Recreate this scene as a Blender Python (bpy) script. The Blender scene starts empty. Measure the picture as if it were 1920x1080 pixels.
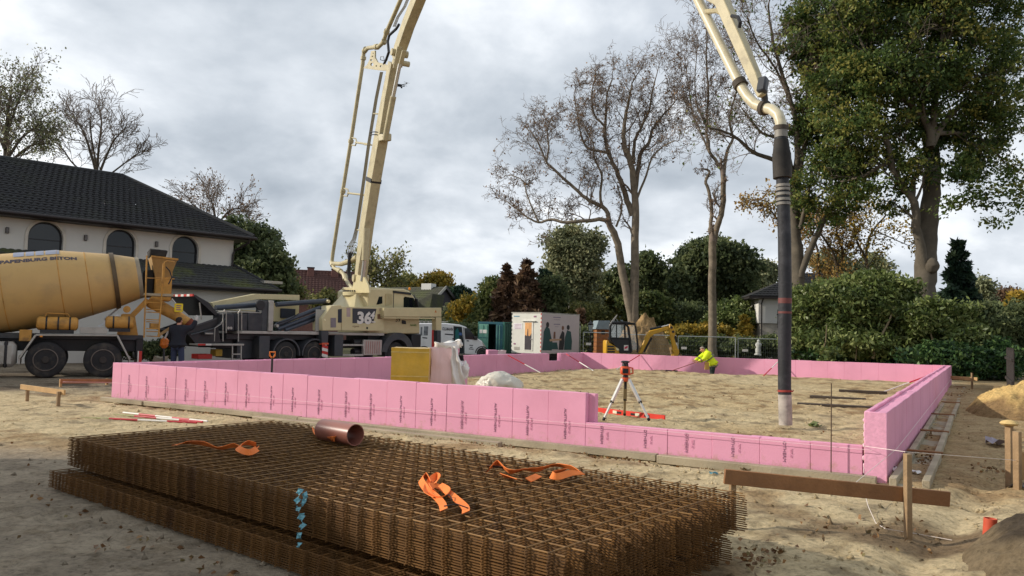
import bpy, bmesh, math, random
import numpy as np
from mathutils import Vector, Matrix, noise as mnoise
S = bpy.context.scene
COL = S.collection
R = math.radians
rng = np.random.default_rng(7)
random.seed(7)

# ---------------------------------------------------------------- camera
FPX, PITCH, ROLL, CAMH = 1476.5, 0.056769, 0.022717, 1.527
cam_d = bpy.data.cameras.new('camera')
cam = bpy.data.objects.new('camera', cam_d)
COL.objects.link(cam)
cam_d.sensor_width = 36.0
cam_d.lens = 36.0 * FPX / 1920
cam_d.clip_start = 0.1
cam_d.clip_end = 3000
cam.matrix_world = (Matrix.Translation((0, 0, CAMH)) @ Matrix.Rotation(math.pi / 2 + PITCH, 4, 'X')
                    @ Matrix.Rotation(ROLL, 4, 'Z'))
S.camera = cam

# ---------------------------------------------------------------- light
SUN_EL, SUN_DIR = R(25), (1.0, -0.03)
sun_d = bpy.data.lights.new('sun', 'SUN')
sun_d.energy = 3.3
sun_d.angle = R(0.6)
sun_d.color = (1.0, 0.92, 0.80)
sun = bpy.data.objects.new('sun', sun_d)
COL.objects.link(sun)
_sd = Vector((SUN_DIR[0] * math.cos(SUN_EL), SUN_DIR[1] * math.cos(SUN_EL), -math.sin(SUN_EL))).normalized()
sun.rotation_euler = _sd.to_track_quat('-Z', 'Y').to_euler()
sun.location = (-40, 5, 40)
W = bpy.data.worlds.new('World')
S.world = W
W.use_nodes = True
nt = W.node_tree
nt.nodes.clear()
def nd(t, typ, **kw):
    n = t.nodes.new(typ)
    for k, v in kw.items():
        if k.startswith('i_'):
            key = k[2:]
            n.inputs[int(key) if key.isdigit() else key.replace('_', ' ')].default_value = v
        else:
            setattr(n, k, v)
    return n
def ramp(t, stops, interp='LINEAR'):
    n = t.nodes.new('ShaderNodeValToRGB')
    cr = n.color_ramp
    cr.interpolation = interp
    while len(cr.elements) < len(stops):
        cr.elements.new(0.5)
    for e, (p, c) in zip(cr.elements, stops):
        e.position = p
        e.color = (*c, 1) if not isinstance(c, (int, float)) else (c, c, c, 1)
    return n
def build_sky(t):
    L = t.links.new
    sky = nd(t, 'ShaderNodeTexSky', sky_type='NISHITA', sun_disc=False, sun_elevation=SUN_EL,
             sun_rotation=R(270) , air_density=1.0, dust_density=1.2, ozone_density=1.0)
    tc = nd(t, 'ShaderNodeTexCoord')
    sep = nd(t, 'ShaderNodeSeparateXYZ')
    L(tc.outputs['Generated'], sep.inputs[0])
    zz = nd(t, 'ShaderNodeMath', operation='MAXIMUM', i_1=0.0)
    L(sep.outputs['Z'], zz.inputs[0])
    za = nd(t, 'ShaderNodeMath', operation='ADD', i_1=0.42)
    L(zz.outputs[0], za.inputs[0])
    dx = nd(t, 'ShaderNodeMath', operation='DIVIDE'); L(sep.outputs['X'], dx.inputs[0]); L(za.outputs[0], dx.inputs[1])
    dy = nd(t, 'ShaderNodeMath', operation='DIVIDE'); L(sep.outputs['Y'], dy.inputs[0]); L(za.outputs[0], dy.inputs[1])
    cb = nd(t, 'ShaderNodeCombineXYZ', i_2=57.1); L(dx.outputs[0], cb.inputs[0]); L(dy.outputs[0], cb.inputs[1])
    n1 = nd(t, 'ShaderNodeTexNoise', i_Scale=1.5, i_Detail=8.0, i_Roughness=0.52, i_Distortion=0.25)
    n2 = nd(t, 'ShaderNodeTexNoise', i_Scale=4.6, i_Detail=7.0, i_Roughness=0.52, i_Distortion=0.2)
    L(cb.outputs[0], n1.inputs['Vector']); L(cb.outputs[0], n2.inputs['Vector'])
    mx = nd(t, 'ShaderNodeMath', operation='MULTIPLY_ADD', i_1=0.26); L(n2.outputs[0], mx.inputs[0]); 
    ma = nd(t, 'ShaderNodeMath', operation='MULTIPLY', i_1=0.78); L(n1.outputs[0], ma.inputs[0]); L(ma.outputs[0], mx.inputs[2])
    cl = ramp(t, [(0.39, (3.7, 4.2, 4.8)), (0.46, (4.9, 5.4, 6.0)), (0.53, (6.6, 7.05, 7.6)), (0.61, (9.6, 9.9, 10.2))])
    L(mx.outputs[0], cl.inputs[0])
    gap = ramp(t, [(0.50, 0.0), (0.72, 0.5)])
    n3 = nd(t, 'ShaderNodeTexNoise', i_Scale=0.8, i_Detail=6.0, i_Roughness=0.5)
    L(cb.outputs[0], n3.inputs['Vector']); L(n3.outputs[0], gap.inputs[0])
    mix = nd(t, 'ShaderNodeMix', data_type='RGBA')
    L(gap.outputs[0], mix.inputs[0]); L(cl.outputs[0], mix.inputs[6]); L(sky.outputs[0], mix.inputs[7])
    bg = nd(t, 'ShaderNodeBackground', i_Strength=0.1)
    L(mix.outputs[2], bg.inputs[0])
    out = nd(t, 'ShaderNodeOutputWorld')
    L(bg.outputs[0], out.inputs[0])
build_sky(nt)
S.view_settings.view_transform = 'Standard'
S.view_settings.look = 'None'
S.view_settings.gamma = 1.0
S.view_settings.use_curve_mapping = False
S.view_settings.exposure = 0.25
try:
    S.cycles.max_bounces = 6; S.cycles.diffuse_bounces = 3; S.cycles.transparent_max_bounces = 8
except Exception:
    pass

# ---------------------------------------------------------------- helpers
def ray(px, py):
    a, b = px - 960, py - 540
    cr, sr = math.cos(ROLL), math.sin(ROLL)
    x, y = (a * cr + b * sr) / FPX, -(-a * sr + b * cr) / FPX
    cp, sp = math.cos(PITCH), math.sin(PITCH)
    return Vector((x, cp - y * sp, sp + y * cp))
def G(px, py, z=0.0):            # measured point on a level plane
    d = ray(px, py); t = (z - CAMH) / d.z
    return Vector((0, 0, CAMH)) + d * t
def D(px, py, Y):                # measured point at a distance
    d = ray(px, py)
    return Vector((0, 0, CAMH)) + d * (Y / d.y)
def lin(c):
    return tuple((v / 255 / 12.92) if v / 255 <= .04045 else ((v / 255 + .055) / 1.055) ** 2.4 for v in c)

MATS = {}
def mat(name, c, rough=.6, metal=0., var=.12, scale=4., bump=0., bscale=30., dirt=None, dirt_amt=.5, dscale=1.5,
        spec=.4, trans=0., streak=False):
    """procedural surface: c is an sRGB 0-255 colour"""
    if name in MATS:
        return MATS[name]
    m = bpy.data.materials.new(name); MATS[name] = m
    m.use_nodes = True
    t = m.node_tree; L = t.links.new
    p = t.nodes['Principled BSDF']
    p.inputs['Roughness'].default_value = rough
    p.inputs['Metallic'].default_value = metal
    p.inputs['Specular IOR Level'].default_value = spec
    c = lin(c)
    tc = nd(t, 'ShaderNodeTexCoord')
    src = tc.outputs['Object']
    if streak:
        mp = nd(t, 'ShaderNodeMapping'); mp.inputs['Scale'].default_value = (1, 1, .15)
        L(src, mp.inputs[0]); src = mp.outputs[0]
    n = nd(t, 'ShaderNodeTexNoise', i_Scale=scale, i_Detail=5.0, i_Roughness=.6)
    L(src, n.inputs['Vector'])
    r = ramp(t, [(.3, tuple(max(0, v * (1 - var)) for v in c)), (.7, tuple(min(1, v * (1 + var)) for v in c))])
    L(n.outputs[0], r.inputs[0])
    o = r.outputs[0]
    if dirt is not None:
        n2 = nd(t, 'ShaderNodeTexNoise', i_Scale=dscale, i_Detail=8.0, i_Roughness=.65)
        L(src, n2.inputs['Vector'])
        r2 = ramp(t, [(.5, 0.), (.72, dirt_amt)])
        L(n2.outputs[0], r2.inputs[0])
        mx = nd(t, 'ShaderNodeMix', data_type='RGBA'); mx.inputs[7].default_value = (*lin(dirt), 1)
        L(r2.outputs[0], mx.inputs[0]); L(o, mx.inputs[6]); o = mx.outputs[2]
    L(o, p.inputs['Base Color'])
    if bump:
        nb = nd(t, 'ShaderNodeTexNoise', i_Scale=bscale, i_Detail=4.0)
        L(src, nb.inputs['Vector'])
        b = nd(t, 'ShaderNodeBump', i_Strength=bump, i_Distance=.02)
        L(nb.outputs[0], b.inputs['Height']); L(b.outputs[0], p.inputs['Normal'])
    if trans:
        p.inputs['Transmission Weight'].default_value = trans
    return m
def leafmat(name, stops, transl=.3, rough=.55):
    """leaf colours picked per leaf by the 'tint' attribute"""
    if name in MATS:
        return MATS[name]
    m = bpy.data.materials.new(name); MATS[name] = m
    m.use_nodes = True
    t = m.node_tree; L = t.links.new
    p = t.nodes['Principled BSDF']; out = t.nodes['Material Output']
    p.inputs['Roughness'].default_value = rough
    p.inputs['Specular IOR Level'].default_value = .25
    a = nd(t, 'ShaderNodeAttribute', attribute_name='tint')
    k = len(stops) - 1
    r = ramp(t, [(i / k, lin(c)) for i, c in enumerate(stops)])
    L(a.outputs['Fac'], r.inputs[0]); L(r.outputs[0], p.inputs['Base Color'])
    tr = nd(t, 'ShaderNodeBsdfTranslucent'); L(r.outputs[0], tr.inputs[0])
    mx = nd(t, 'ShaderNodeMixShader', i_0=transl)
    L(p.outputs[0], mx.inputs[1]); L(tr.outputs[0], mx.inputs[2]); L(mx.outputs[0], out.inputs[0])
    return m

class MB:
    """collects simple solids; build() links them as ONE mesh object"""
    def __init__(s):
        s.v = []; s.f = []
    def add(s, vs, fs):
        o = len(s.v); s.v += [tuple(v) for v in vs]; s.f += [tuple(i + o for i in f) for f in fs]
        return s
    def box(s, c, d, M=None):
        x, y, z = [k / 2 for k in d]
        vs = [Vector((a * x, b * y, e * z)) for a in (-1, 1) for b in (-1, 1) for e in (-1, 1)]
        if M is not None:
            vs = [M @ v for v in vs]
        c = Vector(c)
        return s.add([v + c for v in vs], [(0, 1, 3, 2), (4, 6, 7, 5), (0, 4, 5, 1), (2, 3, 7, 6), (0, 2, 6, 4), (1, 5, 7, 3)])
    def bb(s, x0, x1, y0, y1, z0, z1):
        return s.box(((x0 + x1) / 2, (y0 + y1) / 2, (z0 + z1) / 2), (x1 - x0, y1 - y0, z1 - z0))
    def bar(s, p0, p1, w, h, up=(0, 0, 1)):
        p0, p1 = Vector(p0), Vector(p1); d = p1 - p0; l = d.length; d.normalize()
        u = Vector(up)
        if abs(d.dot(u)) > .98:
            u = Vector((1, 0, 0))
        sd = d.cross(u).normalized(); u = sd.cross(d)
        M = Matrix((d, sd, u)).transposed()
        return s.box((p0 + p1) / 2, (l, w, h), M)
    def tube(s, pts, r, n=8, cap=True):
        pts = [Vector(p) for p in pts]; k = len(pts)
        rs = r if isinstance(r, (list, tuple)) else [r] * k
        o = len(s.v); ref = None
        for i, p in enumerate(pts):
            d = (pts[min(i + 1, k - 1)] - pts[max(i - 1, 0)]).normalized()
            if ref is None:
                ref = d.orthogonal().normalized()
            ref = (ref - d * ref.dot(d))
            ref = ref.normalized() if ref.length > 1e-6 else d.orthogonal().normalized()
            b = d.cross(ref)
            for j in range(n):
                a = 2 * math.pi * j / n
                s.v.append(tuple(p + (ref * math.cos(a) + b * math.sin(a)) * rs[i]))
        for i in range(k - 1):
            for j in range(n):
                a, b2 = o + i * n + j, o + i * n + (j + 1) % n
                s.f.append((a, b2, b2 + n, a + n))
        if cap:
            s.f.append(tuple(o + j for j in reversed(range(n))))
            s.f.append(tuple(o + (k - 1) * n + j for j in range(n)))
        return s
    def lathe(s, prof, p0, axis, n=24):
        """prof: (distance along axis, radius)"""
        p0 = Vector(p0); a = Vector(axis).normalized()
        return s.tube_r([p0 + a * d for d, _ in prof], [r for _, r in prof], a, n)
    def tube_r(s, pts, rs, a, n):
        ref = a.orthogonal().normalized(); b = a.cross(ref); o = len(s.v); k = len(pts)
        for p, r in zip(pts, rs):
            for j in range(n):
                t = 2 * math.pi * j / n
                s.v.append(tuple(p + (ref * math.cos(t) + b * math.sin(t)) * max(r, 1e-4)))
        for i in range(k - 1):
            for j in range(n):
                q, w = o + i * n + j, o + i * n + (j + 1) % n
                s.f.append((q, w, w + n, q + n))
        s.f.append(tuple(o + j for j in reversed(range(n)))); s.f.append(tuple(o + (k - 1) * n + j for j in range(n)))
        return s
    def prism(s, poly, y0, y1, axis='y'):
        """polygon in x,z extruded along y (or polygon x,y along z)"""
        n = len(poly)
        if axis == 'y':
            a = [(x, y0, z) for x, z in poly]; b = [(x, y1, z) for x, z in poly]
        elif axis == 'x':
            a = [(y0, x, z) for x, z in poly]; b = [(y1, x, z) for x, z in poly]
        else:
            a = [(x, z, y0) for x, z in poly]; b = [(x, z, y1) for x, z in poly]
        return s.add(a + b, [tuple(range(n)), tuple(reversed(range(n, 2 * n)))] +
                     [((i + 1) % n, i, n + i, n + (i + 1) % n) for i in range(n)])
    def build(s, name, m, parent=None, smooth=40, bevel=0., kind=None, recalc=True):
        me = bpy.data.meshes.new(name)
        me.from_pydata(s.v, [], s.f)
        if recalc or bevel:
            b = bmesh.new(); b.from_mesh(me)
            bmesh.ops.recalc_face_normals(b, faces=b.faces)
            if bevel:
                eds = [e for e in b.edges if len(e.link_faces) == 2 and e.calc_face_angle(0) > .6]
                bmesh.ops.bevel(b, geom=eds, offset=bevel, segments=1, affect='EDGES')
            b.to_mesh(me); b.free()
        if smooth:
            me.shade_smooth()
            me.set_sharp_from_angle(angle=R(smooth))
        return obj(name, me, m, parent, kind)
def obj(name, me, m=None, parent=None, kind=None):
    if m is not None and not me.materials:
        me.materials.append(m)
    o = bpy.data.objects.new(name, me); COL.objects.link(o)
    if parent is not None:
        o.parent = parent
    if kind:
        o['kind'] = kind
    return o
def npmesh(name, V, F, m, parent=None, tint=None, smooth=False, kind=None, colors=None):
    V = np.asarray(V, np.float32); F = np.asarray(F, np.int32)
    me = bpy.data.meshes.new(name)
    me.vertices.add(len(V)); me.vertices.foreach_set('co', V.ravel())
    k = F.shape[1]
    me.loops.add(F.size); me.loops.foreach_set('vertex_index', F.ravel())
    me.polygons.add(len(F)); me.polygons.foreach_set('loop_start', np.arange(0, F.size, k, dtype=np.int32))
    me.update(calc_edges=True)
    if smooth:
        me.shade_smooth()
    if tint is not None:
        a = me.attributes.new('tint', 'FLOAT', 'POINT'); a.data.foreach_set('value', np.asarray(tint, np.float32))
    if colors is not None:
        a = me.attributes.new('soil', 'FLOAT_COLOR', 'POINT'); a.data.foreach_set('color', np.asarray(colors, np.float32).ravel())
    return obj(name, me, m, parent, kind)
def tag(o, label, cat, group=None):
    o['label'] = label; o['category'] = cat
    if group:
        o['group'] = group
    return o
def thing(name, label, cat, loc=(0, 0, 0), rz=0., group=None):
    o = bpy.data.objects.new(name, None); COL.objects.link(o)
    o.empty_display_size = .2
    o.location = loc; o.rotation_euler = (0, 0, rz)
    return tag(o, label, cat, group)
def dup(root, loc, rz, label=None):
    r = root.copy(); COL.objects.link(r); r.location = loc; r.rotation_euler = (0, 0, rz)
    if label:
        r['label'] = label
    for ch in list(root.children):
        c = ch.copy(); COL.objects.link(c); c.parent = r
        for g in list(ch.children):
            d = g.copy(); COL.objects.link(d); d.parent = c
    return r
def plate(name, outer, holes, th, org, ex, m, parent=None, up=(0, 0, 1)):
    """flat plate with holes: outlines in (along ex, up), th thick"""
    cu = bpy.data.curves.new('tmp', 'CURVE'); cu.dimensions = '2D'; cu.fill_mode = 'BOTH'; cu.extrude = th / 2
    for loop in [outer] + list(holes):
        sp = cu.splines.new('POLY'); sp.points.add(len(loop) - 1); sp.use_cyclic_u = True
        for pnt, (x, y) in zip(sp.points, loop):
            pnt.co = (x, y, 0, 1)
    q = bpy.data.objects.new('tmp', cu); COL.objects.link(q)
    dg = bpy.context.evaluated_depsgraph_get()
    me = bpy.data.meshes.new_from_object(q.evaluated_get(dg)); me.name = name
    bpy.data.objects.remove(q); bpy.data.curves.remove(cu)
    ex = Vector(ex); up = Vector(up); M = Matrix((ex, up, ex.cross(up))).transposed().to_4x4(); M.translation = Vector(org)
    me.transform(M); me.materials.clear()
    return obj(name, me, m, parent)
TEXTS = {}
def text(body, size, m, parent, loc, rot, name='lettering', bold=0., shear=0., sx=1., ext=.002):
    key = (body, round(size, 4), bold, shear, m.name)
    if key not in TEXTS:
        cu = bpy.data.curves.new('tmp', 'FONT'); cu.body = body; cu.size = size; cu.extrude = ext
        cu.offset = bold; cu.shear = shear; cu.resolution_u = 3
        q = bpy.data.objects.new('tmp', cu); COL.objects.link(q)
        dg = bpy.context.evaluated_depsgraph_get()
        me = bpy.data.meshes.new_from_object(q.evaluated_get(dg)); me.name = name
        me.materials.clear(); me.materials.append(m)
        bpy.data.objects.remove(q); bpy.data.curves.remove(cu)
        TEXTS[key] = me
    o = bpy.data.objects.new(name, TEXTS[key]); COL.objects.link(o)
    o.parent = parent; o.location = loc; o.rotation_euler = rot; o.scale = (sx, 1, 1)
    return o
# smooth numpy value noise
def vnoise(x, y, seed=0):
    xi = np.floor(x).astype(np.int64); yi = np.floor(y).astype(np.int64)
    fx = x - xi; fy = y - yi
    fx = fx * fx * (3 - 2 * fx); fy = fy * fy * (3 - 2 * fy)
    def h(a, b):
        n = (a * 374761393 + b * 668265263 + seed * 974711) & 0x7fffffff
        n = ((n ^ (n >> 13)) * 1274126177) & 0x7fffffff
        n = (n ^ (n >> 16)) & 0xffff
        return n / 65535.0
    return (h(xi, yi) * (1 - fx) + h(xi + 1, yi) * fx) * (1 - fy) + (h(xi, yi + 1) * (1 - fx) + h(xi + 1, yi + 1) * fx) * fy
def fbm(x, y, o=4, seed=0):
    s = 0.; a = .5; t = 0.
    for i in range(o):
        s = s + a * vnoise(x * 2 ** i + 17.3 * i, y * 2 ** i - 9.1 * i, seed + i); t += a; a *= .55
    return s / t
def sst(a, b, x):
    t = np.clip((x - a) / (b - a), 0, 1); return t * t * (3 - 2 * t)
# ================================================================ foundation frame
FA = Vector((-8.463, 16.851, 0)); FT = -0.53810
FU = Vector((math.cos(FT), math.sin(FT), 0)); FN = Vector((-math.sin(FT), math.cos(FT), 0))
FL, FD, FH, PW = 14.95, 22.84, 0.697, 0.6
def FP(s, t, z=0.):
    return FA + FU * s + FN * t + Vector((0, 0, z))
def ffr(x, y):
    return (x - FA.x) * FU.x + (y - FA.y) * FU.y, (x - FA.x) * FN.x + (y - FA.y) * FN.y

# ================================================================ ground
def ground_h(x, y):
    s, t = ffr(x, y)
    inside = sst(.12, .2, s) * (1 - sst(FL - .2, FL - .12, s)) * sst(.12, .2, t) * (1 - sst(FD - .2, FD - .12, t))
    out = -.09 * (1 - sst(17, 22, y)) - .45 * sst(40, 48, y) * sst(-6, 6, x)
    # tracks and footprints
    rough = (fbm(x * 1.7, y * 1.7, 4, 3) - .5) * .07 + (fbm(x * 6, y * 6, 3, 9) - .5) * .055
    nearw = 1 - sst(30, 60, np.hypot(x, y))
    grey = 1 - sst(9.2, 10.2, y + x * .1 + (fbm(x * .8, y * .8, 3, 5) - .5) * 1.5)
    grey = grey * (1 - sst(-.5, 1.2, x))
    rough = rough * (1 - .78 * grey)
    # the ridges raked up beside the formwork
    ridge = .03 * np.exp(-((t + .75) / .28) ** 2) * sst(-.5, .5, s) * (1 - sst(14.5, 15.2, s)) * fbm(x * 1.3, y * 1.3, 3, 21) * 1.6
    # bank rising on the right, outside the posts
    ax, ay, bx, by = 2.75, 5.0, 6.55, 9.9
    l = math.hypot(bx - ax, by - ay)
    d = ((x - ax) * (by - ay) - (y - ay) * (bx - ax)) / l
    k = ((x - ax) * (bx - ax) + (y - ay) * (by - ay)) / l
    bank = .42 * sst(0, 1.3, d + (fbm(x * 1.5, y * 1.5, 3, 31) - .5) * .35) * (1 - sst(5.5, 9, k))
    # wheel rut along the bank
    bank = bank - .07 * np.exp(-((d + .35) / .22) ** 2) * sst(-.5, .8, k) * (1 - sst(5, 7, k))
    fill = .05 + (fbm(x * .7, y * .7, 3, 41) - .5) * .12
    fill = fill + .05 * np.exp(-((t - 20.2) / .6) ** 2)
    trench = -.55 * sst(21.1, 21.5, t) * (sst(4.9, 5.4, s) * (1 - sst(7.2, 7.8, s)))
    leftdip = -.12 * (1 - sst(.3, 2.5, s))
    fill = fill + trench + leftdip
    out = out - .045 * np.exp(-((t + .2) / .35) ** 2) * sst(-.5, .3, s) * (1 - sst(FL, FL + .4, s))
    return inside * (fill + rough) + (1 - inside) * (out + rough * nearw + ridge + bank)
def ground_col(x, y):
    s, t = ffr(x, y)
    inside = sst(.1, .2, s) * (1 - sst(FL - .2, FL - .1, s)) * sst(.1, .2, t) * (1 - sst(FD - .2, FD - .1, t))
    L_ = lambda *c: np.array(lin(c))
    sand, tan, brown = L_(204, 184, 146), L_(194, 172, 132), L_(158, 130, 94)
    grey, dark, yard, far = L_(160, 146, 126), L_(84, 73, 61), L_(126, 115, 101), L_(84, 82, 56)
    def mixc(c, d, w):
        return c * (1 - w[..., None]) + d * w[..., None]
    n1 = fbm(x * .9, y * .9, 4, 51); n2 = fbm(x * 2.7, y * 2.7, 4, 52); n3 = fbm(x * .35, y * .35, 3, 53)
    c = np.broadcast_to(sand, x.shape + (3,)).copy()
    c = mixc(c, brown, .8 * sst(.52, .68, n1)); c = mixc(c, dark, .45 * sst(.6, .75, n2))
    # right of the formwork
    rt = sst(FL - .1, FL + .4, s) * sst(-1.2, .5, t)
    c = mixc(c, L_(164, 138, 100), rt * .8); c = mixc(c, brown, rt * sst(.45, .65, n2) * .7)
    # damp patches in the front corner
    fr = sst(1.0, 2.5, x) * (1 - sst(6.2, 8.2, y))
    c = mixc(c, L_(120, 102, 80), fr * sst(.46, .6, n1) * .85)
    # near left yard greyed, its shade partly painted into the ground colour
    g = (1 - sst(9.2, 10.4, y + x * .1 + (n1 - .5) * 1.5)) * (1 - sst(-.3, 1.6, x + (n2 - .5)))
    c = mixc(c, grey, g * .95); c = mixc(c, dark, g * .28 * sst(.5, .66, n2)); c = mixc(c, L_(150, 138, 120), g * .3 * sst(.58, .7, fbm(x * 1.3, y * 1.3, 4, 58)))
    # vehicle yard
    yv = sst(17.2, 19.2, y - .0 * x + (n1 - .5) * 2) * (1 - sst(-9, -7.4, x - (y - 18) * .55))
    c = mixc(c, yard, yv * .9); c = mixc(c, dark, yv * .6 * sst(.48, .64, n1))
    fw = np.maximum(sst(30, 46, y) * (1 - inside), sst(16, 24, np.abs(x)) * .6)
    c = mixc(c, far, np.clip(fw, 0, 1) * (1 - inside))
    ci = mixc(np.broadcast_to(tan, x.shape + (3,)).copy(), L_(138, 110, 76), .75 * sst(.5, .66, n2) )
    ci = mixc(ci, L_(206, 188, 150), .6 * sst(.52, .68, n3)); ci = mixc(ci, dark, .5 * sst(.62, .74, fbm(x * 5, y * 2.2, 4, 57)))
    c = mixc(c, ci, inside)
    ax, ay, bx, by = 2.75, 5.0, 6.55, 9.9
    l = math.hypot(bx - ax, by - ay); d = ((x - ax) * (by - ay) - (y - ay) * (bx - ax)) / l
    c = mixc(c, L_(96, 84, 68), .9 * sst(.55, .95, d + (n2 - .5) * .6) * (1 - sst(6.6, 8.2, y)))
    return c
def axis(lo, hi, step, g0, g1, far):
    a = list(np.arange(lo, hi, step)); st = step
    while a[-1] < far:
        st *= g1; a.append(a[-1] + st)
    st = step; b = []
    x = lo
    while x > -far:
        st *= g0; x -= st; b.append(x)
    return np.array(b[::-1] + a)
gx = axis(-9.5, 9.5, .06, 1.07, 1.07, 900); gy = axis(3.4, 19.5, .06, 1.12, 1.03, 900)
X, Y = np.meshgrid(gx, gy)
Z = ground_h(X, Y)
# foot prints and kicked holes
fr = np.random.default_rng(17)
for _ in range(900):
    py_ = 4 + 22 * fr.random() ** 1.5; px_ = fr.uniform(-.62, .66) * py_; an = fr.uniform(0, 3.14); la, lb = fr.uniform(.08, .17), fr.uniform(.045, .07); dp = fr.uniform(.012, .04)
    s_, t_ = ffr(px_, py_)
    if abs(t_) < .35 and -.3 < s_ < 15.2 or abs(s_ - FL) < .6:
        continue
    i0, i1 = np.searchsorted(gx, (px_ - .35, px_ + .35)); j0, j1 = np.searchsorted(gy, (py_ - .35, py_ + .35))
    dx_, dy_ = X[j0:j1, i0:i1] - px_, Y[j0:j1, i0:i1] - py_
    q_ = ((dx_ * math.cos(an) + dy_ * math.sin(an)) / la) ** 2 + ((-dx_ * math.sin(an) + dy_ * math.cos(an)) / lb) ** 2
    Z[j0:j1, i0:i1] += -dp * np.exp(-q_) + dp * .5 * np.exp(-(np.sqrt(q_) - 1.5) ** 2 * 3)
nv = len(gx)
ii = (np.arange(len(gy) - 1)[:, None] * nv + np.arange(nv - 1)[None, :]).ravel()
m = bpy.data.materials.new('soil'); m.use_nodes = True
t = m.node_tree; L = t.links.new; p = t.nodes['Principled BSDF']
p.inputs['Roughness'].default_value = .95; p.inputs['Specular IOR Level'].default_value = .15
a = nd(t, 'ShaderNodeAttribute', attribute_name='soil'); tc = nd(t, 'ShaderNodeTexCoord')
n1 = nd(t, 'ShaderNodeTexNoise', i_Scale=19., i_Detail=9., i_Roughness=.75); L(tc.outputs['Object'], n1.inputs[0])
n2 = nd(t, 'ShaderNodeTexNoise', i_Scale=3.3, i_Detail=8., i_Roughness=.7, i_Distortion=.6); L(tc.outputs['Object'], n2.inputs[0])
r1 = ramp(t, [(.32, .5), (.5, .98), (.72, 1.25)]); L(n1.outputs[0], r1.inputs[0])
r2 = ramp(t, [(.3, (.66, .62, .56)), (.52, (1, 1, 1)), (.8, (1.14, 1.14, 1.12))]); L(n2.outputs[0], r2.inputs[0])
m1 = nd(t, 'ShaderNodeMix', data_type='RGBA', blend_type='MULTIPLY', i_0=1.); L(a.outputs['Color'], m1.inputs[6]); L(r1.outputs[0], m1.inputs[7])
m2 = nd(t, 'ShaderNodeMix', data_type='RGBA', blend_type='MULTIPLY', i_0=1.); L(m1.outputs[2], m2.inputs[6]); L(r2.outputs[0], m2.inputs[7])
L(m2.outputs[2], p.inputs['Base Color'])
b1 = nd(t, 'ShaderNodeBump', i_Strength=.9, i_Distance=.03); L(n1.outputs[0], b1.inputs['Height'])
b2 = nd(t, 'ShaderNodeBump', i_Strength=.6, i_Distance=.08); L(n2.outputs[0], b2.inputs['Height']); L(b1.outputs[0], b2.inputs['Normal'])
L(b2.outputs[0], p.inputs['Normal'])
SOIL = m
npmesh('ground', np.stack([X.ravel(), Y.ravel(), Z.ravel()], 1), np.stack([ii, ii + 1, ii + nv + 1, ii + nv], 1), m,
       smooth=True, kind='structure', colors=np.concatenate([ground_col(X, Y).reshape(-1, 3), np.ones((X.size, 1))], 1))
def gz(x, y):
    return float(ground_h(np.array([float(x)]), np.array([float(y)]))[0])
def GG(px, py):                   # point on the ground sheet itself
    z = -.09
    for _ in range(6):
        q = G(px, py, z); z = .5 * z + .5 * gz(q.x, q.y)
    return Vector((q.x, q.y, gz(q.x, q.y)))

# ================================================================ pink insulation walls
PINK = mat('pink_foam', (226, 158, 184), rough=.75, var=.05, scale=1.2, bump=.15, bscale=60, dirt=(196, 128, 150), dirt_amt=.35, dscale=.8)
def mud(m):
    """mud splashed up from the ground, ragged, lowest decimetres only"""
    t = m.node_tree; L = t.links.new; p = t.nodes['Principled BSDF']; src = p.inputs['Base Color'].links[0].from_socket
    tc = nd(t, 'ShaderNodeTexCoord'); sp = nd(t, 'ShaderNodeSeparateXYZ'); L(tc.outputs['Object'], sp.inputs[0])
    n = nd(t, 'ShaderNodeTexNoise', i_Scale=7., i_Detail=9., i_Roughness=.75); L(tc.outputs['Object'], n.inputs[0])
    a = nd(t, 'ShaderNodeMath', operation='MULTIPLY_ADD', i_1=-.9, i_2=-.02); L(sp.outputs[2], a.inputs[0])
    b = nd(t, 'ShaderNodeMath', operation='ADD'); L(a.outputs[0], b.inputs[0]); L(n.outputs[0], b.inputs[1])
    r = ramp(t, [(.47, 0.), (.66, .75)]); L(b.outputs[0], r.inputs[0])
    mx = nd(t, 'ShaderNodeMix', data_type='RGBA'); mx.inputs[7].default_value = (*lin((176, 142, 112)), 1)
    L(r.outputs[0], mx.inputs[0]); L(src, mx.inputs[6]); L(mx.outputs[2], p.inputs['Base Color'])
mud(PINK)
PINKC = mat('pink_foam_cut', (230, 166, 192), rough=.9, var=.1, scale=25, bump=.25, bscale=45)
INK = mat('dark_print', (150, 106, 130), rough=.8, var=.3, scale=30)
INKP = mat('faded_print', (198, 134, 162), rough=.8, var=.3, scale=30)
GREYINK = mat('grey_print', (120, 118, 122), rough=.7)
def panel_row(parent, n0, length, first, zb, ht, y0, y1, r, gap=.001, jit=.0035):
    """boards side by side along x, each its own mesh"""
    x = n0; w = first; k = 0; out = []
    while x < n0 + length - .02:
        e = min(x + w, n0 + length)
        j = r.uniform(-jit, jit); jz = r.uniform(-.007, .007)
        q = MB().bb(x + gap / 2, e - gap / 2, y0 + j, y1 + j, zb, ht + jz).build('insulation_panel', PINK, parent, bevel=.005, smooth=0)
        out.append((q, x, e)); x = e; w = PW
    return out
pr = random.Random(5)
front = thing('insulation_wall', 'long pink foam board wall nearest the camera with printed lettering and a low stretch', 'foam wall', FA, FT)
back = thing('insulation_wall', 'far pink foam board wall in front of the green shrubs', 'foam wall', FP(0, FD - .24), FT)
left = thing('insulation_wall', 'pink foam board wall running past the pump truck and trailer with a square notch', 'foam wall', FP(.24, 0), FT + math.pi / 2)
right = thing('insulation_wall', 'pink foam board wall on the right ending in a rough cut face', 'foam wall', FP(FL, 0), FT + math.pi / 2)
prn = []
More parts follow.
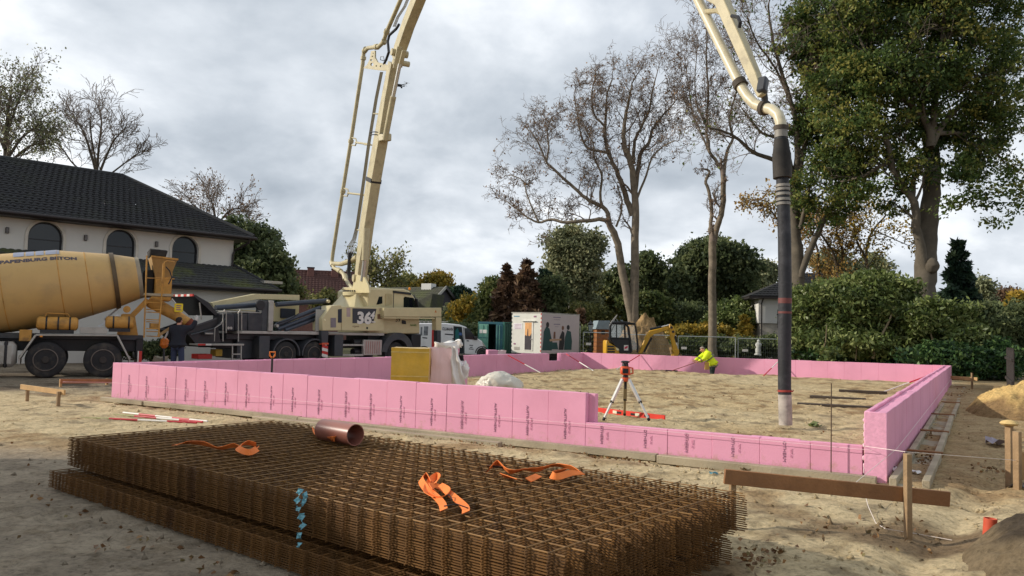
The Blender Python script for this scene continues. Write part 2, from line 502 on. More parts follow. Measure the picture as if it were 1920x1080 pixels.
prn += panel_row(front, 0, 11.11, .314, -.06, FH, 0, .1, pr)
panel_row(front, .24, 10.97, .45, -.06, FH - .006, .104, .2, pr)
low = panel_row(front, 11.11, 3.58, .6, -.06, .29, 0, .1, pr)
panel_row(front, 11.214, 3.47, .35, -.06, .284, .104, .2, pr)
for o_, x0, x1 in prn[1:]:
    xc = (x0 + x1) / 2 + pr.uniform(-.05, .02)
    text('AUSTROTHERM', .048, INK, o_, (xc - .02, -.006, .47), (R(90), R(90), 0), sx=1.28)
    text('XPS TOP 30', .036, INKP, o_, (xc + .05, -.006, .30), (R(90), R(90), 0), sx=.95, shear=.4)
for o_, x0, x1 in low[:-1]:
    xc = (x0 + x1) / 2 + pr.uniform(-.06, .0)
    text('OTHERM', .05, INK, o_, (xc - .02, -.006, .275), (R(90), R(90), 0), sx=1.28)
    text('TOP 30', .036, INKP, o_, (xc + .07, -.006, .2), (R(90), R(90), 0), shear=.4)
panel_row(back, .1, FL - .2, .45, -.6, FH, 0, .1, pr)
panel_row(back, .3, FL - .4, .3, -.6, FH - .02, .104, .2, pr)
for part, z1 in ((0, FH), (1, FH - .012)):
    y0, y1 = ((0, .1) if part else (.104, .2))
    panel_row(left, .11, 19.19, .35 + .25 * part, -.25, z1, y0, y1, pr)
    panel_row(left, 19.3, 1.1, .6, -.25, .37, y0, y1, pr)
    panel_row(left, 20.4, FD - 20.4 - .25, .6, -.25, z1, y0, y1, pr)
# right wall: outer layer, inner layer, a thin rough facing at the near end
panel_row(right, .015, FD - .03, .42, -.13, FH, .0, .1, pr)
panel_row(right, .012, FD - .26, .6, -.13, FH - .02, .104, .18, pr)
panel_row(right, .03, FD - .29, .3, -.13, FH + .008, .184, .235, pr)
fb = MB(); fb.bb(-.012, .01, -.004, .238, -.13, FH + .004)
fb.build('cut_face', PINKC, right, bevel=.006)
fm = MB()
for k in range(9):
    z = -.04 + k * .075
    z += pr.uniform(-.02, .02); fm.bb(.0 + pr.uniform(-.015, .01), .05, .236, .243 + pr.uniform(0, .022), z, z + pr.uniform(.02, .08))
fm.build('foam_bead', mat('foam_bead', (238, 205, 214), rough=.9, bump=.5), right, bevel=.01)

# ================================================================ boards lying along the wall
PLANK = mat('grey_timber', (168, 156, 132), rough=.85, var=.25, scale=3, bump=.4, bscale=40, dirt=(110, 98, 78), dirt_amt=.7)
PLANKB = mat('brown_timber', (140, 98, 62), rough=.7, var=.25, scale=5, bump=.3, bscale=40, dirt=(86, 60, 42), dirt_amt=.7, dscale=2.5)
PLANKL = mat('pale_timber', (188, 152, 104), rough=.75, var=.18, scale=5, bump=.3, bscale=40)
POSTM = mat('post_timber', (150, 124, 92), rough=.8, var=.25, scale=6, bump=.3, bscale=50)
g = 'boards along the front foam wall'
for i, (x0, x1, y0, y1, z0, z1, lb) in enumerate((
        (-.12, 1.3, -.17, -.03, -.11, -.025, 'grey board under the far left corner of the front foam wall'),
        (1.32, 5.63, -.15, -.02, -.11, -.022, 'long grey board along the front foam wall behind the red and white poles'),
        (5.65, 12.2, -.15, -.015, -.12, -.03, 'longest grey board along the front foam wall behind the brown pipe'),
        (12.22, 14.85, -.16, -.015, -.14, -.035, 'yellowish board under the low stretch of the front foam wall beside the thin rod'),
        (4.75, 9.9, -.36, -.23, -.13, -.06, 'second board lying parallel to the wall just behind the mesh stack'))):
    o_ = thing('formwork_board', lb, 'board', FP(x0, (y0 + y1) / 2, z0), FT + pr.uniform(-.003, .003), g)
    MB().bb(0, x1 - x0, (y0 - y1) / 2, (y1 - y0) / 2, 0, z1 - z0).build('plank', PLANK, o_, bevel=.006)
g = 'paired boards along the right foam wall'
yy = [-.2, 2.5, 5.5, 9.2, 13.2, 17.5, 21.6]
lbs = ['nearest rail pair outside the right foam wall by the white scraps',
       'second pair of rails outside the right foam wall', 'third pair of rails outside the right foam wall',
       'fourth pair of rails outside the right foam wall', 'fifth pair of rails outside the right foam wall',
       'farthest pair of rails outside the right foam wall near its back corner']
for i in range(6):
    o_ = thing('formwork_rail', lbs[i], 'formwork boards', FP(FL + .03, yy[i], -.13), FT + math.pi / 2 + pr.uniform(-.006, .006), g)
    ln = yy[i + 1] - yy[i] - .08
    MB().bb(0, ln, -.09, -.01, .0, .12).build('rail', PLANK, o_, bevel=.006)
    MB().bb(0, ln, -.42, -.34, .0, .13).build('rail', PLANK, o_, bevel=.006)
    MB().bb(.02, ln - .02, -.339, -.091, .0, .035).build('sheet', PLANK, o_)
    MB().bb(ln - .1, ln - .03, -.44, -.0, .125, .15).build('crosspiece', PLANKB, o_, bevel=.004)

# ================================================================ batter boards, posts and strings
def post(x, y, z0, z1, w=.06, tilt=0.):
    return MB().bar((x, y, z0), (x + tilt, y, z1), w, w * .8)
def batter(label, p0, p1, posts, boardw, th, m, mp, group='batter boards around the site'):
    """board from p0 to p1 (board centres) nailed to posts given as (fraction, top)"""
    p0, p1 = Vector(p0), Vector(p1); d = p1 - p0; l = Vector((d.x, d.y, 0)).length; rz = math.atan2(d.y, d.x)
    gb = min(gz(p0.x, p0.y), gz(p1.x, p1.y))
    o_ = thing('batter_board', label, 'batter board', (p0.x, p0.y, gb), rz, group)
    MB().bar((0, 0, p0.z - gb), (l, 0, p1.z - gb), th, boardw).build('board', m, o_, bevel=.004)
    for f, top, side in posts:
        q = p0 + d * f; off = side * (th / 2 + .033)
        post(l * f, off, gz(q.x, q.y) - gb - .15, (top - gb)).build('post', mp, o_, bevel=.004)
    return o_
e0, e1 = D(1358, 893, 6.72), D(1780, 936, 6.78)
batter('dark brown batter board on two posts in front of the low foam wall', e0, e1, ((.045, e0.z, 1), (.80, D(1700, 848, 6.8).z, -1)), .125, .035, PLANKB, POSTM)
q0, q1 = G(47, 752, -.09), G(117, 763, -.09)
batter('small pale trestle of one board on two short posts at far left', q0 + Vector((-.1, 0, .29)), q1 + Vector((.03, 0, .275)), ((.1, .17, 1), (.93, .2, -1)), .1, .035, PLANKL, POSTM)
q0, q1 = G(112, 728, -.06), D(212, 713, 20.2)
batter('reddish batter board between the trestle and the pink wall corner', q0 + Vector((0, 0, .17)), q1 + Vector((0, 0, -.02)), ((.03, .16, 1), (.9, .13, 1)), .11, .035, mat('red_timber', (164, 104, 68), rough=.7, var=.2), PLANKL)
q0, q1 = D(1783, 708, 27.5), D(1833, 711, 26.5)
batter('pale batter board with a stub post beyond the back right wall corner', q0, q1, ((.84, q1.z + .2, -1),), .12, .04, PLANKL, POSTM)
for (px, top, Yy, lb, w) in ((1893, 797, 9.25, 'weathered post with a lump of sand on its head at the right edge', .075), (1908, 809, 8.85, 'weathered post with the white string tied to it at the right edge', .075)):
    b_ = D(px, 905, Yy); tp = D(px - 1, top, Yy)
    o_ = thing('timber_post', lb, 'post', (b_.x, b_.y, gz(b_.x, b_.y)), R(20))
    MB().bar((0, 0, -.2), (tp.x - b_.x, 0, tp.z - gz(b_.x, b_.y)), w, w * .75).build('stake', POSTM, o_, bevel=.005)
    if 'lump' in lb:
        lm = MB(); lm.lathe([(-.01, .05), (.0, .085), (.02, .1), (.045, .075), (.06, .02)], (tp.x - b_.x, 0, tp.z - gz(b_.x, b_.y)), (0, 0, 1), 10)
        lm.build('sand_lump', mat('pale_sand', (206, 176, 118), rough=.95, bump=.8, bscale=20), o_)
o_ = thing('timber_offcut', 'pale wedge of timber behind the post with string', 'offcut', G(1918, 900, -.05), R(60))
MB().prism([(0, 0), (.3, 0), (0, .32)], -.02, .02).build('wedge', PLANKL, o_)
STR = mat('string_white', (226, 214, 206), rough=.8)
STRP = mat('string_pink', (238, 196, 206), rough=.8)
def cord(name, label, pts, r, m, cat='string', group=None):
    o_ = MB().tube(pts, r, 5).build(name, m, None, smooth=60)
    return tag(o_, label, cat, group)
g = 'builder strings'
cord('string_line', 'pink builder string stretched along the front foam wall', [D(118, 716, 15.2), D(210, 717, 16.3), FP(5.6, -.06, .245), FP(11.1, -.055, .275), FP(14.8, -.06, .262)], .0035, STRP, group=g)
cord('string_line', 'white string from the cut wall end to the right hand post', [FP(14.7, -.03, .3), D(1700, 848, 6.85) * 0 + D(1697, 847, 7.6), D(1905, 863, 8.83)], .0026, STR, group=g)
cord('string_line', 'white string running back along the outside of the right foam wall', [D(1604, 905, 7.9), FP(FL + .05, .6, .22), FP(FL + .06, 11, .26), FP(FL + .05, 22.5, .3)], .003, STR, group=g)
w0 = [GG(px, py) + Vector((0, 0, .012)) for px, py in ((1619, 942), (1628, 962), (1642, 983), (1660, 994), (1690, 999), (1700, 1000), (1745, 1008), (1785, 1015))]
w0[0].z += .12; w0[1].z += .05
cord('loose_string', 'loose white string trailing on the sand below the brown batter board', w0, .0028, STR, group=g)
o_ = thing('steel_rod', 'thin upright steel rod in front of the low foam wall', 'rod', FP(14.36, -.1, -.1), 0)
tp = D(1560.5, 719, 9.38)
MB().tube([(0, 0, -.1), (tp.x - o_.location.x, 0, tp.z + .1)], .0065, 6).build('bar', mat('dark_rust', (82, 66, 50), rough=.8), o_)

# ================================================================ reinforcement mesh stacks
RUST = mat('rusty_steel', (112, 78, 38), rough=.75, metal=.1, var=.35, scale=9, dirt=(66, 40, 20), dirt_amt=.8, dscale=5)
RUSTT = mat('rusty_steel_top', (128, 94, 50), rough=.6, metal=.2, var=.3, scale=9, dirt=(86, 56, 28), dirt_amt=.7, dscale=5)
ML, MW, MS = 6.0, 2.3, .15
ax_ = (G(1114, 1045, .40) + G(1361, 923, .40)) / 2 - (G(138, 818, .40) + G(500, 789, .40)) / 2
MT = math.atan2(ax_.y, ax_.x)
mc = (G(1114, 1045, .40) + G(1361, 923, .40) + G(138, 818, .40) + G(500, 789, .40)) / 4
nl, nw = 16, 40
def rod(x0, y0, x1, y1, z, r, wob, rr):
    k = 4
    pts = [Vector((x0 + (x1 - x0) * i / (k - 1), y0 + (y1 - y0) * i / (k - 1), z + (rr.uniform(-wob, wob) if 0 < i < k - 1 else rr.uniform(-wob, 0)))) for i in range(k)]
    return pts
def mat_bars(rr, lo=.0):
    bars = []
    for i in range(nl):
        y = -MW / 2 + .025 + i * MS + rr.uniform(-.002, .002)
        e0, e1 = rr.uniform(-.015, .015), rr.uniform(-.02, .03)
        bars.append((rod(-ML / 2 + e0, y, ML / 2 + e1, y, .0, 0, .0025, rr), .0051))
    for i in range(nw):
        x = -ML / 2 + .06 + i * MS + rr.uniform(-.003, .003)
        bars.append((rod(x, -MW / 2 - .012 + rr.uniform(-.006, .006), x, MW / 2 + .02, .0085, 0, .002, rr), .0049))
    return bars
variants = []
for v in range(3):
    rr = random.Random(40 + v); mb = MB()
    for pts, r in mat_bars(rr):
        mb.tube(pts, r, 4)
    variants.append(mb)
meshes = []
mr = random.Random(3)
def add_mat(k, z, dx, dy, rz, label, parts=False, flip=False):
    if parts:
        o_ = thing('mesh_mat', label, 'steel mesh', (mc.x + dx, mc.y + dy, z), MT + rz, 'stacked reinforcement mats')
        for pts, r in mat_bars(random.Random(77)):
            MB().tube(pts, r, 6).build('steel_bar', RUSTT, o_, smooth=60, recalc=False)
        return o_
    v = mr.randrange(3)
    if len(meshes) <= v:
        while len(meshes) < 3:
            o_ = variants[len(meshes)].build('mesh_mat', RUST, None, smooth=60, recalc=False)
            meshes.append(o_.data); bpy.data.objects.remove(o_)
    o_ = obj('mesh_mat', meshes[v]); o_.location = (mc.x + dx, mc.y + dy, z); o_.rotation_euler = (0, 0, MT + rz)
    return tag(o_, label, 'steel mesh', 'stacked reinforcement mats')
Lx, Ly = math.cos(MT), math.sin(MT)
zb = -.085
# timber bearers under the stacks
for k, lb in enumerate(('bearer timber under the left end of the mesh stack', 'bearer timber under the middle of the mesh stack', 'bearer timber under the right end of the mesh stack')):
    f = (-2.3, 0.1, 2.4)[k]
    o_ = thing('bearer', lb, 'timber', (mc.x + Lx * f, mc.y + Ly * f, zb - .045), MT, 'bearers under the mesh stack')
    MB().bb(-.05, .05, -1.1, 1.1, 0, .05).build('timber', PLANKB, o_)
nlow = 11
for i in range(nlow):
    dx = mr.uniform(-.005, .005); dy = mr.uniform(-.004, .004)
    ox, oy = -.05 + dx, -.14 + dy
    add_mat(i, zb + .012 + i * .0150, Lx * ox - Ly * oy, Ly * ox + Lx * oy, mr.uniform(-.0006, .0006),
            ('lowest rusty mesh mat touching the bearers in the projecting lower stack' if i == 0 else 'top rusty mesh mat of the lower stack whose edge juts out in front' if i == nlow - 1 else 'rusty mesh mat inside the projecting lower stack between its end mats'), parts=False)
nup = 18
for i in range(nup):
    ox, oy = mr.uniform(-.006, .006), mr.uniform(-.005, .005)
    last = i == nup - 1
    add_mat(i, zb + .012 + nlow * .0150 + .036 + i * .0157, Lx * ox - Ly * oy, Ly * ox + Lx * oy, mr.uniform(-.0006, .0006),
            'topmost rusty mesh mat with the orange slings lying on it' if last else ('lowest rusty mesh mat of the upper stack just above the projecting ledge' if i == 0 else 'rusty mesh mat in the middle of the upper stack below the slings'), parts=last)
ZT = zb + .012 + nlow * .0150 + .036 + (nup - 1) * .0157 + .014
def top(px, py, dz=0.):
    return G(px, py, ZT) + Vector((0, 0, dz))
# ================================================================ things on the mesh stack
SLING = mat('orange_webbing', (240, 128, 56), rough=.75, var=.1, scale=12, bump=.2, bscale=120, dirt=(190, 92, 40), dirt_amt=.6, dscale=6)
BLK = mat('black_plastic', (24, 24, 26), rough=.5, var=.2)
def ribbon(mb, pts, w, tw, th=.0025):
    """flat webbing along pts, tw = roll angle at each point"""
    n = len(pts); P = []
    for i in range(n - 1):          # smooth with catmull rom
        a, b, c, d = pts[max(i - 1, 0)], pts[i], pts[i + 1], pts[min(i + 2, n - 1)]
        for k in range(5):
            u = k / 5
            P.append((.5 * ((2 * b) + (c - a) * u + (2 * a - 5 * b + 4 * c - d) * u * u + (3 * b - a - 3 * c + d) * u ** 3), tw[i] * (1 - u) + tw[i + 1] * u))
    P.append((pts[-1], tw[-1]))
    vs = []; fs = []
    for i, (p, a) in enumerate(P):
        d = (P[min(i + 1, len(P) - 1)][0] - P[max(i - 1, 0)][0]).normalized()
        sd = d.cross(Vector((0, 0, 1))); sd = sd.normalized() if sd.length > .05 else Vector((1, 0, 0))
        up = sd.cross(d)
        s_ = sd * math.cos(a) + up * math.sin(a); nn = s_.cross(d) * th
        lift = Vector((0, 0, abs(math.sin(a)) * w / 2))
        for e in (-1, 1):
            vs += [p + lift + s_ * (w / 2 * e) + nn, p + lift + s_ * (w / 2 * e) - nn]
    for i in range(len(P) - 1):
        o = i * 4; q = o + 4
        fs += [(o, o + 2, q + 2, q), (o + 3, o + 1, q + 1, q + 3), (o + 2, o + 3, q + 3, q + 2), (o + 1, o, q, q + 1)]
    return mb.add(vs, fs)
def sling(label, strands, w=.06, extra=None):
    c0 = strands[0][0][0]; b = top(*c0)
    o_ = thing('lifting_sling', label, 'lifting strap', b, 0, 'orange lifting straps on the mesh')
    for pts, tw in strands:
        ps = [top(p[0], p[1], (p[2] if len(p) > 2 else .012)) - b for p in pts]
        ribbon(MB(), ps, w, tw).build('webbing', SLING, o_, smooth=60, recalc=False)
    if extra:
        extra(o_, b)
    return o_
sling('orange strap lying long and wavy on the left part of the mesh stack', [
    ([(326, 838), (352, 835), (384, 843, .03), (410, 846), (440, 846, .03), (470, 850), (482, 848, .02)], [.1, .5, 1.0, .5, .9, .2, .8]),
    ([(482, 850, .02), (466, 858, .02), (446, 852, .04), (462, 845, .05), (480, 846, .03)], [.8, 1.1, .6, .9, 1.2])], .055)
sling('orange strap crumpled under the brown plastic pipe', [
    ([(588, 812, .02), (594, 820), (608, 824), (620, 826), (634, 832, .02), (646, 834)], [.9, .4, .2, .6, 1.1, .5]),
    ([(612, 826), (624, 834, .03), (632, 830, .05), (622, 826, .03)], [.3, 1., .9, .4])], .06)
def ties(o_, b):
    for (a, c) in (((836, 938), (848, 946)), ((832, 958), (878, 962))):
        MB().tube([top(*a, .03) - b, (top(*a, .05) + top(*c, .05)) / 2 - b, top(*c, .03) - b], .004, 5).build('cable_tie', BLK, o_)
sling('orange strap bundled with black ties at the front edge of the mesh stack', [
    ([(832, 963), (828, 948, .01), (812, 934, .02), (798, 924, .02), (789, 912, .03), (800, 908, .04), (812, 918, .03)], [.4, .3, .3, .5, .9, 1.2, .6]),
    ([(812, 920, .03), (822, 912, .035), (818, 906, .03), (806, 914, .03), (800, 930, .02), (818, 940, .01)], [.5, 1.0, 1.2, .5, .3, .4]),
    ([(873, 968), (872, 956, .01), (856, 944, .02), (838, 930, .02), (822, 920, .02), (808, 924, .03), (816, 932, .03)], [.4, .3, .3, .4, .4, .9, .5]),
    ([(806, 932, .01), (826, 940, .01), (840, 932, .02), (824, 922, .03)], [.8, .5, .9, .6])], .05, ties)
def slprint(o_, b):
    q = top(928, 888, .055) - b
    MB().box(q, (.14, .005, .026), Matrix.Rotation(-.3, 3, 'Z') @ Matrix.Rotation(.9, 3, 'X')).build('printed_label', mat('strap_print', (74, 52, 40), rough=.8, var=.4, scale=60), o_)
sling('orange strap in a loose loop on the right part of the mesh stack', [
    ([(914, 892, .02), (932, 886, .05), (956, 894, .02), (985, 890, .03), (1010, 888), (1040, 882, .03), (1072, 887, .02), (1092, 891)], [.9, 1.2, .8, .4, .9, .5, .9, .3]),
    ([(1092, 892), (1070, 896, .02), (1046, 902), (1034, 900, .02), (1060, 892, .03)], [.3, .7, .9, 1.1, .6]),
    ([(1010, 896), (1000, 902), (990, 906)], [.3, .5, .4]),
    ([(940, 898), (962, 902), (974, 905)], [.7, .4, .3])], .055, slprint)
PIPE = mat('brown_pvc', (146, 92, 78), rough=.32, var=.06, spec=.5, dirt=(168, 128, 110), dirt_amt=.3)
pa = top(612, 826)
o_ = thing('plastic_pipe', 'short brown plastic drain pipe lying on the mesh stack', 'pipe', pa, R(-42))
r_ = .104
pm = MB().lathe([(0, r_ - .008), (0, r_), (.53, r_), (.53, r_ - .008), (.02, r_ - .008)], (-.06, 0, r_), (1, 0, 0), 40)
del pm.f[-1]; del pm.f[-1]
pm.build('tube', PIPE, o_, smooth=50)
# teal label tags wired to the front edge of the mats
TEAL = mat('teal_tag', (112, 166, 178), rough=.6, var=.25, scale=14)
tr = random.Random(12)
tagpos = ((563, 921), (573, 928), (560, 938), (572, 942), (562, 953), (566, 968), (569, 985), (563, 1003), (563, 1022))
base = top(566, 928)
for i, (px, py) in enumerate(tagpos):
    yy_ = base.y - .02 - (.14 * .95 if py > 995 else 0.)
    q = D(px, py, yy_)
    mb = MB(); n = 4
    for k in range(2):
        W2, H2 = tr.uniform(.022, .036), tr.uniform(.016, .03)
        vs = []; fs = []
        a0 = tr.uniform(-1, 1)
        for a in range(n):
            for b in range(n):
                vs.append((( a / (n - 1) - .5) * W2 * 1.6 + k * .01, -.012 - k * .008 + .012 * math.sin(a * 1.7 + a0 + b * .8), (b / (n - 1) - .5) * H2 * 1.6 + a0 * (a - 1.5) * .006))
        for a in range(n - 1):
            for b in range(n - 1):
                o2 = a * n + b; fs.append((o2, o2 + n, o2 + n + 1, o2 + 1))
        mb.add(vs, fs)
    ob = mb.build('label_tag', TEAL, None, smooth=0); ob.location = q; ob.rotation_euler = (tr.uniform(-.4, .4), tr.uniform(-.5, .5), MT + tr.uniform(-.4, .4))
    lb = ('teal paper tag at the top of the column of tags on the mesh stack', 'teal paper tag just right of the topmost tag on the mesh', 'teal paper tag third down on the front of the mesh stack',
          'teal paper tag fourth down on the front of the mesh stack', 'teal paper tag in the middle of the column of tags', 'small teal tag below the middle of the column of tags',
          'teal tag just above the gap between the two mesh stacks', 'teal tag at the top edge of the lower mesh stack', 'lowest teal tag on the lower mesh stack')[i]
    tag(ob, lb, 'tag', 'teal tags on the steel mesh')
# ================================================================ poles on the ground and braces on the walls
REDP = mat('pole_red', (190, 40, 52), rough=.5, var=.15); WHTP = mat('pole_white', (226, 222, 214), rough=.5, var=.08, dirt=(180, 160, 130), dirt_amt=.4)
TIPP = mat('pole_tip', (150, 150, 96), rough=.6)
def bandpole(label, p0, p1, r, n, first=0, group='red and white poles', tip=None):
    p0, p1 = Vector(p0), Vector(p1)
    o_ = thing('ranging_pole', label, 'pole', p0, 0, group)
    d = p1 - p0
    for i in range(n):
        a, b = d * (i / n), d * ((i + 1) / n - .001)
        red = (i + first) % 2 == 0
        if tip is not None and i == 0:
            MB().tube([a, b], [r * .3, r], 8).build('steel_tip', TIPP, o_)
        else:
            MB().tube([a, b], r, 8).build('red_band' if red else 'white_band', REDP if red else WHTP, o_)
    return o_
up = Vector((0, 0, .022))
bandpole('front red and white pole on the sand behind the mesh stack with a pale tip', GG(152, 785) + up, GG(369, 795) + up, .017, 4, 1, tip=1)
bandpole('middle red and white pole on the sand behind the mesh stack', GG(212, 779) + up, GG(380, 793.5) + up, .017, 4, 1, tip=1)
bandpole('rear red and white pole on the sand nearest the pink wall', GG(231, 776) + up, GG(389, 792.5) + up, .017, 5, 1)
bandpole('red and white pole leaning on the left foam wall beside the white bag', FP(.3, 15.83, .66), FP(1.75, 15.9, .03), .02, 2, 0)
bandpole('red and white pole leaning on the foam wall by the square notch', FP(.3, 20.75, .66), FP(2.2, 19.5, .04), .02, 2, 0)
bandpole('red and white pole leaning on the far wall behind the laser tripod', FP(3.0, FD - .27, .68), FP(2.4, 21.4, .05), .02, 2, 0)
bandpole('red and white pole leaning on the far wall behind the thick black hose', FP(8.95, FD - .27, .68), FP(8.55, 21.5, .05), .02, 2, 1)
bandpole('red and white pole leaning inside the right foam wall', FP(FL - .28, 16.6, .6), FP(13.45, 15.1, .06), .02, 2, 0)
# three thin dark strips set flat on the sand
DFL = mat('dark_flat_strip', (62, 52, 42), rough=.8, var=.3, bump=.3)
for (a, b, lb) in (((1573, 731), (1663, 735), 'dark flat strip on the sand farthest back inside the walls'), ((1520, 742), (1622, 748), 'middle dark flat strip on the sand inside the walls'),
                   ((1495, 756), (1640, 763.5), 'longest dark flat strip on the sand nearest the camera')):
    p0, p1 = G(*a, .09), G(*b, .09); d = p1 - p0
    o_ = thing('flat_strip', lb, 'board', p0, math.atan2(d.y, d.x), 'dark strips on the sand')
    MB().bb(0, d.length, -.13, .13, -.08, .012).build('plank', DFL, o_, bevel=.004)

# ================================================================ things inside the walls
SHADEW = mat('spade_shaft', (40, 38, 38), rough=.5); ORNG = mat('orange_plastic', (226, 124, 44), rough=.45)
q = D(511, 660, 15.2); b_ = Vector((q.x, q.y, gz(q.x, q.y)))
o_ = thing('spade', 'upright spade with an orange grip behind the front foam wall', 'spade', b_, .3)
hz = q.z - b_.z
MB().tube([(0, 0, .2), (0, 0, hz - .1)], .02, 8).build('shaft', SHADEW, o_)
MB().tube([(0, 0, hz - .12), (-.045, 0, hz - .07), (-.05, 0, hz), (.05, 0, hz), (.045, 0, hz - .07), (0, 0, hz - .12)], .016, 8).build('grip', ORNG, o_)
MB().prism([(-.09, .22), (.09, .22), (.09, .0), (0, -.06), (-.09, 0)], -.004, .004).build('blade', SHADEW, o_)
def crumple(mb, amp, freq, seed=0, keepz=None):
    out = []
    for v in mb.v:
        p = Vector(v); n = mnoise.noise_vector(p * freq + Vector((seed, 0, 0))) + .5 * mnoise.noise_vector(p * freq * 2.3 + Vector((0, seed, 0)))
        if keepz is not None and p.z <= keepz:
            n.z = 0
        out.append(tuple(p + n * amp))
    mb.v = out
    return mb
def grid_box(x, y, z, n=9):
    """box with subdivided faces so that it can crumple"""
    bm = bmesh.new(); bmesh.ops.create_cube(bm, size=1)
    bmesh.ops.subdivide_edges(bm, edges=bm.edges, cuts=n, use_grid_fill=True)
    mb = MB(); bm.verts.index_update()
    mb.add([(v.co.x * x, v.co.y * y, (v.co.z + .5) * z) for v in bm.verts], [tuple(v.index for v in f.verts) for f in bm.faces]); bm.free()
    return mb
YW = mat('mustard_wrap', (206, 166, 44), rough=.28, var=.16, scale=3, spec=.6, bump=.25, bscale=9)
FILM = mat('clear_film', (214, 190, 110), rough=.2, var=.2, spec=.7)
q = D(734, 652, 15.6); q2 = D(803, 655, 15.5)
gb = gz(q.x, q.y); o_ = thing('insulation_pack', 'mustard yellow block wrapped in film behind the front foam wall', 'insulation pack', (q.x, q.y, gb), R(2))
wd = (q2 - q).length; ht = q.z - gb
mb = grid_box(wd, .9, ht, 8); mb.v = [(v[0] + wd / 2, v[1] + .45, v[2]) for v in mb.v]
crumple(mb, .008, 3).build('wrapped_block', YW, o_, smooth=30, bevel=.0)
mb = MB()
for z in (.02, .5, .92):
    MB().bb(-.006, wd + .006, -.007, -.003, z * ht, z * ht + .02).build('film_fold', FILM, o_)
pass
PKF = mat('pink_wrap', (238, 206, 208), rough=.35, var=.08, scale=6, spec=.5, bump=.35, bscale=14, streak=True)
FOIL = mat('white_film', (232, 228, 222), rough=.3, var=.06, spec=.6, bump=.5, bscale=12)
q = D(806, 652, 16.2); q2 = D(858, 648, 16.2); gb = gz(q.x, q.y); wd = (q2 - q).length; ht = q.z - gb
o_ = thing('panel_stack', 'tall stack of pink foam boards half wrapped in white film', 'foam stack', (q.x, q.y, gb), R(0))
nb = 11
for k in range(nb):
    z = k * ht / nb
    MB().bb(-.03 + .02 * (k % 3), wd - .01 * (k % 2), .03, .62, z + .002, z + ht / nb - .003).build('foam_board', PINK, o_, bevel=.004, smooth=0)
mb = grid_box(wd * .95, .02, ht * 1.0, 12); mb.v = [(v[0] + wd * .53, v[1] - .0, v[2] + .01) for v in mb.v]
crumple(mb, .02, 5, 3).build('film_front', PKF, o_, smooth=60)
mb = grid_box(wd * .9, .7, .12, 10); mb.v = [(v[0] + wd / 2 + .06, v[1] + .33, v[2] + ht - .02 + (.10 * max(0, (v[0] / wd) + .1))) for v in mb.v]
crumple(mb, .05, 6, 7).build('film_top', FOIL, o_, smooth=60)
mb = MB(); vs = []; fs = []; n = 14
for a in range(n):
    for b in range(n):
        u, v = a / (n - 1), b / (n - 1)
        vs.append((wd - .12 + u * (.10 + .32 * (1 - v)) , -.06 - .10 * u * (1 - v) + .05 * math.sin(u * 9 + v * 5), .03 + v * ht * 1.02))
for a in range(n - 1):
    for b in range(n - 1):
        o2 = a * n + b; fs.append((o2, o2 + n, o2 + n + 1, o2 + 1))
mb.add(vs, fs); crumple(mb, .035, 6, 11).build('film_side', FOIL, o_, smooth=60, recalc=False)
q = D(862, 700, 16.6); gb = gz(q.x, q.y)
o_ = thing('foam_offcut', 'small pink foam block beside the wrapped stack', 'foam block', (q.x, q.y, gb), R(-8))
MB().bb(-.17, .12, -.1, .25, 0, .62).build('block', PINK, o_, bevel=.006)
CLOTH = mat('black_cloth', (30, 29, 30), rough=.95, var=.2)
mb = grid_box(.22, .2, .26, 7); mb.v = [(v[0] * (1.1 - v[2] * 1.2), v[1], v[2]) for v in mb.v]
o2 = crumple(mb, .05, 7, 5).build('black_jacket', CLOTH, None, smooth=70); o2.location = (q.x - .05, q.y + .05, D(862, 690, 16.6).z); tag(o2, 'black cap or jacket bundle on top of the white bag', 'clothing')
mb = grid_box(.3, .25, .34, 8); mb.v = [(v[0] * (1.2 - abs(v[2] - .17) * 2.2), v[1], v[2]) for v in mb.v]
o2 = crumple(mb, .06, 7, 15).build('white_bag', FOIL, None, smooth=70); o2.location = (q.x + .02, q.y - .18, D(862, 709, 16.4).z); tag(o2, 'white plastic bag hanging over the small pink foam block', 'plastic bag')
SACK = mat('grey_white_sack', (206, 200, 184), rough=.4, var=.12, scale=3, spec=.45, dirt=(150, 138, 112), dirt_amt=.5, bump=.5, bscale=9)
q = D(937, 730, 17.6); gb = gz(q.x, q.y)
bm = bmesh.new(); bmesh.ops.create_icosphere(bm, subdivisions=5, radius=1)
knot = Vector((-.28, -.25, .42))
for v in bm.verts:
    p = v.co.copy(); p = Vector((p.x * .54, p.y * .45, p.z * .28 + .26)); p.z = max(p.z, -.02)
    p.z += .07 * math.exp(-((p.x + .05) / .3) ** 2)
    dk = (p - knot); ang = math.atan2(dk.y, dk.x); l_ = dk.length
    p += Vector((0, 0, .022 * math.sin(ang * 13) * math.exp(-l_ * 2.5)))
    p += dk.normalized() * (.02 * math.sin(ang * 9 + 2) * math.exp(-l_ * 1.6))
    p += mnoise.noise_vector(p * 5) * .035 + mnoise.noise_vector(p * 12) * .012
    v.co = p
mb = MB(); bm.verts.index_update(); mb.add([tuple(v.co) for v in bm.verts], [tuple(v.index for v in f.verts) for f in bm.faces]); bm.free()
o_ = thing('plastic_sack', 'big crumpled whitish sack lying inside the front foam wall', 'sack', (q.x, q.y, gb), 0)
mb.build('sack_body', SACK, o_, smooth=80)
crumple(MB().lathe([(-.04, .05), (.0, .035), (.03, .06), (.05, .045)], knot + Vector((.02, .02, .0)), (-.3, -.4, .8), 10), .02, 14).build('knot', SACK, o_)
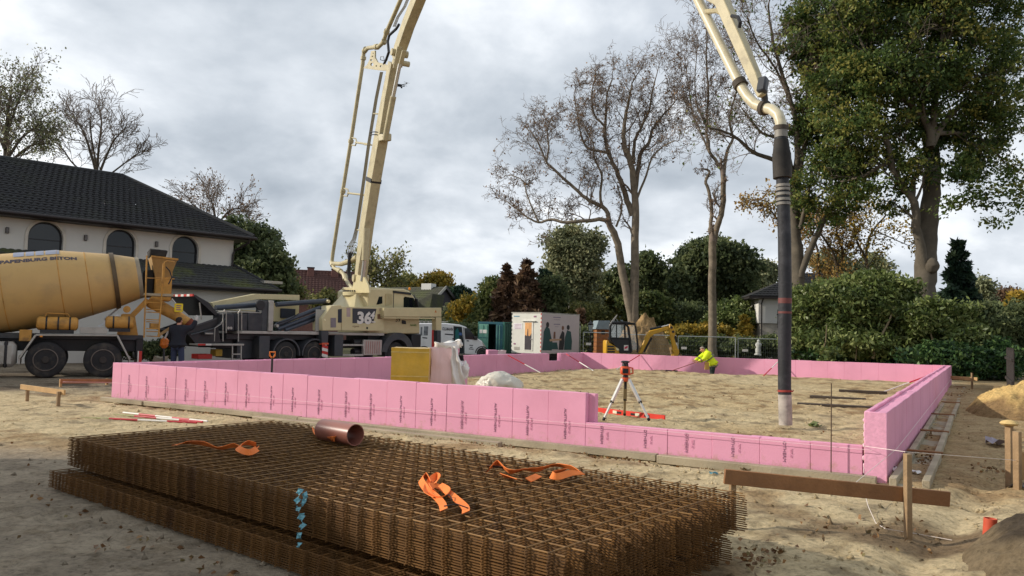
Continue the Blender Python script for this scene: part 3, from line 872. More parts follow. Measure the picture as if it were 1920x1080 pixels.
# ---------------------------------------------------------------- laser on tripod
ALU = mat('aluminium', (205, 203, 196), rough=.35, metal=.6, var=.06); ALUD = mat('dull_leg', (150, 138, 108), rough=.5, metal=.3)
ORL = mat('laser_orange', (208, 84, 46), rough=.45, var=.08); RLV = mat('level_red', (214, 62, 48), rough=.4, var=.1, dirt=(150, 60, 50), dirt_amt=.4)
tc_ = D(1172, 778, 14.15); gb = gz(tc_.x, tc_.y)
o_ = thing('laser_tripod', 'orange rotating laser on an aluminium tripod on the sand', 'laser level', (tc_.x, tc_.y, gb), 0)
O = o_.location.copy()
apex = D(1173, 708, 14.1) - O
feet = [D(1131, 782, 13.9) - O, D(1171, 777, 14.55) - O, D(1218, 786, 13.75) - O]
for k, f in enumerate(feet):
    f = Vector((f.x, f.y, gz(f.x + O.x, f.y + O.y) - O.z))
    h0 = apex + (f - apex) * .03 + (Vector((f.x, f.y, 0)) - Vector((apex.x, apex.y, 0))).normalized() * .05
    mid = h0 + (f - h0) * .55
    lg = MB().bar(h0, mid, .062, .04).build('leg', ALU if k != 1 else ALUD, o_, bevel=.003)
    MB().bar(mid - (f - h0) * .08, f + (h0 - f) * .05, .044, .03).build('lower_leg', ALU if k != 1 else ALUD, lg, bevel=.003)
    MB().tube([f + (h0 - f) * .07, f + (h0 - f) * .02, f - (h0 - f) * .01], [.028, .026, .006], 8).build('foot', BLK, lg)
    MB().box(mid, (.06, .05, .05)).build('clamp', BLK, lg, bevel=.006)
MB().lathe([(-.07, .05), (-.05, .075), (-.01, .08), (.0, .07)], apex, (0, 0, 1), 16).build('head', ORL, o_)
MB().lathe([(0, .045), (.03, .05), (.05, .04)], apex, (0, 0, 1), 14).build('mount', BLK, o_)
lz = apex.z + .05
mb = MB().bb(apex.x - .09, apex.x + .07, apex.y - .08, apex.y + .08, lz, lz + .15).build('laser_body', ORL, o_, bevel=.02)
MB().bb(apex.x - .065, apex.x + .035, apex.y - .092, apex.y - .08, lz + .03, lz + .11).build('display', BLK, mb, bevel=.004)
MB().tube([(apex.x + .06, apex.y, lz + .13), (apex.x + .125, apex.y, lz + .12), (apex.x + .13, apex.y, lz + .03), (apex.x + .06, apex.y, lz + .01)], .015, 8).build('side_handle', ORL, mb)
for k in range(4):
    a = math.pi / 4 + k * math.pi / 2
    MB().bar((apex.x - .01 + .06 * math.cos(a), apex.y + .06 * math.sin(a), lz + .15), (apex.x - .01 + .045 * math.cos(a), apex.y + .045 * math.sin(a), lz + .22), .018, .018).build('guard_post', BLK, o_)
MB().lathe([(0, .075), (.012, .08), (.03, .065), (.035, .04)], (apex.x - .01, apex.y, lz + .215), (0, 0, 1), 14).build('rotor_cap', BLK, o_)
MB().lathe([(0, .03), (.06, .03)], (apex.x - .01, apex.y, lz + .15), (0, 0, 1), 12).build('rotor', mat('smoked_glass', (60, 66, 70), rough=.1), o_)
MB().tube([(apex.x, apex.y, apex.z - .07), (apex.x, apex.y, apex.z - .2)], .02, 8).build('centre_bolt', BLK, o_)
p0, p1 = G(1122, 770, .07), G(1247, 786, .06); d = p1 - p0
o_ = thing('spirit_level', 'long red spirit level lying behind the tripod feet', 'spirit level', Vector((p0.x, p0.y, min(gz(p0.x, p0.y), .06))), math.atan2(d.y, d.x))
MB().bb(0, d.length, -.015, .015, .0, .1).build('level_body', RLV, o_, bevel=.006)
for f in (.27, .61):
    MB().bb(d.length * f - .05, d.length * f + .05, -.019, -.0155, .025, .08).build('vial', mat('vial_pale', (220, 214, 190), rough=.2), o_, bevel=.002)
for f in (.33, .55, .75):
    MB().bb(d.length * f - .06, d.length * f + .06, -.018, -.0155, .03, .07).build('hand_hole', BLK, o_)
# ---------------------------------------------------------------- pipe stub, heaps
CLAY = mat('clay_pipe', (198, 84, 58), rough=.5, var=.18, dirt=(150, 90, 66), dirt_amt=.5)
q = GG(1854, 1018)
o_ = thing('pipe_stub', 'short red pipe stub standing out of the sand at the right', 'pipe', q, 0)
pm = MB().lathe([(-.1, .048), (.2, .05), (.2, .042), (.05, .042)], (0, 0, 0), (.07, -.02, 1), 20); pm.build('tube', CLAY, o_)
def heap(name, label, cat, cx, cy, rx, ry, h, m, seed, col2=None, n=70, z0=None, rot=0., sharp=1.0, cols=None, off=(0, 0)):
    xs = np.linspace(-1.15, 1.15, n); U, V = np.meshgrid(xs, xs); r = np.sqrt(U ** 2 + V ** 2)
    X_ = U * rx; Y_ = V * ry
    c, s = math.cos(rot), math.sin(rot)
    XX, YY = cx + X_ * c - Y_ * s, cy + X_ * s + Y_ * c
    r2 = np.sqrt((U - off[0] * np.maximum(0, 1 - r)) ** 2 + (V - off[1] * np.maximum(0, 1 - r)) ** 2)
    prof = np.clip(1 - r2, 0, 1) ** sharp
    hh = h * prof * (.8 + .4 * fbm(XX * .9 + seed, YY * .9, 4, seed)) + ((fbm(XX * 3, YY * 3, 4, seed + 3) - .5) * .26 + (fbm(XX * 9, YY * 9, 3, seed + 5) - .5) * .14) * max(h, .5) * np.clip(prof * 4, 0, 1)
    base = ground_h(XX, YY) if z0 is None else z0
    ZZ = base + hh - .06 * sst(.92, 1.1, r)
    i2 = (np.arange(n - 1)[:, None] * n + np.arange(n - 1)[None, :]).ravel()
    cl = cols(XX, YY, hh / h, U, V) if cols else None
    o_ = npmesh(name, np.stack([XX.ravel(), YY.ravel(), ZZ.ravel()], 1), np.stack([i2, i2 + 1, i2 + n + 1, i2 + n], 1), m, smooth=True,
                colors=None if cl is None else np.concatenate([cl.reshape(-1, 3), np.ones((XX.size, 1))], 1))
    if label:
        tag(o_, label, cat)
    return o_
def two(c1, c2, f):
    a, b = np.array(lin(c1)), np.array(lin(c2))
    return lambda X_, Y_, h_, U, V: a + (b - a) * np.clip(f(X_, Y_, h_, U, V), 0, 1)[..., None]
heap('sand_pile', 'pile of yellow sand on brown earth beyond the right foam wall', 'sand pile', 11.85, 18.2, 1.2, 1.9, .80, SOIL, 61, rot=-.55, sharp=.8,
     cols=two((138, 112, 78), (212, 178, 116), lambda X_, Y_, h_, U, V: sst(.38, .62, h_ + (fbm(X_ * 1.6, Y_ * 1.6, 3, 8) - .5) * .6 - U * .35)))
heap('soil_bank', 'dark soil heap in the bottom right corner', 'soil heap', 4.35, 5.75, .95, 1.25, .42, SOIL, 71, rot=-.6, sharp=.8,
     cols=two((128, 112, 88), (82, 72, 60), lambda X_, Y_, h_, U, V: sst(.25, .5, h_ + (fbm(X_ * 3, Y_ * 3, 3, 8) - .5) * .7)))
heap('spoil_heap', 'tall heap of brown excavated sand behind the excavator', 'soil heap', 8.4, 50.5, 3.3, 3.2, 3.7, SOIL, 81, z0=-.8, sharp=1.0,
     cols=two((132, 110, 80), (170, 140, 98), lambda X_, Y_, h_, U, V: fbm(X_, Y_, 4, 9)))
heap('spoil_mound', 'low sandy mound to the left of the excavator', 'soil heap', 6.2, 47.5, 1.8, 2.0, 1.3, SOIL, 85, z0=-.6,
     cols=two((150, 124, 90), (186, 156, 112), lambda X_, Y_, h_, U, V: fbm(X_, Y_, 4, 9)))
FILMB = mat('dark_sheet', (58, 56, 62), rough=.25, var=.2, spec=.6)
mb = MB(); vs = []; fs = []; n = 9
q0 = G(1905, 905, -.05)
for a in range(n):
    for b in range(n):
        x_, y_ = q0.x + a * .07 - .1, q0.y - .6 + b * .09
        vs.append((x_, y_, gz(x_, y_) + .015 + .03 * abs(math.sin(a * 1.3 + b))))
for a in range(n - 1):
    for b in range(n - 1):
        o2 = a * n + b; fs.append((o2, o2 + n, o2 + n + 1, o2 + 1))
tag(mb.add(vs, fs).build('plastic_sheet', FILMB, None, smooth=50), 'dark plastic sheet on the bank behind the two posts', 'plastic sheet')
# small scraps
def scrap(label, px, py, size, m, seed, name='plastic_scrap', n=5):
    q = GG(px, py); r_ = random.Random(seed); mb = MB(); vs = []; fs = []
    for a in range(n):
        for b in range(n):
            vs.append(((a / (n - 1) - .5) * size * r_.uniform(.7, 1.2), (b / (n - 1) - .5) * size, .012 + .35 * size * r_.random()))
    for a in range(n - 1):
        for b in range(n - 1):
            o2 = a * n + b; fs.append((o2, o2 + n, o2 + n + 1, o2 + 1))
    o_ = mb.add(vs, fs).build(name, m, None, smooth=60); o_.location = q; o_.rotation_euler = (0, 0, r_.uniform(0, 6))
    return tag(o_, label, 'scrap')
scrap('white scrap of film at the end of the right foam wall', 1680, 884, .13, FOIL, 1)
scrap('small white scrap on the leaves right of the foam wall end', 1718, 889, .1, FOIL, 2)
scrap('blue scrap at the near end of the formwork rails', 1669, 880, .1, mat('blue_film', (40, 74, 140), rough=.4), 3)
scrap('small teal scrap on the sand left of the batter board', 1338, 891, .09, mat('teal_film', (70, 120, 130), rough=.4), 4)
scrap('brown bark lump leaning on the board under the low wall', 1400, 872, .17, mat('bark_lump', (122, 98, 70), rough=.9), 5, 'bark_lump')
scrap('orange brown lump on the sand beside the far batter board', 1846, 712, .3, mat('orange_lump', (170, 120, 84), rough=.8), 6, 'clay_lump')
scrap('purplish film half buried in the sand track at right', 1872, 836, .35, mat('mauve_film', (150, 140, 150), rough=.5), 8)
# ================================================================ vehicles
class Frame:
    """a vehicle's own frame: x along its side, y away from the camera, z up"""
    def __init__(s, o, th):
        s.o = Vector((o[0], o[1], 0)); s.th = th
        s.d = Vector((math.cos(th), math.sin(th), 0)); s.n = Vector((-math.sin(th), math.cos(th), 0))
    def P(s, px, py, y=0.):
        r = ray(px, py); C = Vector((0, 0, CAMH))
        t = ((s.o + s.n * y) - C).dot(s.n) / r.dot(s.n); p = C + r * t - s.o
        return Vector((p.dot(s.d), y, p.z))
    def root(s, name, label, cat, group=None):
        return thing(name, label, cat, s.o, s.th, group)
TYRE = mat('tyre_rubber', (46, 45, 46), rough=.9, var=.2, dirt=(110, 100, 86), dirt_amt=.45, dscale=3, bump=.3)
RIM = mat('dusty_rim', (110, 100, 92), rough=.6, metal=.2, var=.25, dirt=(84, 70, 58), dirt_amt=.6, dscale=6)
HUB = mat('hub_dark', (58, 52, 48), rough=.7, var=.3, dirt=(100, 86, 70), dirt_amt=.5)
DKG = mat('dark_grey_paint', (62, 64, 68), rough=.5, var=.15, dirt=(104, 98, 88), dirt_amt=.35)
BLKP = mat('black_paint', (34, 34, 37), rough=.45, var=.2, dirt=(80, 74, 66), dirt_amt=.35)
LGR = mat('light_grey_metal', (168, 164, 156), rough=.45, metal=.25, var=.12, dirt=(120, 112, 100), dirt_amt=.5)
BEI = mat('beige_paint', (204, 190, 146), rough=.38, var=.05, dirt=(160, 140, 100), dirt_amt=.35, dscale=2, spec=.5)
BEI2 = mat('beige_boom', (188, 176, 140), rough=.45, var=.08, dirt=(118, 106, 84), dirt_amt=.6, dscale=2.6)
YEL = mat('drum_yellow', (196, 160, 100), rough=.45, var=.05, scale=1.2, dirt=(150, 128, 92), dirt_amt=.55, dscale=.9, spec=.4)
YELD = mat('worn_yellow', (190, 140, 66), rough=.6, var=.15, scale=5, dirt=(98, 74, 50), dirt_amt=.75, dscale=3)
GLASS = mat('dark_glass', (20, 24, 30), rough=.06, spec=.45, var=.1)
WHT = mat('white_paint', (224, 224, 224), rough=.3, var=.03, spec=.5, dirt=(170, 164, 156), dirt_amt=.25)
REDS = mat('signal_red', (186, 48, 40), rough=.5, var=.1); WHS = mat('signal_white', (220, 214, 206), rough=.5, var=.08)
def wheel(parent, x, y, z, r, w, out=-1, dual=True, name='wheel'):
    """axle along y; out=-1: outer face towards -y"""
    ws = (0,) if not dual else (0, w + .05)
    k = 'tyre'
    res = None
    for dy in ws:
        yy = y - out * dy
        a = (0, -out, 0)
        t = MB().lathe([(0, r * .62), (.0, r * .80), (w * .06, r * .93), (w * .14, r * .985), (w * .22, r), (w * .78, r), (w * .86, r * .985), (w, r * .8), (w, r * .6)], (x, yy, z), a, 36)
        t = t.build(name if res is None else 'inner_tyre', TYRE, parent, smooth=35)
        if res is None:
            res = t
    a = (0, out, 0)
    d0 = .05 if not dual else .0
    MB().lathe([(-.12, r * .58), (.015, r * .62), (.02, r * .58), (-.03, r * .54), (-.10, r * .46), (-.10, r * .12)], (x, y, z), a, 32).build('rim', RIM, res, smooth=35)
    MB().lathe([(-.11, r * .30), (-.02, r * .27), (.0, r * .2), (.03, r * .17), (.03, .01)], (x, y, z), a, 20).build('hub', HUB, res, smooth=35)
    nb = MB()
    for q in range(10):
        an = q * math.pi / 5
        p = Vector((x + r * .37 * math.cos(an), y, z + r * .37 * math.sin(an)))
        nb.lathe([(-.11, r * .065), (-.05, r * .06), (-.045, .01)], p, a, 7)
    nb.build('wheel_nuts', HUB, res, smooth=35, kind='stuff')
    return res
def arch(mb, x, z, r, t, y0, y1, a0=0., a1=math.pi, n=14):
    po = [(x + (r + t) * math.cos(a0 + (a1 - a0) * i / n), z + (r + t) * math.sin(a0 + (a1 - a0) * i / n)) for i in range(n + 1)]
    pi_ = [(x + r * math.cos(a0 + (a1 - a0) * i / n), z + r * math.sin(a0 + (a1 - a0) * i / n)) for i in range(n + 1)]
    for i in range(n):
        mb.prism([po[i], po[i + 1], pi_[i + 1], pi_[i]], y0, y1)
    return mb
def side(mb, F, pts, y, y1=None, th=.05):
    """solid whose outline in the frame's side plane y is given by measured points"""
    q = [F.P(px, py, y) for px, py in pts]
    return mb.prism([(v.x, v.z) for v in q], y, (y + th) if y1 is None else y1)

# ---------------------------------------------------------------- concrete mixer
F = Frame((-12.13, 22.0), R(28)); P = F.P
mx = F.root('mixer_truck', 'yellow concrete mixer truck cut off by the left edge of the photo', 'concrete mixer')
for s_ in (-.69, .71):
    wheel(mx, s_, .02, .495, .495, .28, -1, True); wheel(mx, s_, 2.48, .495, .495, .28, 1, True)
wheel(mx, -4.3, .06, .495, .495, .3, -1, False); wheel(mx, -4.3, 2.44, .495, .495, .3, 1, False)
MB().bb(-6.2, 1.6, .75, .95, .72, 1.06).build('frame_rail', BLKP, mx, bevel=.01)
MB().bb(-6.2, 1.6, 1.55, 1.75, .72, 1.06).build('frame_rail', BLKP, mx, bevel=.01)
MB().bb(-3.4, 1.75, .55, 1.95, 1.06, 1.2).build('subframe', DKG, mx, bevel=.01)
for s_ in (-.69, .71):
    MB().tube([(s_, .2, .495), (s_, 2.3, .495)], [.1, .1], 12).build('axle', BLKP, mx)
    MB().lathe([(-.2, .1), (-.1, .24), (.1, .24), (.2, .1)], (s_, 1.25, .495), (0, 1, 0), 14).build('differential', BLKP, mx)
fm = MB()
for i in range(3):
    a, b = [(P(36, 672), P(67, 628)), (P(67, 628), P(220, 629)), (P(220, 629), P(243, 674))][i]
    fm.bar((a.x, .26, a.z), (b.x, .26, b.z), .58, .05)
fm.build('mudguard', LGR, mx, bevel=.008)
MB().bb(P(36, 672).x - .02, P(36, 672).x + .02, 0, .55, .38, .6).build('mud_flap', LGR, mx)
MB().bb(P(243, 672).x - .02, P(243, 672).x + .02, 0, .55, .3, .6).build('mud_flap', LGR, mx)
MB().bb(-.85, -.79, -.03, .0, 1.12, 1.16).build('side_marker', mat('amber_lamp', (240, 150, 40), rough=.2), mx)
a, b = P(-40, 640), P(28, 689)
MB().bb(a.x, b.x, .02, .66, b.z, a.z).build('fuel_tank', LGR, mx, bevel=.1)
for q in (a.x + .35, b.x - .28):
    MB().bb(q, q + .09, .0, .68, b.z - .01, a.z + .015).build('tank_strap', BLKP, mx, bevel=.03)
def capsule(name, x0, x1, z0, z1, yc):
    r = (z1 - z0) / 2; zc = (z0 + z1) / 2
    o_ = MB().lathe([(0, r * .55), (r * .12, r * .85), (r * .35, r), (x1 - x0 - r * .35, r), (x1 - x0 - r * .12, r * .85), (x1 - x0, r * .55)], (x0, yc, zc), (1, 0, 0), 22).build(name, YELD, mx, smooth=40)
    for f in (.22, .5, .78) if x1 - x0 > .9 else (.25, .78):
        xx = x0 + (x1 - x0) * f
        MB().lathe([(0, r + .008), (.04, r + .008)], (xx, yc, zc), (1, 0, 0), 22).build('tank_strap', BLKP, o_, smooth=40)
    MB().bb(x0 + .1, x1 - .1, yc - .15, yc + .15, z0 - .08, z0 + .02).build('cradle', BLKP, o_)
capsule('water_tank', P(68, 592).x, P(146, 620).x, P(68, 619).z, P(68, 593).z, .24)
capsule('air_tank', P(198, 594).x, P(252, 616).x, P(225, 617).z, P(225, 593).z, .24)
MB().tube([P(85, 593, .2), P(88, 587, .2), P(128, 589, .2), P(130, 594, .2)], .014, 6).build('tank_handle', YELD, mx)
a, b = P(150, 613), P(200, 626)
MB().bb(a.x, b.x, .05, .45, b.z, a.z).build('tool_box', LGR, mx, bevel=.01)
MB().bar(P(185, 612, .6), P(222, 590, .6), .07, .05).build('strut', WHT, mx); MB().bar(P(195, 600, 1.6), P(222, 578, 1.6), .07, .05).build('strut', WHT, mx)
a, b = P(36, 618), P(58, 640)
MB().bb(a.x, b.x, .1, .4, b.z, a.z).build('hose_box', YELD, mx, bevel=.01)
# drum
c1, c2 = P(262, 521, 1.25), P(0, 551, 1.25)
axd = (c2 - c1).normalized()
def dr(px, pt, pb):
    tp, bt = P(px, pt, 1.25), P(px, pb, 1.25)
    m_ = (tp + bt) / 2
    return (m_ - c1).dot(axd), (tp - bt).length / 2 * .965
k0 = dr(262, 482, 560); k1 = dr(215, 474, 578); k2 = dr(115, 463, 606); k3 = dr(10, 470, 623)
prof = [(k0[0] - .02, k0[1] - .06), k0, (k1[0], k1[1]), k2, k3, (k3[0] + .9, k3[1] * .93), (k3[0] + 1.9, k3[1] * .62), (k3[0] + 2.0, .3)]
n_ = 64
drum = MB().lathe(prof, c1, axd, n_).build('drum', YEL, mx, smooth=25)
for (s__, r__) in (k2, k3, ((k1[0] + k2[0]) / 2, (k1[1] + k2[1]) / 2)):
    MB().lathe([(s__ - .015, r__ - .01), (s__ - .012, r__ + .006), (s__ + .012, r__ + .006), (s__ + .015, r__ - .01)], c1, axd, n_).build('weld_seam', YELD, drum, smooth=25)
MB().lathe([(k1[0] - .06, k1[1] + .0), (k1[0] - .06, k1[1] + .035), (k1[0] + .06, k1[1] + .05), (k1[0] + .06, k1[1])], c1, axd, n_).build('running_ring', mat('ring_steel', (96, 80, 58), rough=.5, metal=.4, var=.2), drum, smooth=25)
MB().lathe([(k0[0] - .03, k0[1] - .3), (k0[0] - .03, k0[1] + .005), (k0[0] + .22, k0[1] + .045), (k0[0] + .22, k0[1] + .03)], c1, axd, n_).build('drum_mouth', mat('cement_coat', (150, 140, 122), rough=.9, var=.2, dirt=(100, 92, 80), dirt_amt=.6), drum, smooth=25)
def drum_r(s_):
    for (a, ra), (b, rb) in zip(prof, prof[1:]):
        if a <= s_ <= b:
            return ra + (rb - ra) * (s_ - a) / (b - a)
    return .5
e1 = (Vector((0, 0, 1)) - axd * axd.z).normalized(); e2 = axd.cross(e1)   # e2 side
if e2.y > 0:
    e2 = -e2
def on_drum(s_, w, off=.006):    # w: metres round from the top towards the camera
    r = drum_r(s_); a = w / 1.1
    return c1 + axd * s_ + (e1 * math.cos(a) + e2 * math.sin(a)) * (r + off)
def wrapped_text(body, size, s0, s1, w0, m, parent, name, sx=None, bold=.01):
    cu = bpy.data.curves.new('tmp', 'FONT'); cu.body = body; cu.size = size; cu.offset = bold; cu.resolution_u = 3
    o_ = bpy.data.objects.new('tmp', cu); COL.objects.link(o_)
    dg = bpy.context.evaluated_depsgraph_get(); me = bpy.data.meshes.new_from_object(o_.evaluated_get(dg))
    bm = bmesh.new(); bm.from_mesh(me)
    if sx is None:
        w_ = max(v.co.x for v in bm.verts); sx = (s0 - s1) / w_
    for _ in range(2):
        bmesh.ops.subdivide_edges(bm, edges=[e for e in bm.edges if e.calc_length() > .08], cuts=1)
    bmesh.ops.triangulate(bm, faces=bm.faces)
    for v in bm.verts:
        v.co = on_drum(s0 - v.co.x * sx, w0 - v.co.y)
    mo = bpy.data.meshes.new(name); bm.to_mesh(mo); bm.free()
    bpy.data.objects.remove(o_); bpy.data.curves.remove(cu)
    return obj(name, mo, m, parent)
INKB = mat('blue_grey_print', (74, 66, 76), rough=.6)
LOGO = mat('logo_grey', (140, 144, 160), rough=.5)
def s_at(px):
    best = min((abs((ray_s - px)), s_) for s_, ray_s in SX)
    return best[1]
def pix_of(v):
    p = F.o + F.d * v.x + F.n * v.y + Vector((0, 0, v.z - CAMH))
    cp, sp = math.cos(PITCH), math.sin(PITCH)
    Zc = p.y * cp + p.z * sp; Yc = -p.y * sp + p.z * cp; u, v2 = FPX * p.x / Zc, -FPX * Yc / Zc
    cr, sr = math.cos(ROLL), math.sin(ROLL)
    return 960 + u * cr - v2 * sr, 540 + u * sr + v2 * cr
SX = [(q * .02, pix_of(on_drum(q * .02, .85))[0]) for q in range(0, 330)]
sa, sb = s_at(145), s_at(0)
wrapped_text('PAPENBURG BETON', .19, s_at(0) + .02, s_at(145), .88, INKB, drum, 'lettering')
lg = MB()
def curved_patch(s0, s1, w0, w1, top_r=0.):
    vs = []; fs = []; n = 8
    for a in range(n + 1):
        for b in range(5):
            f = a / n
            wa = w0 + (w1 - w0) * b / 4
            vs.append(on_drum(s0 + (s1 - s0) * f - top_r * (b / 4) * (f - .5) * 0, wa, .008))
    for a in range(n):
        for b in range(4):
            o2 = a * 5 + b; fs.append((o2, o2 + 5, o2 + 6, o2 + 1))
    return vs, fs
for (p0, p1) in ((86, 112), (68, 83), (49, 64), (24, 46)):
    vs, fs = curved_patch(s_at(p1), s_at(p0), .15, .60); MB().add(vs, fs).build('emblem', LOGO, drum, recalc=False)
MB().lathe([(0, .1), (.12, .1)], P(238, 580, .55), (0, 1, 0), 16).build('drum_roller', YELD, mx)
MB().lathe([(0, .1), (.12, .1)], P(238, 580, 1.85), (0, 1, 0), 16).build('drum_roller', YELD, mx)
for yq in (.65, 1.75):
    MB().prism([(P(222, 622).x, 1.15), (P(262, 624).x, 1.15), (P(255, 580).x, P(240, 588).z), (P(232, 580).x, P(240, 588).z)], yq, yq + .1).build('drum_stand', YELD, mx)
MB().bb(-3.6, -3.2, .6, 1.9, 1.15, 2.0).build('front_stand', YELD, mx)
# hopper, tower and chutes at the rear
RUB = mat('black_rubber', (38, 36, 34), rough=.8, var=.2, dirt=(96, 88, 76), dirt_amt=.4)
a, b = P(283, 481, .7), P(332, 487, .7); lo = P(291, 520, .9); lo2 = P(319, 520, .9)
hp = MB(); t0 = .55; t1 = 1.95
hp.add([(a.x, t0, a.z), (b.x, t0, b.z), (b.x, t1, b.z), (a.x, t1, a.z), (lo.x, .85, lo.z), (lo2.x, .85, lo2.z), (lo2.x, 1.65, lo2.z), (lo.x, 1.65, lo.z)],
       [(0, 1, 5, 4), (1, 2, 6, 5), (2, 3, 7, 6), (3, 0, 4, 7)])
hp = hp.build('charging_hopper', mat('hopper_dirty', (170, 136, 84), rough=.8, var=.2, dirt=(112, 98, 78), dirt_amt=.8, dscale=4), mx, recalc=False)
MB().bar((a.x, t0, a.z), (b.x, t0, b.z), .05, .05).build('rim_bar', YELD, hp)
MB().bar((b.x, t0, b.z), (b.x, t1, b.z), .05, .05).build('rim_bar', YELD, hp)
q0, q1 = P(281, 480, .7), P(311, 468, .7)
MB().prism([(q0.x, q0.z), (q0.x - .03, q1.z), (q1.x + .06, q1.z - .03), (q1.x, q0.z - .02)], .6, 1.7).build('rubber_flap', RUB, hp, bevel=.03)
q0, q1 = P(291, 500, 1.), P(320, 565, 1.)
MB().bb(q0.x, q1.x, .85, 1.65, q1.z, q0.z).build('discharge_column', YELD, mx, bevel=.03)
MB().bb(q0.x - .3, q0.x, 1.0, 1.6, q1.z + .1, q0.z - .1).build('throat', RUB, mx, bevel=.05)
pa, pb = P(271, 549, -.1), P(326, 556, -.1)
MB().bb(pa.x, pb.x, .0, .6, pb.z, pa.z).build('step_board', PLANK, mx, bevel=.008)
ld = MB().tube([P(275.5, 479, .0), P(270, 633, .0)], .022, 6).build('ladder_rail', YELD, mx)
MB().tube([P(306.5, 494, .0), P(303, 556, .0), P(297, 632, .0)], .022, 6).build('ladder_rail', YELD, mx)
for yv in (521, 567, 580, 585, 599, 603, 616, 621, 630):
    MB().tube([P(274, yv, .0), P(300, yv + 1, .0)], .015, 6).build('rung', YELD, mx)
MB().tube([P(306, 551, .0), P(308, 492, .0), P(313, 489, .0), P(327, 491, .3)], .016, 6).build('guard_rail', YELD, mx)
MB().tube([P(276, 521, .0), P(327, 523, .3)], .014, 6).build('guard_rail', YELD, mx)
def chute(name, pts, r, m, open_=False):
    return MB().tube(pts, r, 14).build(name, m, mx)
chute('chute', [P(283, 565, .9), P(300, 575, .75), P(328, 590, .6), P(358, 609, .45)], [.20, .19, .17, .15], YELD)
MB().tube([P(352, 604, .45), P(362, 612, .42)], [.165, .16], 14).build('chute_lip', mat('rust_red', (120, 56, 36), rough=.8, var=.3), mx)
MB().bar(P(277, 562, .8), P(248, 592, .8), .22, .14).build('support_arm', YELD, mx)
MB().bar(P(322, 560, .6), P(340, 582, .6), .16, .03).build('spare_chute', WHT, mx)
MB().bar(P(296, 630, .3), P(319, 615, .3), .06, .08).build('chute_arm', PLANKL, mx)
MB().bb(P(283, 600, .6).x, P(299, 616, .6).x, .6, 1.2, P(290, 617, .6).z, P(290, 606, .6).z).build('fold_chute', YELD, mx)
sg = P(335, 577, .35)
sb_ = MB().box(sg, (.24, .02, .26)).build('warning_sign', mat('sign_yellow', (230, 206, 50), rough=.5), mx, bevel=.02)
for k in range(3):
    MB().bb(sg.x - .07, sg.x + .07 - .02 * (k % 2), .335, .342, sg.z - .075 + k * .06, sg.z - .045 + k * .06).build('printed_line', INK, sb_)
MB().bb(1.55, 1.75, .5, 2.0, .5, 1.1).build('rear_beam', BLKP, mx, bevel=.02)
q = P(262, 655, .2)
MB().bb(q.x - .02, q.x + .06, .1, .4, .35, .75).build('marker_board', REDS, mx); MB().bb(q.x - .05, q.x - .021, .1, .4, .35, .75).build('marker_edge', WHS, mx)
MB().tube([P(311, 500, .2), P(318, 508, .2), P(322, 520, .2), P(316, 533, .2)], .018, 6).build('water_hose', BLKP, mx)
MB().bb(-6.4, -4.9, .05, 2.45, .9, 2.9).build('cab', YEL, mx, bevel=.15)
MB().bb(-6.2, -5.4, .02, .07, 1.85, 2.65).build('cab_window', GLASS, mx, bevel=.02)

# ---------------------------------------------------------------- concrete pump truck
F = Frame((-8.23, 31.0), R(50)); P = F.P
pt = F.root('pump_truck', 'beige and black concrete pump truck numbered 36 with its boom raised over the site', 'concrete pump')
def bx(name, m, px0, py0, px1, py1, y0, y1, bev=.015, par=None):
    a, b = P(px0, py0, y0), P(px1, py1, y0)
    return MB().bb(min(a.x, b.x), max(a.x, b.x), y0, y1, min(a.z, b.z), max(a.z, b.z)).build(name, m, par or pt, bevel=bev)
for s_ in (-.65, .67):
    wheel(pt, s_, .03, .5, .5, .28, -1, True); wheel(pt, s_, 2.47, .5, .5, .28, 1, True)
    arch(MB(), s_, .5, .56, .06, -.02, .62, R(-5), R(185)).build('mudguard', DKG, pt)
wheel(pt, 5.02, .06, .5, .5, .32, -1, False); wheel(pt, 5.02, 2.44, .5, .5, .32, 1, False)
arch(MB(), 5.02, .5, .62, .3, -.06, .4, R(8), R(175), 18).build('front_mudguard', DKG, pt)
for yq in (.7, 1.6):
    MB().bb(-3.3, 6.0, yq, yq + .2, .72, 1.05).build('frame_rail', BLKP, pt, bevel=.01)
for s_ in (-.65, .67, 5.02):
    MB().tube([(s_, .2, .5), (s_, 2.3, .5)], .1, 10).build('axle', BLKP, pt)
MB().bb(-2.75, 4.3, .05, 2.45, 1.27, 1.38).build('deck', LGR, pt, bevel=.01)
MB().bb(-3.0, 1.0, .35, 2.2, 1.05, 1.26).build('deck_frame', BLKP, pt, bevel=.01)
bx('side_box', DKG, 487, 630, 505, 672, 0, .5)
bx('side_plate', DKG, 445, 630, 487, 672, .5, 2.0)
# hopper and raised lid
hl = [(-4.68, 1.36), (-3.5, 1.78), (-3.3, .95), (-4.15, .78)]
hop = MB(); 
for yq in (.2, 2.15):
    hop.prism(hl, yq, yq + .05)
hop.prism([hl[0], hl[3], (hl[3][0] + .05, hl[3][1]), (hl[0][0] + .05, hl[0][1])], .25, 2.15)
hop.prism([hl[3], hl[2], (hl[2][0], hl[2][1] + .05), (hl[3][0], hl[3][1] + .05)], .25, 2.15)
hop = hop.build('hopper', BLKP, pt)
MB().bar((-4.68, .2, 1.38), (-3.5, .2, 1.8), .05, .05).build('hopper_rim', DKG, hop); MB().bar((-4.68, .18, 1.37), (-4.68, 2.22, 1.37), .06, .06).build('hopper_rim', DKG, hop)
MB().tube([(-4.5, .1, 1.2), (-3.6, .1, 1.45), (-3.2, .1, 1.8)], .03, 8).build('hopper_tube', DKG, hop)
lid = MB(); h0, h1 = (-3.5, 1.9), (-4.36, 2.58)
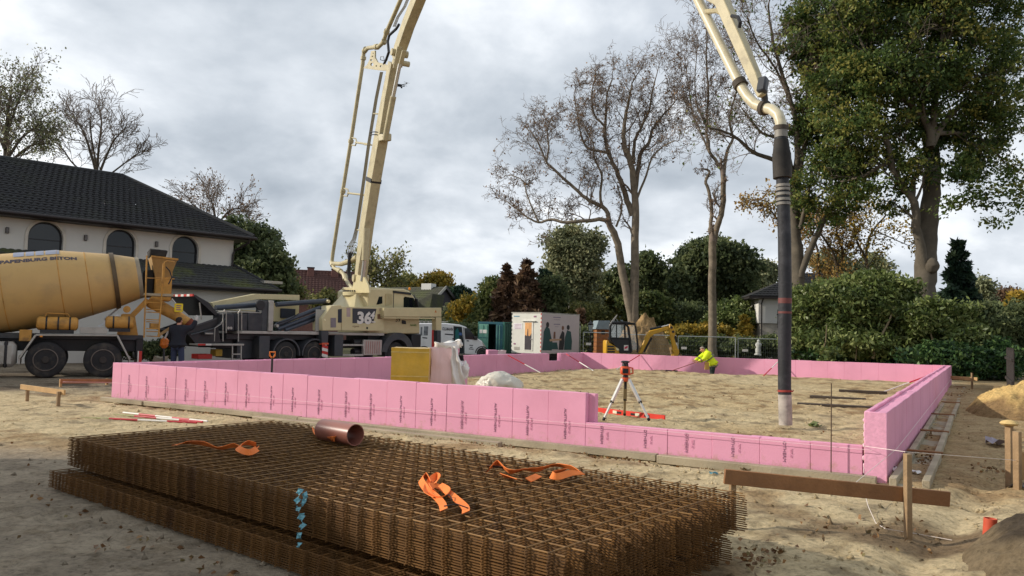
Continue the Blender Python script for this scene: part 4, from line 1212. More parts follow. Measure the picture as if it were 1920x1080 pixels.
lid.prism([h0, h1, (h1[0] + .05, h1[1] + .05), (-3.75, 2.36), (h0[0] + .12, h0[1] + .06)], .3, 2.2)
lid = lid.build('hopper_lid', BLKP, pt, bevel=.01)
for k in range(9):
    MB().bb(-4.40, -4.34, .3 + k * .211, .3 + k * .211 + .2, 2.56, 2.64).build('warning_stripe', REDS if k % 2 == 0 else WHS, lid)
MB().tube([(-4.0, .34, 1.75), (-4.1, .34, 2.35)], .025, 8).build('lid_strut', LGR, lid)
MB().tube([(-4.3, .9, 1.3), (-3.5, .9, 1.35)], .12, 10).build('agitator', DKG, hop)
stp = MB().bb(-4.3, -2.5, -.05, .55, .83, .9).build('rear_step', LGR, pt, bevel=.01)
MB().bb(-4.3, -4.02, -.06, -.051, .835, .895).build('warning_stripe', REDS, stp); MB().bb(-4.01, -3.8, -.06, -.051, .835, .895).build('warning_stripe', WHS, stp)
for s_ in (-2.95, -2.6):
    MB().bar((s_, 0, .83), (s_ + .02, 0, .32), .04, .04).build('step_leg', LGR, stp)
MB().bb(-2.95, -2.58, -.02, .02, .5, .54).build('step_rung', LGR, stp)
bx('yellow_box', mat('dirty_yellow', (196, 160, 60), rough=.6), 405, 655, 417, 668, .5, .9)
bx('red_pallet', REDS, 372, 664, 398, 673, .3, .8)
for (pa_, pb_) in ((418, 424), (447, 453)):
    MB().tube([P(pa_, 640, -.02), P(pa_, 586, -.02), P((pa_ + pb_) / 2, 581, -.02), P(pb_, 586, -.02), P(pb_, 624, -.02)], .022, 8).build('grab_rail', LGR, pt)
MB().tube([P(402, 640, .0), P(403, 615, .0), P(414, 608, .0), P(416, 603, .0)], .018, 8).build('grab_rail', LGR, pt)
bx('control_box', DKG, 384, 622, 401, 628, .0, .3); bx('control_box', LGR, 385, 624, 400, 627, -.02, .0)
for i, (a_, b_) in enumerate(((424, 440), (441, 464), (465, 500))):
    tk = bx('water_tank', mat('tank_black', (44, 46, 52), rough=.45, var=.2, dirt=(90, 88, 84), dirt_amt=.4), a_, 587, b_, 621, .06, 1.0, .04)
    if i == 0:
        for q in (428, 433):
            MB().lathe([(0, .05), (.02, .05)], P(q, 615, .055), (0, -1, 0), 12).build('gauge', LGR, tk)
MB().bb(-3.2, -1.4, .1, 1.0, P(450, 586).z, P(450, 586).z + .04).build('tank_cover', LGR, pt, bevel=.01)
tw = bx('tower', DKG, 492, 563, 510, 621, .05, .5, .03)
MB().lathe([(0, .2), (.04, .18)], P(488, 572, .05), (0, -1, 0), 18).build('reel', BLKP, tw)
bx('hose_reel_plate', LGR, 505, 563, 512, 621, -.02, .05)
# beige support beam and cylinders behind the tanks
bm_ = MB(); side(bm_, F, [(398, 567), (480, 551), (562, 553), (562, 563), (484, 561), (400, 577)], 1.1, 1.4)
bm_.build('support_beam', BEI, pt, bevel=.01)
bx('support_beam', BEI, 408, 579, 500, 585, 1.5, 1.8)
bx('beige_panel', BEI, 512, 568, 560, 604, 1.6, 1.75)
bx('vent_panel', mat('navy_panel', (38, 44, 58), rough=.5), 528, 578, 554, 597, 1.5, 1.59)
MB().tube([P(404, 577, .75), P(480, 572, .75)], .1, 12).build('pump_cylinder', mat('steel_blue', (66, 72, 82), rough=.4, metal=.3), pt)
MB().tube([P(518, 571, .65), P(614, 564, .65)], .1, 12).build('pump_cylinder', mat('steel_blue', (66, 72, 82)), pt)
for (a_, b_) in (((516, 610), (600, 577)), ((520, 617), (600, 587)), ((534, 619), (600, 595))):
    MB().tube([P(*a_, .4), P(*b_, .4)], .085, 10).build('outrigger_tube', mat('steel_blue', (66, 72, 82)), pt)
MB().tube([P(520, 606, .3), P(540, 600, .3), P(560, 588, .3)], .02, 6).build('hydraulic_hose', BLKP, pt)
MB().lathe([(-.1, .06), (.1, .06)], P(518, 611, .25), (0, 1, 0), 12).build('pivot_pin', LGR, pt); MB().lathe([(-.06, .07), (.06, .07)], P(615, 565, .5), (0, 1, 0), 12).build('pivot_pin', BEI, pt)
bx('grey_plate', mat('grey_plate', (158, 156, 148), rough=.5, var=.1), 593, 580, 610, 622, .05, .1)
# rear outrigger housing and leg
oh = MB(); side(oh, F, [(604, 620), (604, 597), (622, 573), (640, 572), (640, 620)], -.15, .5)
oh = oh.build('outrigger_housing', BEI, pt, bevel=.02)
q = [(620, 614), (620, 596), (630, 596), (630, 614)]
side(MB(), F, q, -.16, -.15).build('panel_inset', mat('mauve_grey', (128, 118, 122), rough=.5), oh)
side(MB(), F, [(634, 605), (634, 580), (641, 579), (641, 605)], -.165, -.151).build('grille', mat('navy_panel', (38, 44, 58)), oh)
MB().lathe([(0, .05), (.02, .04)], P(609, 600, -.15), (0, -1, 0), 12).build('lamp', mat('lamp_cream', (240, 226, 180), rough=.3), oh)
lg = MB(); side(lg, F, [(603, 620), (616, 620), (615, 645), (603, 645)], -.12, .25); lg = lg.build('outrigger_leg', DKG, pt, bevel=.01)
MB().tube([P(609, 640, .05), (P(609, 640, .05).x, .05, .12)], .09, 10).build('leg_ram', LGR, lg)
MB().lathe([(0, .3), (.06, .3), (.1, .12)], (P(609, 640, .05).x, .05, .0), (0, 0, 1), 18).build('foot_plate', DKG, lg)
a, b = P(604, 646, -.13), P(614, 668, -.13)
for k in range(4):
    z0 = b.z + (a.z - b.z) * k / 4; z1 = b.z + (a.z - b.z) * (k + 1) / 4
    MB().prism([(a.x, z0), (b.x, z0 - .06), (b.x, z1 - .06), (a.x, z1)], -.145, -.131).build('warning_stripe', REDS if k % 2 else WHS, lg)
MB().bb(a.x - .02, b.x + .02, -.15, .2, a.z, a.z + .07).build('guard_band', mat('orange_red', (206, 84, 50), rough=.5), lg)
# number panel
pb_ = MB(); side(pb_, F, [(640, 620), (640, 575), (720, 576), (720, 621)], -.1, .6); pb_ = pb_.build('side_panel', BEI, pt, bevel=.02)
side(MB(), F, [(661, 606), (661, 578), (706, 579), (700, 606)], -.108, -.1).build('number_plate', mat('charcoal_decal', (52, 54, 62), rough=.4), pb_)
side(MB(), F, [(650, 594), (650, 577), (657, 577), (657, 594)], -.106, -.1).build('notice', mat('mauve_notice', (170, 150, 146), rough=.5), pb_)
side(MB(), F, [(708, 598), (708, 589), (716, 589), (716, 598)], -.112, -.1).build('lamp_box', mat('brown_lamp', (112, 84, 62), rough=.4), pb_)
side(MB(), F, [(712, 583), (712, 579), (717, 579), (717, 583)], -.108, -.1).build('notice', INK, pb_)
side(MB(), F, [(687, 617), (687, 613), (690, 613), (690, 617)], -.108, -.1).build('catch', BLK, pb_)
a = P(669, 606, -.11)
text('36', (P(669, 584, -.11).z - a.z) * 1.38, WHS, pb_, (a.x, -.112, a.z), (R(90), 0, 0), bold=.03, sx=1.15)
a = P(694, 597, -.11)
text('4', .42, WHS, pb_, (a.x, -.112, a.z), (R(90), 0, 0), bold=.018, shear=.2)
a = P(697, 603, -.11); MB().bb(a.x, a.x + .2, -.115, -.11, a.z - .035, a.z + .015).build('underline', WHS, pb_)
a = P(661, 613, -.11); text('ergonic', .12, mat('brown_print', (120, 96, 70)), pb_, (a.x, -.105, a.z), (R(90), 0, 0))
# front outrigger arm
fa = MB(); side(fa, F, [(720, 594), (720, 577), (828, 577), (828, 594)], -.35, -.05); fa = fa.build('outrigger_arm', BEI, pt, bevel=.015)
side(MB(), F, [(720, 597), (720, 594.5), (815, 595.5), (815, 598)], -.33, -.07).build('arm_flange', BEI, fa)
side(MB(), F, [(818, 619), (818, 595), (828, 595), (828, 619)], -.35, -.05).build('arm_end', BEI, fa, bevel=.01)
side(MB(), F, [(820, 642), (820, 619.5), (827, 619.5), (827, 642)], -.33, -.08).build('arm_leg', DKG, fa, bevel=.01)
q = P(824, 642, -.2)
MB().tube([q, (q.x, -.2, .1)], .07, 10).build('leg_ram', LGR, fa); MB().lathe([(0, .28), (.05, .28), (.1, .1)], (q.x, -.2, .0), (0, 0, 1), 18).build('foot_plate', DKG, fa)
side(MB(), F, [(815, 586), (817, 581), (819, 586)], -.356, -.35).build('warning_triangle', mat('dull_orange', (190, 116, 50)), fa)
# cab
cb = MB()
y0 = .22
cp_ = [(690, 626), (690, 545), (697, 541), (722, 540.5), (758, 541.5), (769, 546), (779, 560), (787, 590), (788, 626)]
side(cb, F, cp_, y0, 2.35); cab_ = cb.build('cab', BEI, pt, bevel=.05)
side(MB(), F, [(757, 576), (757, 559), (759, 556), (776, 559), (781, 577)], y0 - .012, y0 - .002).build('side_window', GLASS, cab_)
side(MB(), F, [(709, 571), (706, 571), (711, 556), (717, 556), (717, 569)], y0 - .012, y0 - .002).build('rear_window', GLASS, cab_)
side(MB(), F, [(738, 549), (738, 545), (771, 549), (771, 553)], y0 - .05, y0 - .005).build('visor', BLKP, cab_)
side(MB(), F, [(737, 578), (738, 548), (739, 548), (738, 578)], y0 - .008, y0 - .001).build('door_gap', BLKP, cab_)
side(MB(), F, [(754, 607), (754, 600), (761, 601), (762, 608)], y0 - .03, y0 - .002).build('step_light', BLKP, cab_, bevel=.02)
MB().bar(P(780, 560, y0 - .2), P(783, 580, y0 - .2), .2, .06).build('mirror', BLKP, cab_, bevel=.02)
MB().bar(P(776, 553, y0 - .05), P(780, 562, y0 - .2), .03, .03).build('mirror_arm', BLKP, cab_)
wv = P(770, 548, y0).x
MB().prism([(P(771, 549, y0).x + .03, P(771, 549, y0).z), (P(780, 562, y0).x + .025, P(780, 562, y0).z), (P(787, 588, y0).x + .02, P(787, 588, y0).z), (P(787, 588, y0).x, P(787, 588, y0).z), (P(771, 549, y0).x, P(771, 549, y0).z)], .4, 2.2).build('windscreen', GLASS, cab_)
for k in range(6):
    q = P(723 + k * 2.2, 551, y0)
    MB().bb(q.x, q.x + .04, y0 - .05, y0, P(725, 572 - k * .6, y0).z, q.z).build('intake_rib', BEI, cab_)
MB().bb(P(692, 540, .3).x, P(735, 540, .3).x, .4, 2.2, P(700, 546, .3).z, P(700, 538, .3).z).build('roof_box', BEI, cab_, bevel=.04)
MB().lathe([(0, .05), (.1, .05), (.13, .02)], P(768, 544, .6), (0, 0, 1), 10).build('beacon', mat('amber_lamp', (240, 150, 40)), cab_)
a = P(741, 603, y0); text('39', .3, mat('cab_number', (70, 66, 50)), cab_, (a.x, y0 - .012, a.z), (R(90), 0, 0), bold=.004)
a = P(769, 611, y0); text('berolift', .13, mat('green_print', (96, 130, 66)), cab_, (a.x, y0 - .012, a.z), (R(90), 0, 0), bold=.002)
bx('bumper', BLKP, 773, 626, 790, 655, .1, 2.4, .05); bx('engine_block', BLKP, 690, 622, 725, 640, .5, 2.0); bx('step_box', BLKP, 722, 640, 732, 668, .1, .6)
lb_ = bx('ladder_box', mat('dull_aluminium', (178, 168, 160), rough=.4, metal=.35, var=.08), 682, 637, 716, 666, -.02, .12, .02)
for k in range(7):
    q = P(686 + k * 4.1, 640, -.02)
    MB().bb(q.x, q.x + .045, -.035, -.02, P(690, 663, -.02).z, q.z).build('rib', mat('rib_red', (170, 132, 124), rough=.5), lb_)
for yv in (645, 664):
    bx('side_rail', LGR, 643, yv, 682, yv + 4, .0, .08)
bx('battery_box', DKG, 628, 628, 643, 668, .0, .5); bx('rear_rail', LGR, 617, 624, 645, 627, -.02, .1)
for px_ in (660, 661):
    MB().lathe([(0, .16), (.6, .16)], P(px_, 642 if px_ == 660 else 660, .3), (1, 0, 0), 14).build('air_tank', BLKP, pt)
# turret and slewing ring
ct = P(671, 551, 1.25); TC = ct
ped = MB(); ped.add([(ct.x + dx * w_, 1.25 + dy * w_, z) for z, w_ in ((2.45, .85), (ct.z - .04, .5)) for dx, dy in ((-1, -1), (1, -1), (1, 1), (-1, 1))],
                    [(0, 1, 5, 4), (1, 2, 6, 5), (2, 3, 7, 6), (3, 0, 4, 7), (4, 5, 6, 7)])
ped.build('turret_pedestal', BEI, pt, bevel=.02)
rg = MB().lathe([(-.1, .62), (-.1, .66), (.06, .66), (.06, .6)], ct, (0, 0, 1), 36).build('slewing_ring', BEI, pt, smooth=35)
gt = MB()
for k in range(40):
    a_ = k * math.pi / 20
    gt.box(ct + Vector((.6 * math.cos(a_), .6 * math.sin(a_), .1)), (.05, .05, .07))
gt.build('gear_teeth', BLKP, rg, kind='stuff')
MB().box(P(705, 554, .9), (.4, .3, .25)).build('valve_block', BLKP, pt, bevel=.03); MB().box(P(702, 565, .7), (.35, .25, .3)).build('slew_motor', DKG, pt, bevel=.05)

# ---- boom (parts of the pump truck, written in the truck's own frame)
TW = F.o + F.d * ct.x + F.n * 1.25
EW = Vector((4.75, 13.0, 0)); BD = Vector((EW.x - TW.x, EW.y - TW.y, 0)).normalized(); BN = Vector((-BD.y, BD.x, 0))
def toloc(p):
    q = p - F.o
    return Vector((q.dot(F.d), q.dot(F.n), q.z))
def B(px, py, off=0.):           # measured point in the boom's vertical plane
    r = ray(px, py); C = Vector((0, 0, CAMH)); t = ((TW + BN * off) - C).dot(BN) / r.dot(BN)
    return toloc(C + r * t)
def BT(t, z, off=0.):
    return toloc(Vector((TW.x, TW.y, 0)) + BD * t + BN * off + Vector((0, 0, z)))
bnl = Vector((BN.dot(F.d), BN.dot(F.n), 0))
def beam(pts, hs, ws, name, m, par=None):
    """box beam along pts (in the boom plane); hs in-plane depth, ws width"""
    mb = MB(); k = len(pts); vs = []
    for i, p in enumerate(pts):
        d = (pts[min(i + 1, k - 1)] - pts[max(i - 1, 0)]).normalized(); u = d.cross(bnl).normalized()
        for a_, b_ in ((-1, -1), (1, -1), (1, 1), (-1, 1)):
            vs.append(p + u * hs[i] / 2 * a_ + bnl * ws[i] / 2 * b_)
    fs = [(0, 1, 2, 3), tuple(4 * (k - 1) + j for j in (3, 2, 1, 0))]
    for i in range(k - 1):
        for j in range(4):
            a_, b_ = i * 4 + j, i * 4 + (j + 1) % 4
            fs.append((a_, b_, b_ + 4, a_ + 4))
    return mb.add(vs, fs).build(name, m, par or pt, bevel=.012)
for s_ in (-.24, .24):
    mb = MB(); q = [B(660, 549, s_), B(665, 525, s_), B(671, 515, s_), B(684, 520, s_), B(692, 535, s_), B(694, 549, s_)]
    mb.add([v - bnl * .03 for v in q] + [v + bnl * .03 for v in q], [tuple(range(6)), tuple(range(11, 5, -1))] + [(i, (i + 1) % 6, (i + 1) % 6 + 6, i + 6) for i in range(6)])
    mb.build('turret_cheek', BEI, pt)
sec1 = beam([B(676, 520), B(682, 470), B(688, 420), B(702, 330), B(713, 268), B(727, 185), B(739, 118)], [.45, .62, .72, .72, .7, .52, .45], [.42, .42, .42, .42, .42, .4, .38], 'boom_section', BEI2)
beam([B(700, 342, 0), B(701, 334, 0)], [.76, .76], [.47, .47], 'black_band', BLKP, sec1)
sec2 = beam([B(746, 112), B(750, 92), B(757, 72), B(766, 45), B(783, 3), B(800, -38), BT(10.6, 16.3)], [.42, .5, .5, .5, .5, .45, .4], [.38] * 7, 'boom_section', BEI2)
sec3 = beam([BT(10.5, 16.4, .3), BT(11.2, 16.1, .3), BT(16.6, 12.5, .3), BT(17.3, 12.0, .3)], [.35, .42, .38, .3], [.34] * 4, 'boom_section', BEI2)
tipo = -.16
sec4 = beam([BT(17.2, 12.1, tipo), B(1353, 0, tipo), B(1392, 90, tipo), B(1416, 145, tipo), B(1429, 180, tipo)], [.3, .24, .21, .19, .12], [.22, .2, .17, .15, .12], 'boom_section', BEI2)
for p, r in ((B(676, 522), .16), (B(749, 100), .14), (B(752, 118), .11), (BT(10.55, 16.35), .16), (BT(17.2, 12.1), .14)):
    MB().lathe([(-.34, r), (.34, r)], p, bnl, 16).build('boom_joint', BEI2, pt)
for s_ in (-.24, .24):
    MB().bar(B(742, 128, s_), B(750, 88, s_), .05, .22, bnl).build('link_plate', BEI2, sec1)
    MB().bar(B(750, 126, s_), B(758, 95, s_), .05, .16, bnl).build('link_plate', BEI2, sec1)
MB().tube([B(687, 428, -.3) , B(684, 488, -.28)], .14, 14).build('lift_cylinder', BEI2, sec1)
MB().tube([B(684, 486, -.28), B(679, 527, -.26)], .085, 12).build('cylinder_rod', ALU, sec1)
o2 = -.27
MB().tube([B(722, 262, o2), B(737.5, 181, o2)], .12, 14).build('fold_cylinder', BEI2, sec1)
MB().tube([B(736, 188, o2), B(750, 120, o2)], .075, 12).build('cylinder_rod', ALU, sec1)
bx_ = B(722, 258, 0); MB().box(bx_, (.3, .5, .3)).build('cylinder_lug', BEI2, sec1, bevel=.03)
# delivery pipe
pp = [(661, 541), (654, 534), (649, 525), (647, 517), (638, 508), (627, 503), (622, 494), (624, 476), (635, 405), (659, 258), (680, 120), (682, 98), (690, 90), (710, 87.5), (719, 79), (724, 62), (738, 30), (753, -5), (775, -52)]
po_ = -.05
dl = MB().tube([B(a_, b_, po_) for a_, b_ in pp] + [BT(10.4, 17.2), BT(11.2, 16.9)], .088, 12).build('delivery_pipe', BEI2, pt)
for (a_, b_), (c_, d_) in (((648, 524), (646, 516)), ((639, 509), (634, 506)), ((624, 498), (622, 491)), ((657.5, 268), (658.5, 262)), ((642.5, 362), (643.5, 356)), ((681, 112), (681.5, 106)), ((683, 96), (686, 92)), ((704, 88), (708, 87.6)), ((719, 80), (721, 76)), ((724, 62), (726, 57))):
    MB().tube([B(a_, b_, po_), B(c_, d_, po_)], .125, 12).build('pipe_clamp', BEI2, dl)
for (a_, b_), (c_, d_) in (((660, 266), (694, 271)), ((645, 361), (687, 366))):
    MB().tube([B(a_ + 7, b_ + 1, po_), B(c_, d_, 0)], .045, 8).build('pipe_bracket', BEI2, dl)
    MB().tube([B(a_, b_ - 8, po_), B(a_ + 7, b_ - 6, po_), B(a_ + 9, b_, po_), B(a_ + 6, b_ + 7, po_), B(a_ - 1, b_ + 6, po_)], .03, 6).build('pipe_bracket', BEI2, dl)
MB().tube([B(622, 494, po_), B(640, 495, 0), B(655, 490, 0), B(670, 482, 0)], [.1, .11, .12, .12], 10).build('pipe_bracket', BEI2, dl)
# pierced triangular bracket by the first joint
br = MB(); o3 = -.1
q = [(682, 128), (689, 122), (694, 112), (697, 96), (704, 95), (704, 108), (709, 117), (718, 119), (728, 122), (728, 133), (712, 132)]
cc = [B(x_, y_, o3) for x_, y_ in q]
holes = [(698.5, 121, 4.3), (707, 124, 2.2), (715, 124.5, 2.6), (697.3, 113, 2.8), (699.3, 106, 2.0), (701, 100, 1.5)]
bdl = Vector((BD.dot(F.d), BD.dot(F.n), 0)); org = B(683, 128, o3)
def inpl(x_, y_):
    v = B(x_, y_, o3) - org
    return v.dot(bdl), v.z
plate('pipe_bracket', [inpl(*a_) for a_ in q], [[inpl(x_ + .72 * r_ * math.cos(a_ * .628), y_ + .72 * r_ * math.sin(a_ * .628)) for a_ in range(10)] for x_, y_, r_ in holes], .06,
      org, bdl, BEI2, dl)
# hoses on the boom
hz_ = MB()
hb = [[(650 + k * 3, 474), (652 + k * 2.5, 462), (661 + k * 1.6, 448), (667 + k * 1.3, 425), (678 + k * 1.2, 350), (689 + k * 1.2, 270), (703 + k * 1.2, 185), (713 + k * 1.2, 135)] for k in range(5)]
for l_ in hb:
    MB().tube([B(x_, y_, -.12) for x_, y_ in l_], .016, 6).build('hydraulic_line', mat('line_grey', (120, 112, 92), rough=.5), sec1)
MB().tube([B(656, 474, -.12), B(655, 492, -.12), B(654, 508, -.1), B(656, 522, -.05)], .085, 10).build('hose_bundle', BLKP, sec1)
for k in range(4):
    MB().tube([B(650 + k * 4, 472, -.14), B(653 + k * 2, 480, -.14), B(655, 488, -.14)], .028, 6).build('black_hose', BLKP, sec1)
MB().tube([B(720, 120, -.1), B(724, 112, -.16), B(729, 98, -.18), B(727, 78, -.16), B(730, 66, -.12), B(743, 54, -.08), B(748, 46, -.08)], .055, 8).build('black_hose', BLKP, sec1)
MB().tube([B(720, 114, -.1), B(713, 112, -.2), B(714, 106, -.2), B(719, 106, -.15), B(721, 116, -.1)], .015, 6).build('black_hose', BLKP, sec1)
for k in range(3):
    MB().tube([B(737 + k * 2, 50, -.1), B(744 + k * 2, 32, -.12), B(757 + k * 2, 12, -.12), B(766 + k * 2, -10, -.12)], .016, 6).build('hydraulic_line', mat('line_grey', (120, 112, 92)), sec2)
for (x_, y_) in ((706, 213), (689, 271), (676, 431)):
    MB().tube([B(x_ - 6, y_, -.14), B(x_ + 8, y_ + 1, -.05)], .03, 6).build('line_clamp', BEI2, sec1)
for k in range(2):
    MB().tube([B(693, 248 + k * 5, -.16), B(705, 247 + k * 5, -.24), B(720, 252 + k * 5, -.1)], .02, 6).build('black_hose', BLKP, sec1)
# tip pipe and end hose
tp_ = [(1270, -90), (1309, 0), (1350, 83), (1386, 155), (1393, 168), (1402, 182), (1416, 196), (1432, 202), (1447, 205), (1459, 215), (1464, 230), (1464, 240)]
tpipe = MB().tube([BT(17.2, 12.7)] + [B(a_, b_, .0) for a_, b_ in tp_], .094, 16).build('tip_pipe', mat('tip_beige', (210, 200, 170), rough=.35, var=.05, dirt=(120, 104, 80), dirt_amt=.5, dscale=3), pt)
CLP = mat('dirty_clamp', (74, 66, 56), rough=.8, var=.3)
for (a_, b_), (c_, d_), r in (((1385, 153), (1390, 162), .13), ((1430, 202), (1436, 203), .135), ((1464, 236), (1464, 244), .12)):
    MB().tube([B(a_, b_), B(c_, d_)], r, 16).build('pipe_clamp', CLP, tpipe)
MB().tube([B(1322, 22), B(1345, 20, tipo), B(1352, 24, tipo)], .05, 8).build('pipe_bracket', BEI2, tpipe)
MB().tube([B(1372, 30, tipo - .1), B(1384, 32, tipo - .12), B(1388, 42, tipo - .12), B(1386, 52, tipo - .1)], .035, 8).build('black_hose', BLKP, sec4)
MB().tube([B(1362, 40, .02), B(1378, 78, .02), B(1400, 128, .02), B(1414, 156, .02)], .03, 8).build('hydraulic_line', mat('crusty_line', (110, 98, 78), rough=.8), sec4)
MB().box(B(1430, 160, tipo), (.16, .16, .3), Matrix.Rotation(.3, 3, 'Y')).build('tip_lug', DKG, sec4, bevel=.03)
MB().tube([B(1430, 165, tipo), B(1434, 185, -.05), B(1434, 200, 0)], .06, 8).build('tip_link', DKG, sec4)
eh = [(1464, 240), (1465, 275), (1467, 330), (1469, 390), (1471, 450), (1472, 550), (1471, 650), (1471, 720), (1473, 797)]
HOSE = mat('black_hose_rubber', (40, 41, 45), rough=.65, var=.3, scale=3, streak=False, dirt=(92, 92, 96), dirt_amt=.6, dscale=2.5, bump=.3, bscale=20)
hpts = [B(a_, b_) for a_, b_ in eh]
def hpt(y_):
    for (a, b), (p, q) in zip(zip(eh, eh[1:]), zip(hpts, hpts[1:])):
        if a[1] <= y_ <= b[1]:
            return p + (q - p) * ((y_ - a[1]) / (b[1] - a[1]))
    return hpts[-1]
end = MB().tube(hpts, [.10, .10, .105, .105, .108, .108, .108, .106, .106], 22).build('end_hose', HOSE, pt)
DULL = mat('dull_band', (136, 132, 124), rough=.6, metal=.2, var=.15, dirt=(70, 66, 62), dirt_amt=.6, dscale=6)
def cuff(y0, y1, r, m, name):
    MB().tube([hpt(y0), hpt(y0 + (y1 - y0) * .5), hpt(y1)], r, 22).build(name, m, end)
cuff(243, 258, .108, DULL, 'steel_collar'); cuff(232, 238, .125, DKG, 'steel_collar')
MB().tube([hpt(262), hpt(290), hpt(334)], [.118, .15, .152], 22).build('rubber_sleeve', RUB, end)
cuff(288, 334, .155, RUB, 'rubber_sleeve')
for y_ in (346, 353, 362, 372, 380):
    cuff(y_, y_ + 5, .118, DULL, 'hose_band')
cuff(559, 569, .111, mat('red_tape', (110, 62, 58), rough=.6), 'red_band'); cuff(584, 588, .111, mat('red_tape', (110, 62, 58)), 'red_band')
cuff(731, 735, .114, mat('red_rope', (150, 60, 52), rough=.8), 'rope'); q = hpt(733)
MB().tube([q + Vector((-.1, 0, 0)), q + Vector((-.02, -.14, .0)), q + Vector((.12, -.1, .01))], .012, 6).build('rope', mat('red_rope', (150, 60, 52)), end)
CEM = mat('cement_smear', (168, 160, 152), rough=.9, var=.2, scale=5, dirt=(90, 86, 86), dirt_amt=.7, dscale=4)
MB().tube([hpt(740), hpt(770), hpt(797)], [.1085, .109, .1085], 22, cap=True).build('cement_coat', CEM, end)
# ================================================================ buildings and site equipment
WALLW = mat('white_render', (212, 210, 204), rough=.85, var=.04, scale=1.2, dirt=(176, 172, 164), dirt_amt=.3, dscale=.6, bump=.1, bscale=40)
TILE = mat('anthracite_tile', (38, 38, 40), rough=.7, var=.28, scale=9, spec=.4, dirt=(54, 57, 44), dirt_amt=.5, dscale=.7)
TILEM = mat('mossy_tile', (54, 55, 54), rough=.65, var=.3, scale=9, dirt=(84, 90, 38), dirt_amt=1., dscale=.6)
TILEB = mat('brown_tile', (92, 62, 56), rough=.75, var=.25, scale=6, dirt=(66, 46, 42), dirt_amt=.5, dscale=.8)
TILEG = mat('green_mossy_tile', (70, 70, 58), rough=.85, var=.25, scale=4, dirt=(84, 90, 48), dirt_amt=.9, dscale=.5)
FASC = mat('dark_fascia', (44, 38, 38), rough=.5, var=.1)
def roof(parent, e0, e1, r1, r0, m, rows, tw=.25, name='roof_slope', lift=.05, wave=.03):
    """tiled slope: eave e0-e1, ridge r0-r1; every tile has its own raised, rounded body"""
    e0, e1, r0, r1 = map(Vector, (e0, e1, r0, r1))
    nrm = (e1 - e0).cross(r0 - e0).normalized()
    if nrm.z < 0:
        nrm = -nrm
    V = []; Fq = []; cs = 5
    along = (e1 - e0).normalized(); L0 = (e1 - e0).length
    o0 = 0
    for k in range(rows):
        f0, f1 = k / rows, (k + 1.12) / rows
        a0 = e0 + (r0 - e0) * f0; b0 = e1 + (r1 - e1) * f0; a1 = e0 + (r0 - e0) * min(f1, 1); b1 = e1 + (r1 - e1) * min(f1, 1)
        l0 = (b0 - a0).length
        x0 = (a0 - e0).dot(along); n = max(1, int(round(l0 / tw)))
        xs = np.linspace(0, 1, n * cs + 1)
        ph = np.arange(n * cs + 1) % cs
        h = np.array([0, .8, 1., .8, .15])[ph] * wave
        for (A_, B_, up_) in ((a0, b0, lift), (a1, b1, .0)):
            P_ = np.array(A_)[None] + (np.array(B_) - np.array(A_))[None] * xs[:, None] + np.array(nrm)[None] * (up_ + h)[:, None]
            V.append(P_)
        V.append(V[-2] - np.array(nrm)[None] * .05)
        m_ = len(xs); i = np.arange(m_ - 1)
        Fq.append(np.stack([o0 + i, o0 + i + 1, o0 + m_ + i + 1, o0 + m_ + i], 1))
        Fq.append(np.stack([o0 + 2 * m_ + i, o0 + 2 * m_ + i + 1, o0 + i + 1, o0 + i], 1))
        o0 += 3 * m_
    return npmesh(name, np.concatenate(V), np.concatenate(Fq), m, parent, kind='stuff')
def slab(parent, pts, m, th=.12, name='roof_deck'):
    pts = [Vector(p) for p in pts]; n = len(pts)
    return MB().add(pts + [p - Vector((0, 0, th)) for p in pts], [tuple(range(n)), tuple(reversed(range(n, 2 * n)))] + [(i, (i + 1) % n, (i + 1) % n + n, i + n) for i in range(n)]).build(name, m, parent)
def archpts(cx, z0, w, zs, n=14):
    """arched opening: bottom z0, spring zs, width w"""
    return [(cx - w / 2, z0), (cx + w / 2, z0)] + [(cx + w / 2 * math.cos(math.pi * i / n), zs + w / 2 * math.sin(math.pi * i / n)) for i in range(n + 1)]
q = D(437, 480, 36)
F = Frame((q.x, q.y), R(45)); P = F.P
hs = F.root('white_house', 'white rendered house with arched windows and dark tiled roofs at left', 'house')
SX0, DEP = -16.5, 10.0
ez = P(437, 446).z
wins = [(-2.2, 1.16), (-4.87, 1.16), (-7.65, 1.22), (-10.4, 1.2), (-13.1, 1.2)]
wb = [P(349, 496).z, P(227, 484).z, P(88, 466).z, 4.1, 4.1]
wt = [P(349, 443).z, P(227, 431).z, P(88, 416).z, 5.2, 5.2]
zb_ = min(wb)
holes = [archpts(cx, zb_ + .0, w, max(wt[:3]) - w / 2) for cx, w in wins]
plate('front_wall', [(SX0, 3.2), (0, 3.2), (0, ez + .05), (SX0, ez + .05)], holes, .25, (0, .125, 0), (1, 0, 0), WALLW, hs)
MB().bb(-.02, .0, .25, DEP, 0, ez + .05).bb(-.27, -.02, .25, DEP, 0, ez + .05).build('side_wall', WALLW, hs)
MB().bb(SX0, -.27, DEP - .25, DEP, 0, ez).build('back_wall', WALLW, hs); MB().bb(SX0, SX0 + .25, .25, DEP - .25, 0, ez).build('side_wall', WALLW, hs)
CURT = mat('room_dark', (58, 58, 62), rough=.9, var=.3)
